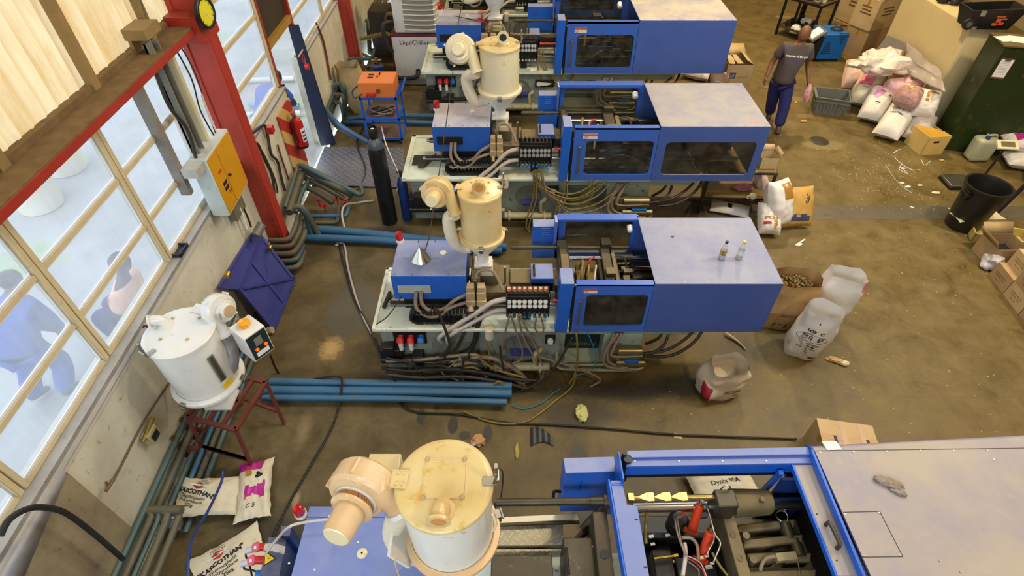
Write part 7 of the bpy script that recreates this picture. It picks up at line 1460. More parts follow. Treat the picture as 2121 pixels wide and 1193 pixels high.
# broken plywood crate with ragged edge
c0=Z(1905,322); MCr=frame(Vector((c0.x,c0.y,0)),(.98,.12,0),(-.12,.98,0)); cr=thing('wooden_crate',c0+Vector((.18,.2,0)),'small yellowish carton crate with a torn lid beside the sacks','box')
w_,d_,h3=.42,.46,.34; m=MB(M=MCr); m.box(0,w_,0,.01,0,h3); m.box(0,.01,0,d_,0,h3); m.box(w_-.01,w_,0,d_,0,h3*.95); m.box(0,w_,d_-.01,d_,0,h3); m.done('crate_sides',pm('pale_yellow_ply',(214,184,112),.6,0,.15,4),cr)
m=MB(M=MCr); pts=[(0,0),(w_,0)]+[(w_*(.95-.05*k)+.02*math.sin(k*5),d_*(.35+.06*k)+.03*math.cos(k*4)) for k in range(9)]+[(w_*.3,d_*.9),(0,d_)]; m.prism(pts,lambda x,y:(x,y,h3),lambda x,y:(x,y,h3+.006)); m.done('torn_lid',pm('golden_ply',(206,160,60),.55,0,.25,5),cr)
m=MB(M=MCr); m.box(w_*.3,w_*.55,-.003,0,h3*.68,h3*.78); m.done('hand_hole',ink,cr)
m=MB(); m.tube([Z(*p) for p in ((1885,300,.2),(1878,312,.0),(1862,310,.0),(1850,318,.0))],.007); tag(m.done('white_strap',paper),'white strap end on the floor by the torn crate','strap')
for k,a in enumerate(([(1852,325),(1868,340),(1890,352),(1906,351)],[(1862,345),(1872,352),(1880,360)],[(1868,340),(1862,350),(1875,358)],[(1908,330),(1915,342),(1928,333)],[(1834,340),(1850,366),(1872,388),(1890,400)])):
    m=MB(); m.tube([Z(x,y,.004) for x,y in a],.005 if k<4 else .003,n=5); tag(m.done('white_strip',paper),'thin curled white plastic strip on the floor near the torn crate','strip','plastic strips on the floor')
# jerrycan, sacks at the right edge
c0=Z(2028,338); jc=thing('jerrycan',Vector((c0.x,c0.y+.12,0)),'milky plastic jerrycan with blue cap before the green locker','jerrycan'); jx,jy=c0.x,c0.y+.14
m=MB(); m.box(jx-.17,jx+.17,jy-.13,jy+.13,0,.42); m.done('can_body',jerry,jc,bevel=.06,seg=4); m=MB(); m.cyl((jx-.05,jy-.05,.41),(jx-.05,jy-.05,.46),.035,n=16); m.done('cap',inkb,jc); m=MB(); m.tube([(jx+.0,jy,.41),(jx+.02,jy,.46),(jx+.12,jy,.46),(jx+.14,jy,.41)],.018); m.done('handle',jerry,jc)
m=MB(); m.cyl((jx+.03,jy+.06,.41),(jx+.03,jy+.06,.44),.03); m.done('small_cap',jerry,jc)
GR='white sacks at the right edge'
o,mp=sackpx('sack','white woven sack with magenta mark, upper one at the right edge',2108,276,.42,78,.42,.62,.24,bagw,seed=3,group=GR); patch(o,mp,-.12,.08,.05,.2,magenta); o.location.z=.23
o.location.z=.235
sackpx('sack','white wrinkled sack under the magenta-marked one at the right edge',2105,322,.1,75,.46,.66,.24,bagw,seed=5,group=GR)
o,mp=sackpx('sack','white sack with brown stripes cut by the right edge, lowest there',2150,350,.1,60,.44,.6,.24,bagw,seed=9,group=GR); patch(o,mp,-.2,-.14,-.3,.2,tape); patch(o,mp,-.08,-.05,-.3,.2,inkb)
# floor scale, black bin
c0=Z(1968,394); sc_=thing('platform_scale',c0+Vector((.15,.18,0)),'low steel platform scale on the floor left of the black bin','scale'); MS=frame(Vector((c0.x-.02,c0.y,0)),(.99,-.03,0),(.03,.99,0))
m=MB(M=MS); m.box(0,.42,0,.36,.0,.06); m.done('scale_base',black,sc_,bevel=.015); m=MB(M=MS); m.box(.01,.41,.01,.35,.06,.085); m.done('scale_plate',steelb,sc_,bevel=.006)
a,b_=Z(2048,350,.05),Z(2085,303,.62); m=MB(); m.tube([Z(2040,362,.02),b_],.018,sub=1); m.done('display_pole',dsteel,sc_); m=MB(M=frame(b_,(1,-.1,.0),(.1,.8,.5))); m.box(-.16,.16,-.07,.09,0,.04); dp=m.done('display_head',cream,sc_,bevel=.006); m=MB(M=frame(b_,(1,-.1,.0),(.1,.8,.5))); m.box(-.11,.1,-.03,.06,.041,.044); m.done('display_window',pm('dim_screen',(110,104,70),.4,0,.2,6),dp)
m=MB(); m.cb(b_-Vector((.03,0,.03)),.06,.05,.06); m.done('pole_joint',black,sc_)
zr=.72; rc=Z(2050,383,zr); bt=Vector((rc.x,rc.y,0)); bn_=thing('waste_bin',bt,'large round black plastic bin standing right of the floor scale','bin')
m=MB(); m.lathe([(0,0),(.22,0),(.225,.01),(.275,zr-.06),(.30,zr-.05),(.31,zr),(.275,zr),(.262,zr-.05),(.21,.02),(0,.02)],bt,n=40); m.done('bin_body',pm('black_bin_plastic',(26,24,22),.4,0,.2,5),bn_,recalc=False,ang=40)
m=MB(); m.cb(bt+Vector((-.30,-.05,zr-.12)),.05,.14,.04); m.box(bt.x-.31,bt.x-.27,bt.y-.1,bt.y+.0,zr-.2,zr-.06); m.done('bin_handle',black,bn_)
m=MB(); m.tube([Z(2065,440,.05),Z(2098,408,.3),Z(2135,372,.6)],.035,sub=1,n=6); tag(m.done('black_rail',black),'slanting black square rail at the right edge behind the bin','rail')
m=MB(); m.box(8.0,9.2,6.4,6.9,0,.03); tag(m.done('dark_grid_mat',pm('dark_mat',(60,54,40),.7,0,.3,12)),'dark ribbed mat on the floor by the right edge','mat')
# tray, printed bag, open carton, stacked boxes
c0=Z(2010,500); tr=thing('cream_tray',c0+Vector((.3,.2,0)),'shallow cream plastic tray under the white printed bag','tray'); MT=frame(Vector((c0.x,c0.y-.0,0)),(.95,-.3,0),(.3,.95,0))
m=MB(M=MT); W4,D4_,H4=.75,.34,.14
for a in ((0,W4,0,.02),(0,W4,D4_-.02,D4_),(0,.02,0,D4_),(W4-.02,W4,0,D4_)): m.box(a[0],a[1],a[2],a[3],0,H4)
m.box(0,W4,0,D4_,0,.01); m.done('tray_body',pm('yellowed_cream_plastic',(196,176,106),.5,0,.15,5),tr)
o,mp=pillow('paper_bag','flat white printed bag lying across the cream tray',(Z(2025,447,.2).x,Z(2025,447,.2).y,.16),-84,.24,.74,.05,bagc,seed=4,n=22,wr=.2)
for k in range(5): onbag(o,mp,'Polyoxymethylene resin' if k%2 else 'Keep dry and cool',-.07+.03*k,.05,.03,ink,90,0)
t,M=carton('open brown carton with raised flap beside the stacked boxes',Z(2042,552),(.72,-.0),.42,.36,.30,cardd,flaps=(('l',55),('b',50)),lid=False)
m=MB(M=M); m.box(.01,.41,.01,.35,.01,.12); m.done('dark_contents',ink,t)
crumple('clear_plastic_bag','small crumpled clear plastic bag between the open carton and the stacked boxes','bag',Z(2046,553,0),.12,.12,.12,pm('greyish_clear_film',(190,184,184),.25,0,.2,7,bump=.6,bs=18),7)
# stack of small brown boxes: front faces run along a diagonal
c0=Z(2047,570); du=(Z(2121,668)-c0); du=Vector((du.x,du.y,0)).normalized(); dv=Vector((-du.y,du.x,0)); wB,hB,dB=.36,.24,.42
lab_=['first','second','third']; lev=['bottom','second','third']
for i in range(4):
    for j in range(3):
        if j==2 and i==0: continue
        s_=Vector((c0.x,c0.y,0))+du*(i*(wB+.012))+dv*(.10*j if i==0 else .1*max(0,j-1)-.0)
        o0=s_
        if i==3 and j==0: pass
        t,M=carton('small brown printed box, %s column from the open carton, %s level'%(['first','second','third','fourth'][i],lev[j]),o0,du,wB,dB,hB,card if (i+j)%2 else cardd,z=j*(hB+.005),prints=0,tapeon=False,group='small printed boxes stacked at the right edge')
        for q,(s2,zz,sz) in enumerate((('COMPONENTS',.6,.032),('ASSEMBLY 400',.45,.03),('No. 12',.26,.034))):
            text('box_print',s2,lambda x,y,M=M,zz=zz: M@Vector((wB*.45+x,-.002,hB*zz+y)),sz,pm('box_print_brown',(110,80,50),.7,0,.2,30),t)
for j,(k,zz) in enumerate(((.35,2),(.75,1))):
    pass
# carton beyond the near cover
c0=Z(1653,916); t,M=carton('cardboard carton with hand holes standing behind the near machine cover',(3.0,2.68),(.985,-.17),.53,.40,.35,card,tapeon=True,prints=0)
for k,x in enumerate((.12,.42)): m=MB(M=M); m.box(x,x+.03,.10,.22,.3545,.356); m.done('hand_hole',ink,t)
m=MB(M=M); m.box(.14,.18,.16,.19,.3545,.3555); m.box(.1,.35,-.0015,0,.1,.22); m.done('printed_patch',pm('pale_blue_print',(150,160,180),.6,0,.2,30),t)
for x in (.20,.38): m=MB(M=M); m.box(x,x+.05,0,.40,.3545,.3558); m.done('tape_strip',pm('clear_tape',(176,140,90),.3,0,.1,9),t)
# carton behind the third machine
c0=Z(1497,203); t,M=carton('tall carton with loose flaps and blue emblem at the end of the third machine',Z(1492,196),(.99,-.02),.52,.62,.62,card,flaps=(('r',150),('b',20)),lid=False,prints=0)
for sx_,rr in ((.02,-10),(.2,4)): m=MB(M=M@Matrix.Translation((sx_,.05,.625))@Matrix.Rotation(math.radians(rr),4,'Z')); m.box(0,.12,0,.45,0,.005); m.done('loose_flap',card,t)
m=MB(M=M); m.box(.08,.2,-.002,0,.34,.46); e_=m.done('emblem',inkb,t,bevel=.0)
for k in range(3): m=MB(M=M); m.box(.1+.03*k,.112+.03*k,-.003,-.002,.36,.44); m.done('emblem_stroke',card,e_)
text('box_print','lamasat',lambda x,y: M@Vector((.34+x,-.002,.37+y)),.075,pm('grey_print',(130,120,100),.6,0,.1,9),t)
tallsack('mauve_sack','dark mauve plastic sack between the third machine and the flapped carton',(Z(1478,200).x,Z(1478,200).y,0),.4,.35,.5,pm('mauve_film',(120,96,84),.35,0,.3,6,bump=.4,bs=12),5)
# ================================================================ SACKS, CARTONS AND LITTER BETWEEN THE MACHINES
def stext(S,o,s,x0,z0,w,d,h,size,mat,rz=0,side=-1,bold=.001,scale=1.006):
    def mp(a,b):
        x=x0+a; e=.55; cxv=max(-.97,min(.97,2*x/w)); ca=abs(cxv)**(1/e)*(1 if cxv>0 else -1); sa=side*math.sqrt(max(0,1-ca*ca)); u=(math.atan2(sa,ca)/(2*PI))%1
        return S(u,(z0+b)/h,scale)
    return text('printed_text',s,mp,size,mat,o,bold)
# open white sack with printing
wsk=pm('white_sack_clean',(226,222,218),.5,0,.05,5,bump=.3,bs=20)
sq=pm('sack_inside',(206,200,176),.6,0,.1,5)
c=Z(1668,748); BS=(c.x-.02,c.y+.16,0)
o,S=tallsack('open_sack','open white sack printed with Chinese characters and an ellipse, rightmost by the machine end',BS,.40,.30,.74,wsk,2,(.05,.02),-28,open_=True)
stext(S,o,'聚甲醛',.0,.40,.40,.30,.74,.075,ink)
stext(S,o,'LOXBC',.0,.50,.40,.30,.74,.05,ink,bold=.003); stext(S,o,'Copolymer',.0,.315,.40,.30,.74,.045,ink)
for k in range(5): stext(S,o,['聚甲醛树脂','25 kg  net weight','POM','Keep dry','—————'][k],.0,.27-.04*k,.40,.30,.74,.028,ink)
for k in range(3):
    a=2*PI*k/3+PI/2; stext(S,o,'●',.03*math.cos(a),.585+.028*math.sin(a),.40,.30,.74,.03,ink,bold=.002)
stext(S,o,'MSX',.14,.06,.40,.30,.74,.04,ink,bold=.002)
m=MB(); pts=[]
for k in range(41):
    a=2*PI*k/40; x=.15*math.cos(a); z=.40+.055*math.sin(a); e=.55; cxv=2*x/.40; ca=abs(cxv)**(1/e)*(1 if cxv>0 else -1); u=(math.atan2(-math.sqrt(max(0,1-ca*ca)),ca)/(2*PI))%1; pts.append(S(u,z/.74,1.008))
m.tube(pts,.0028,n=5,sub=1); m.done('printed_ellipse',ink,o)
c=Z(1722,700); o,S=tallsack('open_sack','white sack with pink printed corners standing behind the Chinese-lettered one',(c.x-.08,c.y+.3,0),.46,.30,.78,wsk,6,(.10,.05),-20,open_=True,mat2=[pink,magenta],fmat=lambda u,v:1 if v>.8 and (u<.18 or u>.86) else (2 if .55<v<.75 and .93<u else 0))
c=Z(1608,690); o,S=tallsack('open_sack','big brown kraft sack of regrind standing at the end of the bottle machine',(c.x+.05,c.y+.22,0),.56,.40,.70,bagk,4,(.08,.06),-8,open_=True)
stext(S,o,'S P E',-.02,.10,.56,.40,.70,.09,pm('brown_print',(90,60,50),.6,0,.2,9),bold=.004); stext(S,o,'POLYMER 25KG',.0,.28,.56,.40,.70,.06,pm('faded_red_print',(150,70,60),.6,0,.2,9)); 
m=MB(); rg=random.Random(3); cc=Vector((c.x+.09,c.y+.27,.47))
for k in range(160):
    a=rg.uniform(0,6.28); r=.2*math.sqrt(rg.random()); p=cc+Vector((r*math.cos(a)*1.15,r*math.sin(a)*.7,rg.uniform(-.02,.03)+.12)); m.cb(p,.03,.02,.016,rot('Z',rg.uniform(0,180))@rot('X',rg.uniform(0,90)))
q=m.done('plastic_regrind',pm('brown_regrind',(120,98,48),.6,0,.4,30)); tag(q,'heap of brown plastic regrind filling the big kraft sack','regrind',None,'stuff')
m=MB()
c=Z(1486,840); o,S=tallsack('open_sack','short open white sack with crimson corner, standing alone in front',(c.x+.03,c.y+.20,0),.46,.34,.40,pm('beige_white_sack',(212,198,178),.5,0,.08,5,bump=.35,bs=22),8,(.08,.04),14,open_=True,mat2=[crimson],fmat=lambda u,v:1 if v<.55 and .47<u<.60 else 0)
stext(S,o,'CELCON',.03,.16,.46,.34,.40,.045,ink); stext(S,o,'▮ ▮ =',-.03,.05,.46,.34,.40,.05,inkr); stext(S,o,'M90',.08,.11,.46,.34,.40,.03,pm('ochre_print',(150,130,60),.6,0,.2,9))
# sacks by the second machine's end
c=Z(1603,478); o,mp=lean('tall white taped sack beside the black side table',(1612,470,.08),(1612,372,.72),.38,.34,bagw,12,base=0,group=None); patch(o,mp,-.03,.12,.08,.32,tape,'tape_strip'); patch(o,mp,.13,.17,.2,.26,inkr)
o,mp=lean('short white sack with red marks at the foot of the taller taped one',(1593,486,.08),(1592,420,.35),.32,.30,bagw,13,base=0); patch(o,mp,-.16,.14,-.06,-.02,tape,'tape_strip'); patch(o,mp,.02,.07,-.2,.1,tape,'tape_strip'); patch(o,mp,-.12,-.02,-.14,-.10,redb,'red_tape'); patch(o,mp,-.03,-.0,.08,.13,redb,'red_tape')
o,mp=lean('yellow-brown paper sack with blue diamond print, squashed, right of the white taped sack',(1650,470,.05),(1655,385,.55),.46,.20,pm('golden_kraft',(196,152,70),.6,0,.25,4,bump=.5,bs=14),14,base=0,fmat=lambda u,v:1 if .12<v<.30 and abs(u-.5)<.30 and (abs(u-.5)+abs(v-.21)*2<.42) else 0,mat2=[pm('slate_blue_print',(60,66,96),.5,0,.2,9)])
onbag(o,mp,'ORC',.1,.12,.07,ink,70,.002); patch(o,mp,-.06,.0,-.16,-.08,bagk)
t=thing('side_table',(4.0,6.9,0),'black angle-iron side table with wooden tops under the second machine end','table')
q=[Z(1470,358,.72),Z(1608,360,.72),Z(1596,312,.72),Z(1480,312,.72)]; fl_=[Vector((p.x,p.y,0)) for p in q]
m=MB()
for a,b in zip(q,fl_): bar(m,a,b,.035,.035)
for i in range(4): bar(m,q[i],q[(i+1)%4],.035,.03); bar(m,fl_[i].lerp(q[i],.38),fl_[(i+1)%4].lerp(q[(i+1)%4],.38),.03,.03)
m.done('table_frame',black,t)
for f_ in (1.0,.38):
    P=[fl_[i].lerp(q[i],f_)+Vector((0,0,.018)) for i in range(4)]; m=MB(); m.hexa([p-Vector((0,0,.012)) for p in P],P); m.done('table_shelf',pm('brown_ply_top',(140,112,60),.6,0,.25,4),t)
carton('small open carton standing on the black side table',Z(1572,350,.75),(1,0),.24,.22,.18,card,flaps=(('b',60),('r',70)),lid=False,z=.742)
crumple('pink_gloves','crumpled dusty pink gloves on the lower shelf of the side table','gloves',Z(1538,390,.30),.15,.09,.03,pm('mauve_pink_cloth',(180,120,128),.7,0,.3,9),4)
p=Z(1556,415,.295); mg=thing('mug',p,'white and blue mug on the lower shelf of the side table','mug'); m=MB(); m.lathe([(0,0),(.04,0),(.045,.05)],p,n=20); m.done('blue_base',inkb,mg); m=MB(); m.lathe([(.045,.05),(.047,.10),(.041,.10),(.036,.02),(0,.02)],p,n=20); m.done('mug_body',cream,mg,recalc=False); m=MB(); m.tube([p+Vector((-.045,0,.08)),p+Vector((-.08,0,.075)),p+Vector((-.075,0,.04)),p+Vector((-.045,0,.035))],.007); m.done('mug_handle',cream,mg)
o,mp=pillow('paper_bag','flat whitish bag with black mark on the floor left of the side table',(Z(1510,438).x,Z(1510,438).y,0),70,.34,.6,.10,pm('grey_white_bag',(206,200,196),.5,0,.08,5,bump=.3,bs=18),seed=5); patch(o,mp,-.06,.06,-.02,.05,ink)
o,mp=lean('pink-marked white bag standing behind the side table leg',(1578,408,.05),(1575,356,.5),.34,.2,pm('pinkish_white_bag',(226,204,196),.5,0,.12,6,bump=.3,bs=18),16,base=0)
o,mp=lean('pale sack seen through the smoked window of the second machine cover',(1500,365,.05),(1495,290,.6),.5,.3,bagw,18,base=0)
o,mp=pillow('sack','white sack with pink print under the third machine cover',(Z(1435,150).x,Z(1435,163).y,0),60,.4,.6,.22,pm('pinkish_white_bag2',(222,206,200),.5,0,.12,6,bump=.3,bs=18),seed=6)
# white bag behind the near machine
o,mp=pillow('sack','full white sack with black writing on the floor behind the near machine',(Z(1490,1012).x,Z(1490,1012).y,0),-80,.42,.66,.18,bagc,seed=7); onbag(o,mp,'Dynix 90A',.02,.0,.07,ink,90,.001); onbag(o,mp,'USE FIRST',-.1,.1,.05,ink,90)
# three cream paper bags on the left
kb='tear-open cream paper bag'
def kaso(o,mp,x,y,a,s=1.0):
    ca,sa=math.cos(math.radians(a)),math.sin(math.radians(a)); R=lambda u,v:(x+(u*ca-v*sa)*s,y+(u*sa+v*ca)*s)
    for s_,u,v,z,bo in (('"KASCOTHAN"',0,.0,.075,.003),('Thermoplastic',0,-.065,.055,.0005),('Polyurethane',0,-.115,.055,.0005),('25kg',0,-.17,.06,.001)): X_,Y_=R(u,v); onbag(o,mp,s_,X_,Y_,z*s,ink,a,bo)
    for k,s_ in enumerate(('Manufactured for','Industrial Urethanes','P.O. Box 18','Alrode','South Africa','(+27) 11 864')): X_,Y_=R(.02,.30-.03*k); onbag(o,mp,s_,X_,Y_,.03*s,ink,a,0)
    m=MB(); D=[(-.10,.10),(0,.045),(.10,.10),(0,.155)]; m.add([mp(*R(u,v))+Vector((0,0,.001)) for u,v in D],[(0,1,2,3)]); d=m.done('red_diamond',inkr,o,recalc=False)
    m=MB(); m.add([mp(*R(u,v))+Vector((0,0,.003)) for u,v in ((-.11,.085),(.11,.085),(.11,.115),(-.11,.115))],[(0,1,2,3)]); m.done('diamond_band',paper,d,recalc=False)
    X_,Y_=R(0,.10); mp2=lambda a_,b_: mp(a_,b_)+Vector((0,0,.003)); onbag(o,mp2,'LARRSUR',X_,Y_,.028*s,ink,a,.001)
c=Z(412,1030,.1); o,mp=pillow('paper_bag','flat cream paper bag with black lettering and red diamond, left of three',(c.x+.10,c.y,0.02),-80,.42,.58,.10,bagc,seed=21,wr=.12,tilt=-14); kaso(o,mp,-.02,-.13,72,.75)
c=Z(522,1020); o,mp=pillow('paper_bag','cream paper bag with magenta prints, right of the lettered one',(c.x+.05,c.y,0),14,.34,.62,.12,bagc,seed=24,wr=.12,mat2=[magenta],fmat=lambda u,v:1 if (v>.80 and u<.75) or (.28<v<.58 and .25<u<.85 and abs(v-.43)<.06+.12*abs(u-.5)*2) else 0); patch(o,mp,-.08,-.02,.12,.2,tape,'tape_strip'); onbag(o,mp,'⁂',.05,.12,.12,ink,20,.004); onbag(o,mp,'C S',-.02,-.2,.06,ink)
c=Z(480,1170); o,mp=pillow('paper_bag','spread cream paper bag with slanted lettering at the bottom edge',(c.x,c.y,0),-55,.50,.62,.05,bagc,seed=27,wr=.2); kaso(o,mp,-.06,-.06,98,.85)
# bottles, cone funnel, small things on machines
def bottle(p,capm,label,lm):
    t=thing('water_bottle',p,label,'bottle'); m=MB(); m.lathe([(0,.002),(.028,0),(.032,.01),(.032,.12),(.026,.15),(.013,.185),(.012,.2)],p,n=24); m.done('bottle_body',bottlem,t,recalc=False)
    m=MB(); m.lathe([(0,.004),(.029,.006),(.030,.04),(0,.041)],p,n=20); m.done('remaining_water',pm('pale_water',(224,228,230),.1,0,.02,5),t); m=MB(); m.lathe([(.0328,.06),(.0328,.115)],p,n=24); m.done('paper_label',lm,t)
    m=MB(); m.lathe([(.014,.2),(.0155,.2),(.0155,.222),(0,.224)],p,n=18); m.done('bottle_cap',capm,t); return t
b1=bottle(Z(1494,535,1.502),pm('navy_cap',(30,28,70),.4,0,.1,5),'drink bottle with dark blue cap and black label on the machine cover',pm('black_label',(30,30,34),.4,0,.5,40,col2=(190,170,60))); b2=bottle(Z(1530,535,1.502),yel,'drink bottle with yellow cap on the machine cover, right of the other',pm('faint_label',(214,216,222),.4,0,.1,9))
p=Z(872,535,1.402); cf=thing('cone_funnel',p,'shiny sheet-metal cone on thin cross wires, on the blue injection cover','cone'); m=MB(); m.lathe([(.105,0),(.108,.002),(.004,.15),(0,.151)],p,n=36); m.done('metal_cone',steel,cf); m=MB(); m.cyl(p+Vector((0,0,.14)),p+Vector((0,0,.22)),.004,n=6)
m.done('wire_mast',steelb,cf)
for d in ((1,0),(0,1)): m=MB(); m.cyl(p+Vector((-.19*d[0],-.19*d[1],.008)),p+Vector((.19*d[0],.19*d[1],.008)),.003,n=6); m.done('cross_wire',steelb,cf)
m=MB(); p=Z(1390,489,1.503); m.cyl(p,p+Vector((.025,-.015,.0))+Vector((0,0,.008)),.008,n=8); tag(m.done('bolt',steelb),'small loose bolt lying on the machine cover with the bottles','bolt')
def drape(u,v):
    p=Z(806,562,.82).lerp(Z(800,600,.82),v); q=Z(764,640,.0); w=u
    b=Vector((p.x-.0-.11*w,p.y-.1*w*v,max(.86-.86*w**1.3*(.6+.4*v),.03))); return b+Vector((.03*noise.noise(Vector((u*4,v*5,2))),.03*noise.noise(Vector((u*5,v*4,6))),.02*noise.noise(Vector((u*5,v*5,9)))))
m=MB(); m.sheet(drape,16,16); tag(m.done('white_cloth',pm('white_rag',(214,214,220),.8,0,.1,6),recalc=False,solid=.006),'white rag hanging over the left end of the machine tray','cloth')
m=MB(); a=Z(799,632,.83); m.cb(a+Vector((0,.08,0)),.035,.24,.04,rot('Z',-8)); m.cb(a+Vector((.03,.12,0)),.03,.05,.03); tag(m.done('black_clamp',black,bevel=.004),'black clamp bar on the pale tray left of the blue injection cover','clamp')
a=Z(871,333,.822); m=MB(); m.box(a.x-.11,a.x+.11,a.y-.12,a.y+.14,.822,.834); tag(m.done('black_pad',black),'black square pad on the tray of the second machine','pad')
m=MB(); m.tube([Z(898,322,.86),Z(886,335,.86),Z(878,342,.86)],.016,sub=1); m.cb(Z(873,344,.86),.1,.05,.03); m.tube([Z(880,345,.85),Z(892,335,.86),Z(903,318,.88)],.01,sub=1); tag(m.done('hammer',dsteel),'metal hammer lying across the black pad','hammer')
a,b_=Z(941,33,1.65),Z(985,42,1.65); pl=thing('long_pliers',a.lerp(b_,.5),'long-nosed red-handled pliers on the third machine injection cover','pliers'); m=MB(); m.tube([a,b_],[.006,.012],n=6,sub=1); m.done('jaws',dsteel,pl)
for q in (Z(1008,47,1.64),Z(1000,39,1.64)): m=MB(); m.tube([b_,b_.lerp(q,.5)+Vector((0,0,.01)),q],.013,n=8); m.done('red_grip',redb,pl)
crumple('pink_rag','small salmon rag on the third machine injection cover','rag',Z(998,28,1.62),.08,.05,.03,pm('salmon_rag',(226,150,130),.8,0,.3,9),9)
m=MB(); m.lathe([(0,0),(.05,0),(.06,.12),(.052,.12),(.045,.02),(0,.02)],Z(935,15,.87),n=20); tag(m.done('blue_cup',pm('navy_cup',(24,28,110),.4,0,.1,5),recalc=False),'navy blue cup on the farthest machine tray','cup')
m=MB(); q=Z(1562,252,1.652); m.box(q.x-.05,q.x+.05,q.y-.03,q.y+.03,1.65,1.652,rot('Z',-20)); tag(m.done('pink_sticker',pm('pink_sticker',(226,150,140),.6,0,.4,40)),'small pink sticker on the second machine cover top','sticker')
# floor litter
crumple('yellow_rag','crumpled pale yellow-green rag on the floor before the bottle machine','rag',Z(1204,858,0),.065,.10,.04,pm('pale_lime_rag',(206,206,130),.8,0,.25,9),3,pm('lime_rag_teal',(150,190,160),.8,0,.2,9))
m=MB(); sc0=Z(1122,908)
def sock(u,v):
    x=-.13+.26*u; y=-.1+.22*v*(1-.55*u)+.05*math.sin(u*3); return Vector((sc0.x+x*.9,sc0.y+y,.012+.02*math.sin(PI*u)*math.sin(PI*v)+.012*noise.noise(Vector((u*5,v*5,1)))))
m.sheet(sock,24,12); m.m=[(1 if (q%24)//3%2 else 0) for q in range(24*12)]; tag(m.done('striped_rag',[pm('dark_stripe',(36,36,38),.8,0,.2,9),pm('grey_stripe',(90,90,92),.8,0,.2,9)],recalc=False,solid=.01),'black and grey striped rag on the floor near the big hopper','rag')
crumple('tan_wrapper','tan and pink wrapper behind the big hopper lid','wrapper',Z(990,915,0),.07,.07,.04,pm('tan_wrapper',(200,150,100),.7,0,.3,9),5,pinkfilm)
crumple('yellow_scrap','thin yellowish scrap on the floor right of the big hopper','scrap',Z(1071,935,0),.02,.09,.012,pm('yellow_scrap',(180,160,80),.8,0,.3,9),6)
crumple('tan_scrap','torn tan paper scrap right of the white sacks','scrap',Z(1730,748,0),.10,.04,.025,pm('tan_paper',(204,166,104),.7,0,.2,9),7,None,-20); crumple('white_scrap','crumpled whitish scrap touching the tan scrap on the floor','scrap',Z(1748,755,0),.05,.035,.03,pm('ivory_paper',(222,206,170),.7,0,.1,9),8)
m=MB(); m.sheet(lambda u,v: Z(1500,690).lerp(Z(1545,722),u)+Vector((.02*math.sin(u*4),-.06*v*(1-.3*u),.012+.05*(1-u)**2*.5+.015*math.sin(v*3))),10,3); tag(m.done('cardboard_strip',card,recalc=False,solid=.004),'curved strip of cardboard on the floor below the bottle machine cover','cardboard')
for k,(a,b,w) in enumerate((((1648,508),(1667,496),.02),((1652,509),(1661,505),.03),((1885,428),(1893,431),.03),((1963,431),(1972,435),.03),((1412,905),(1396,902),.06),((938,833),(915,832),.04))):
    p,q=Z(*a),Z(*b); m=MB(); bar(m,p+Vector((0,0,.003)),q+Vector((0,0,.003)),w,.004); tag(m.done('paper_scrap',paper if k!=4 else card),['long white strip on the aisle floor','short white strip crossing the long one in the aisle','white scrap on the steel channel cover, left one','white scrap on the steel channel cover, nearest the bin','tan card scrap beside the long black floor cable','white paper scrap in front of the bottle machine hoses'][k],'scrap')
for k,(x,y,r) in enumerate(((1648,213,.03),(1665,252,.07),(1880,388,.05),(1868,380,.04),(1870,350,.04),(1905,385,.05),(1938,400,.07),(1950,333,.05))):
    crumple('floor_scrap',['orange scrap on the floor below the tote','yellowish flat scrap on the floor under the tote','white scrap in the aisle left of the scale','second white scrap in the aisle left of the scale','white curl in the aisle below the crate','pale scrap in the aisle near the scale','tan curled scrap left of the floor scale','yellow scrap before the green locker'][k],'scrap',Z(x,y,0),r,r*.5,.015,[yel,pm('ochre_scrap',(190,160,80),.8,0,.2,9),paper,paper,paper,bagc,bagc,pm('ochre_scrap',(190,160,80))][k],k+3,n=12)
m=MB(); rg=random.Random(8)
for k in range(900):
    x,y=(rg.gauss(6.3,.5),rg.gauss(8.0,.5)) if k<420 else (rg.uniform(1.0,7),rg.uniform(2.6,9.5)); s_=rg.uniform(.003,.008); m.cb(Vector((x,y,s_*.4)),s_*1.8,s_,s_*.8,rot('Z',rg.uniform(0,180)))
tag(m.done('plastic_crumbs',pm('crumb_white',(206,196,160),.7,0,.2,9)),'scattered pale plastic crumbs over the aisle floor','crumbs',None,'stuff')
# buckets in the yard
for k,(x,y) in enumerate(((88,425),(108,398))):
    p=Z(x,y,-.0)+Vector((-.15*k,.7*k,0)); bk=thing('paint_bucket',p,['nearer of the two white buckets in the yard seen through the top panes','farther of the two white buckets in the yard, slightly behind'][k],'bucket'); m=MB(); m.lathe([(0,0),(.3,0),(.36,.55),(.33,.55),(.3,.05),(0,.05)],p,n=28); m.done('bucket_body',pm('white_yellow_bucket',(232,222,170),.5,0,.2,3,col2=(240,236,226)),bk,recalc=False); m=MB(); m.lathe([(.362,.5),(.375,.5),(.375,.55),(.36,.56)],p,n=28); m.done('bucket_rim',paper,bk)
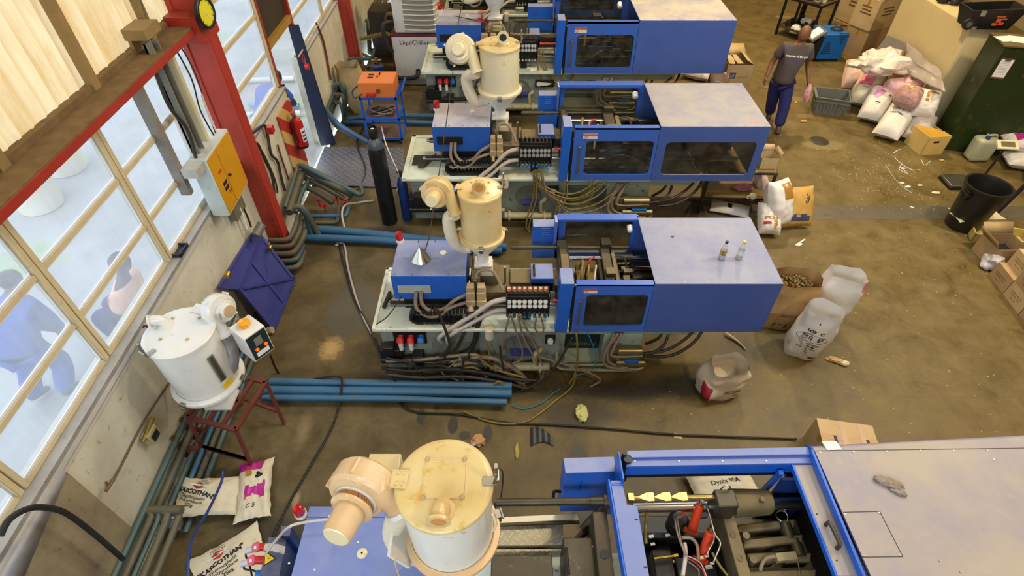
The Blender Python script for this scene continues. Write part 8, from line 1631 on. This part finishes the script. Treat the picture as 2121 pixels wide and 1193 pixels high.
# ================================================================ PEOPLE
def skinmesh(nodes, edges, sub=2):
    """nodes: name->(pos,rx,ry)"""
    ks=list(nodes); me=bpy.data.meshes.new('sk'); me.from_pydata([nodes[k][0] for k in ks],[(ks.index(a),ks.index(b)) for a,b in edges],[])
    ob=bpy.data.objects.new('sk',me); C.objects.link(ob); md=ob.modifiers.new('s','SKIN'); md.use_smooth_shade=True
    for i,k in enumerate(ks):
        sv=me.skin_vertices[0].data[i]; sv.radius=(nodes[k][1],nodes[k][2] if len(nodes[k])>2 else nodes[k][1]); sv.use_root=(i==0)
    s2=ob.modifiers.new('u','SUBSURF'); s2.levels=sub; s2.render_levels=sub
    dg=bpy.context.evaluated_depsgraph_get(); e=bpy.data.meshes.new_from_object(ob.evaluated_get(dg))
    vs=[v.co.copy() for v in e.vertices]; fs=[tuple(p.vertices) for p in e.polygons]
    bpy.data.objects.remove(ob); bpy.data.meshes.remove(me); bpy.data.meshes.remove(e); return vs,fs
def headmesh(m, c, r, fwd, up, hair=None):
    """head ball with brow, nose, lips, chin, ears; fwd = facing direction"""
    f=Vector(fwd).normalized(); u=Vector(up); u=(u-f*u.dot(f)).normalized(); s=f.cross(u); n=30; h=MB()
    h.ball((0,0,0),1,1,1,n=n); vs=[]
    g=lambda x,y,cx,cy,w: math.exp(-((x-cx)**2+(y-cy)**2)/(w*w))
    for v in h.v:
        x,y,z=v.x,v.y,v.z         # x side, y forward, z up
        k=Vector((x*.76,y*.95,z*1.12)); 
        if z<-.2: k.x*=1-.30*(-z-.2); k.y*= 1-.10*(-z-.2)
        if y<0 and z<-.3: k.y*=.82
        if y>.3:
            k.y+=.20*g(x,z,0,-.18,.14)+.10*g(x,z,0,.02,.10)+.06*g(x,z,.25,.20,.2)+.06*g(x,z,-.25,.20,.2)-.10*g(x,z,.27,.03,.13)-.10*g(x,z,-.27,.03,.13)+.08*g(x,z,0,-.46,.18)-.03*g(x,z,0,-.53,.05)+.10*g(x,z,0,-.78,.2)
        vs.append(Vector(c)+(s*k.x+f*k.y+u*k.z)*r)
    m.add(vs,h.f)
    for sg in (1,-1): e=Vector(c)+s*sg*r*.76; m.ball(e-f*r*.02,r*.10,r*.16,r*.22,n=10)
def hand(nodes,edges,wrist,palm_dir,side,curl,pre,r=1.0):
    """palm + five fingers"""
    d=Vector(palm_dir).normalized(); s=Vector(side).normalized(); c=Vector(curl).normalized(); w=Vector(wrist)
    nodes[pre+'p']=(w+d*.06*r,.032*r,.018*r); edges.append((pre+'w',pre+'p'))
    for i,(o,L) in enumerate(((-.03,.07),(-.01,.08),(.01,.075),(.028,.06))):
        a=w+d*.095*r+s*o*r; nodes[pre+'f%d'%i]=(a,.0105*r,.0105*r); nodes[pre+'g%d'%i]=(a+d*L*.55*r+c*.012,.009*r,.009*r); nodes[pre+'h%d'%i]=(a+d*L*.85*r+c*.035,.008*r,.008*r)
        edges+= [(pre+'p',pre+'f%d'%i),(pre+'f%d'%i,pre+'g%d'%i),(pre+'g%d'%i,pre+'h%d'%i)]
    t=w+d*.035*r-s*.035*r; nodes[pre+'t']=(t,.012*r,.012*r); nodes[pre+'u']=(t+d*.035*r-s*.02*r+c*.01,.010*r,.010*r); edges+= [(pre+'p',pre+'t'),(pre+'t',pre+'u')]
def person(label, loc, J, skinm, shirtm, trouserm, head, shoes=None, hairm=None, longs=False, bulk=1.0):
    """J: pelvis, waist, chest, neck, sl/el/wl, sr/er/wr, hl/kl/al/tl, hr/kr/ar/tr world points"""
    t=thing('person',loc,label,'person'); V={k:Vector(v) for k,v in J.items()}
    nd={'pel':(V['pelvis'],.15,.11),'wa':(V['waist'],.135,.10),'ch':(V['chest'],.165,.115),'nb':(V['neck'],.06,.06),'hd':(Vector(head[0])-Vector((0,0,.05)),.06,.06)}
    ed=[('pel','wa'),('wa','ch'),('ch','nb'),('nb','hd')]
    for q in 'lr':
        nd['s'+q]=(V['s'+q],.062,.062); nd['e'+q]=(V['e'+q],.050,.050); nd[q+'w']=(V['w'+q],.033,.030); ed+= [('ch','s'+q),('s'+q,'e'+q),('e'+q,q+'w')]
        d=V['w'+q]-V['e'+q]; sd=Vector(J.get('hs'+q,(0,1,0))); hand(nd,ed,V['w'+q],d,sd,J.get('hc'+q,(.2,-.2,0)),q)
        nd['h'+q]=(V['h'+q],.09,.09); nd['k'+q]=(V['k'+q],.062,.062); nd['a'+q]=(V['a'+q],.045,.045); nd['t'+q]=(V['t'+q],.04,.03); ed+= [('pel','h'+q),('h'+q,'k'+q),('k'+q,'a'+q),('a'+q,'t'+q)]
    vs,fs=skinmesh(nd,ed); m=MB(); m.add(vs,fs); headmesh(m,head[0],head[1],head[2],head[3]); m.done('body',skinm,t,ang=80)
    # shirt
    nd={'ch':(V['chest'],.225*bulk,.17),'wa':(V['waist'],.235*bulk,.175),'pel':(V['pelvis']+Vector((0,0,.0)),.25*bulk,.185),'hem':(V['pelvis']-(V['waist']-V['pelvis'])*.75,.255*bulk,.195),'nb':(V['chest'].lerp(V['neck'],.66),.10,.09)}
    ed=[('ch','wa'),('wa','pel'),('pel','hem'),('ch','nb')]
    for q in 'lr':
        k=.98 if longs else .72; nd['s'+q]=(V['s'+q],.10,.10); nd['m'+q]=(V['s'+q].lerp(V['e'+q],.4),.095,.092); nd['e'+q]=(V['s'+q].lerp(V['e'+q],k),.092 if not longs else .065,.088 if not longs else .065); ed+= [('ch','s'+q),('s'+q,'m'+q),('m'+q,'e'+q)]
        if longs: nd['x'+q]=(V['e'+q].lerp(V['w'+q],.75),.05,.05); ed+= [('e'+q,'x'+q)]
    vs,fs=skinmesh(nd,ed); m=MB(); m.add([v+Vector((.006*noise.noise(v*9),.008*noise.noise(v*8+Vector((3,0,0))),0)) for v in vs],fs); sh=m.done('shirt',shirtm,t,ang=80)
    nd={'pel':(V['pelvis']+Vector((0,0,.04)),.19,.15)}; ed=[]
    for q in 'lr': hh=V['h'+q].lerp(V['k'+q],.22); nd['h'+q]=(hh,.14,.135); nd['j'+q]=(hh.lerp(V['k'+q],.5),.125,.122); nd['k'+q]=(V['k'+q],.11,.11); nd['c'+q]=(V['k'+q].lerp(V['a'+q],.5),.104,.104); nd['a'+q]=(V['a'+q],.098,.098); ed+= [('pel','h'+q),('h'+q,'j'+q),('j'+q,'k'+q),('k'+q,'c'+q),('c'+q,'a'+q)]
    vs,fs=skinmesh(nd,ed); m=MB(); m.add([v+Vector((.008*noise.noise(v*8),.01*noise.noise(v*9+Vector((3,0,0))),0)) for v in vs],fs); m.done('trousers',trouserm,t,ang=80)
    for q in 'lr':
        a,b=V['a'+q],V['t'+q]; d=b-a; vs,fs=skinmesh({'a':(a-d*.25+Vector((0,0,-.005)),.05,.045),'b':(a.lerp(b,.5),.052,.042),'c':(b+d*.15,.046,.032)},[('a','b'),('b','c')]); m=MB(); m.add(vs,fs); lo=min(v.z for v in m.v); 
        for v in m.v: v.z+=max(0,.004-lo)
        m.done('shoe',shoe,t,ang=80)
    if hairm: 
        m=MB(); f=Vector(head[2]).normalized(); c=Vector(head[0])-f*head[1]*.08+Vector((0,0,head[1]*.12)); m.ball(c,head[1]*.86,head[1]*.9,head[1]*1.05,n=20); 
        m2=MB(); keep=[]; 
        for fc in m.f:
            ce=sum((m.v[i] for i in fc),Vector())/len(fc)-c
            if ce.z+(-ce.dot(f))*.9>.02*0+head[1]*.05: keep.append(fc)
        m2.v=m.v; m2.f=keep; m2.m=[0]*len(keep); m2.done('hair',hairm,t,ang=80,recalc=False)
    return t,sh
t,sh=person('man in charcoal T-shirt and blue jeans walking with a pink rag in his hand',(4.97,9.75,0),
  dict(pelvis=(4.87,9.76,.95),waist=(4.88,9.76,1.12),chest=(4.93,9.76,1.37),neck=(4.97,9.77,1.55),sl=(5.15,9.76,1.45),el=(5.25,9.78,1.13),wl=(5.28,9.62,.90),sr=(4.72,9.78,1.46),er=(4.62,9.84,1.18),wr=(4.55,9.72,.96),
   hl=(4.96,9.76,.90),kl=(5.0,9.62,.50),al=(4.98,9.50,.10),tl=(4.93,9.36,.05),hr=(4.78,9.77,.90),kr=(4.86,9.86,.49),ar=(4.98,10.02,.12),tr=(4.92,9.88,.05),hsl=(0,1,.1),hsr=(0,1,0),hcl=(-.6,-.2,0),hcr=(.6,-.2,0)),
  skin,tee,denim,((4.97,9.74,1.69),.122,(-.75,-.62,-.12),(.05,0,1)))
from mathutils.bvhtree import BVHTree
def onto(o,P,d=Vector((0,1,0))):
    me=o.data; off=ORG[o.name]; b=BVHTree.FromPolygons([v.co+off for v in me.vertices],[tuple(p.vertices) for p in me.polygons])
    h=b.ray_cast(P,d); return (h[0]-d*.006) if h[0] else P+d*.9
text('shirt_print','wonder of the pour',lambda x,y: onto(sh,Vector((4.93+x*.99,8.9,1.36+y-.08*x))),.052,paper,sh,bold=.002)
text('shirt_print','W W',lambda x,y: onto(sh,Vector((4.92+x,8.9,1.30+y))),.06,pm('violet_print',(80,76,150),.6,0,.1,9),sh,bold=.001)
p=Vector((5.29,9.55,.72)); m=MB(); m.ball((0,0,0),1,1,1,n=16); 
for v in m.v: k=1+.4*noise.noise(v*2.4); v.x=p.x+v.x*.06*k+(.05 if v.z<0 else 0)*abs(v.z); v.y=p.y+v.y*.05*k; v.z=p.z+v.z*.17*k
tag(m.done('pink_rag',pm('pink_rag',(226,130,150),.8,0,.3,9,col2=(236,200,200)),ang=60),'pink rag held in the walking man left hand','rag')
# people in the yard behind the dusty glass
person('worker in blue overalls bending over a hand pick in the yard',(-5.0,3.6,0),
  dict(pelvis=(-5.0,3.58,.86),waist=(-5.02,3.68,1.0),chest=(-5.08,3.88,1.12),neck=(-5.15,4.05,1.18),sl=(-4.9,3.9,1.12),el=(-4.86,3.95,.82),wl=(-4.95,4.05,.6),sr=(-5.26,3.85,1.08),er=(-5.2,3.95,.8),wr=(-5.05,4.05,.58),
   hl=(-4.9,3.58,.84),kl=(-4.85,3.72,.46),al=(-4.92,3.56,.1),tl=(-4.9,3.72,.04),hr=(-5.12,3.56,.84),kr=(-5.2,3.7,.46),ar=(-5.25,3.5,.1),tr=(-5.22,3.66,.04)),skin2,blueshirt,blueshirt,((-5.22,4.18,1.2),.115,(-.1,.8,-.6),(0,.6,.8)),hairm=black,longs=True)
m=MB(); m.tube([(-4.98,4.05,.62),(-4.94,4.2,.42),(-4.93,4.28,.35)],.016,sub=1); m.tube([(-4.80,4.18,.28),(-4.93,4.28,.36),(-5.03,4.33,.28)],.02); tag(m.done('hand_pick',dsteel),'small hand pick held by the worker in blue overalls','pick')
person('man in a peach shirt crouching in the yard right behind the window',(-4.3,4.55,0),
  dict(pelvis=(-4.42,4.42,.42),waist=(-4.42,4.44,.54),chest=(-4.40,4.50,.76),neck=(-4.38,4.55,.92),sl=(-4.36,4.32,.80),el=(-4.45,4.25,.55),wl=(-4.62,4.4,.5),sr=(-4.40,4.70,.80),er=(-4.52,4.78,.55),wr=(-4.65,4.62,.5),
   hl=(-4.48,4.34,.4),kl=(-4.8,4.34,.5),al=(-4.68,4.34,.1),tl=(-4.84,4.34,.04),hr=(-4.48,4.54,.4),kr=(-4.8,4.58,.5),ar=(-4.68,4.58,.1),tr=(-4.84,4.58,.04)),skin2,peach,denim,((-4.36,4.60,1.08),.115,(-.75,-.5,-.3),(0,0,1)),hairm=pm('black_hair',(30,24,24),.8,0,.3,20))
person('man in a blue shirt bending just outside the doorway',(-4.2,8.7,0),
  dict(pelvis=(-4.1,8.7,.80),waist=(-4.08,8.78,.92),chest=(-4.02,8.95,1.05),neck=(-4.0,9.1,1.12),sl=(-3.86,8.98,1.04),el=(-3.72,9.02,.78),wl=(-3.95,9.12,.72),sr=(-4.2,8.98,1.04),er=(-4.25,9.1,.8),wr=(-4.1,9.15,.65),
   hl=(-4.0,8.7,.78),kl=(-3.98,8.8,.42),al=(-4.0,8.62,.1),tl=(-4.0,8.78,.04),hr=(-4.2,8.7,.78),kr=(-4.22,8.8,.42),ar=(-4.2,8.62,.1),tr=(-4.2,8.78,.04)),skin2,blueshirt,denim,((-4.0,9.22,1.16),.115,(0,.7,-.6),(0,.5,.8)),hairm=black)
for k,(a,b,mt) in enumerate((((585,172),(625,168),paper),((600,222),(636,224),pm('pale_blue_pipe',(120,170,210),.4,0,.1,5)),((600,243),(640,240),paper))):
    p,q=Z(*a),Z(*b); p.x-=.3; m=MB(); m.tube([p+Vector((-.5,0,.06)),q+Vector((-.15,0,.06))],.05,sub=1); tag(m.done('plastic_pipe',mt),['white pipe lying farthest outside the doorway','pale blue pipe lying outside the doorway','white pipe lying nearest the door sill outside'][k],'pipe')
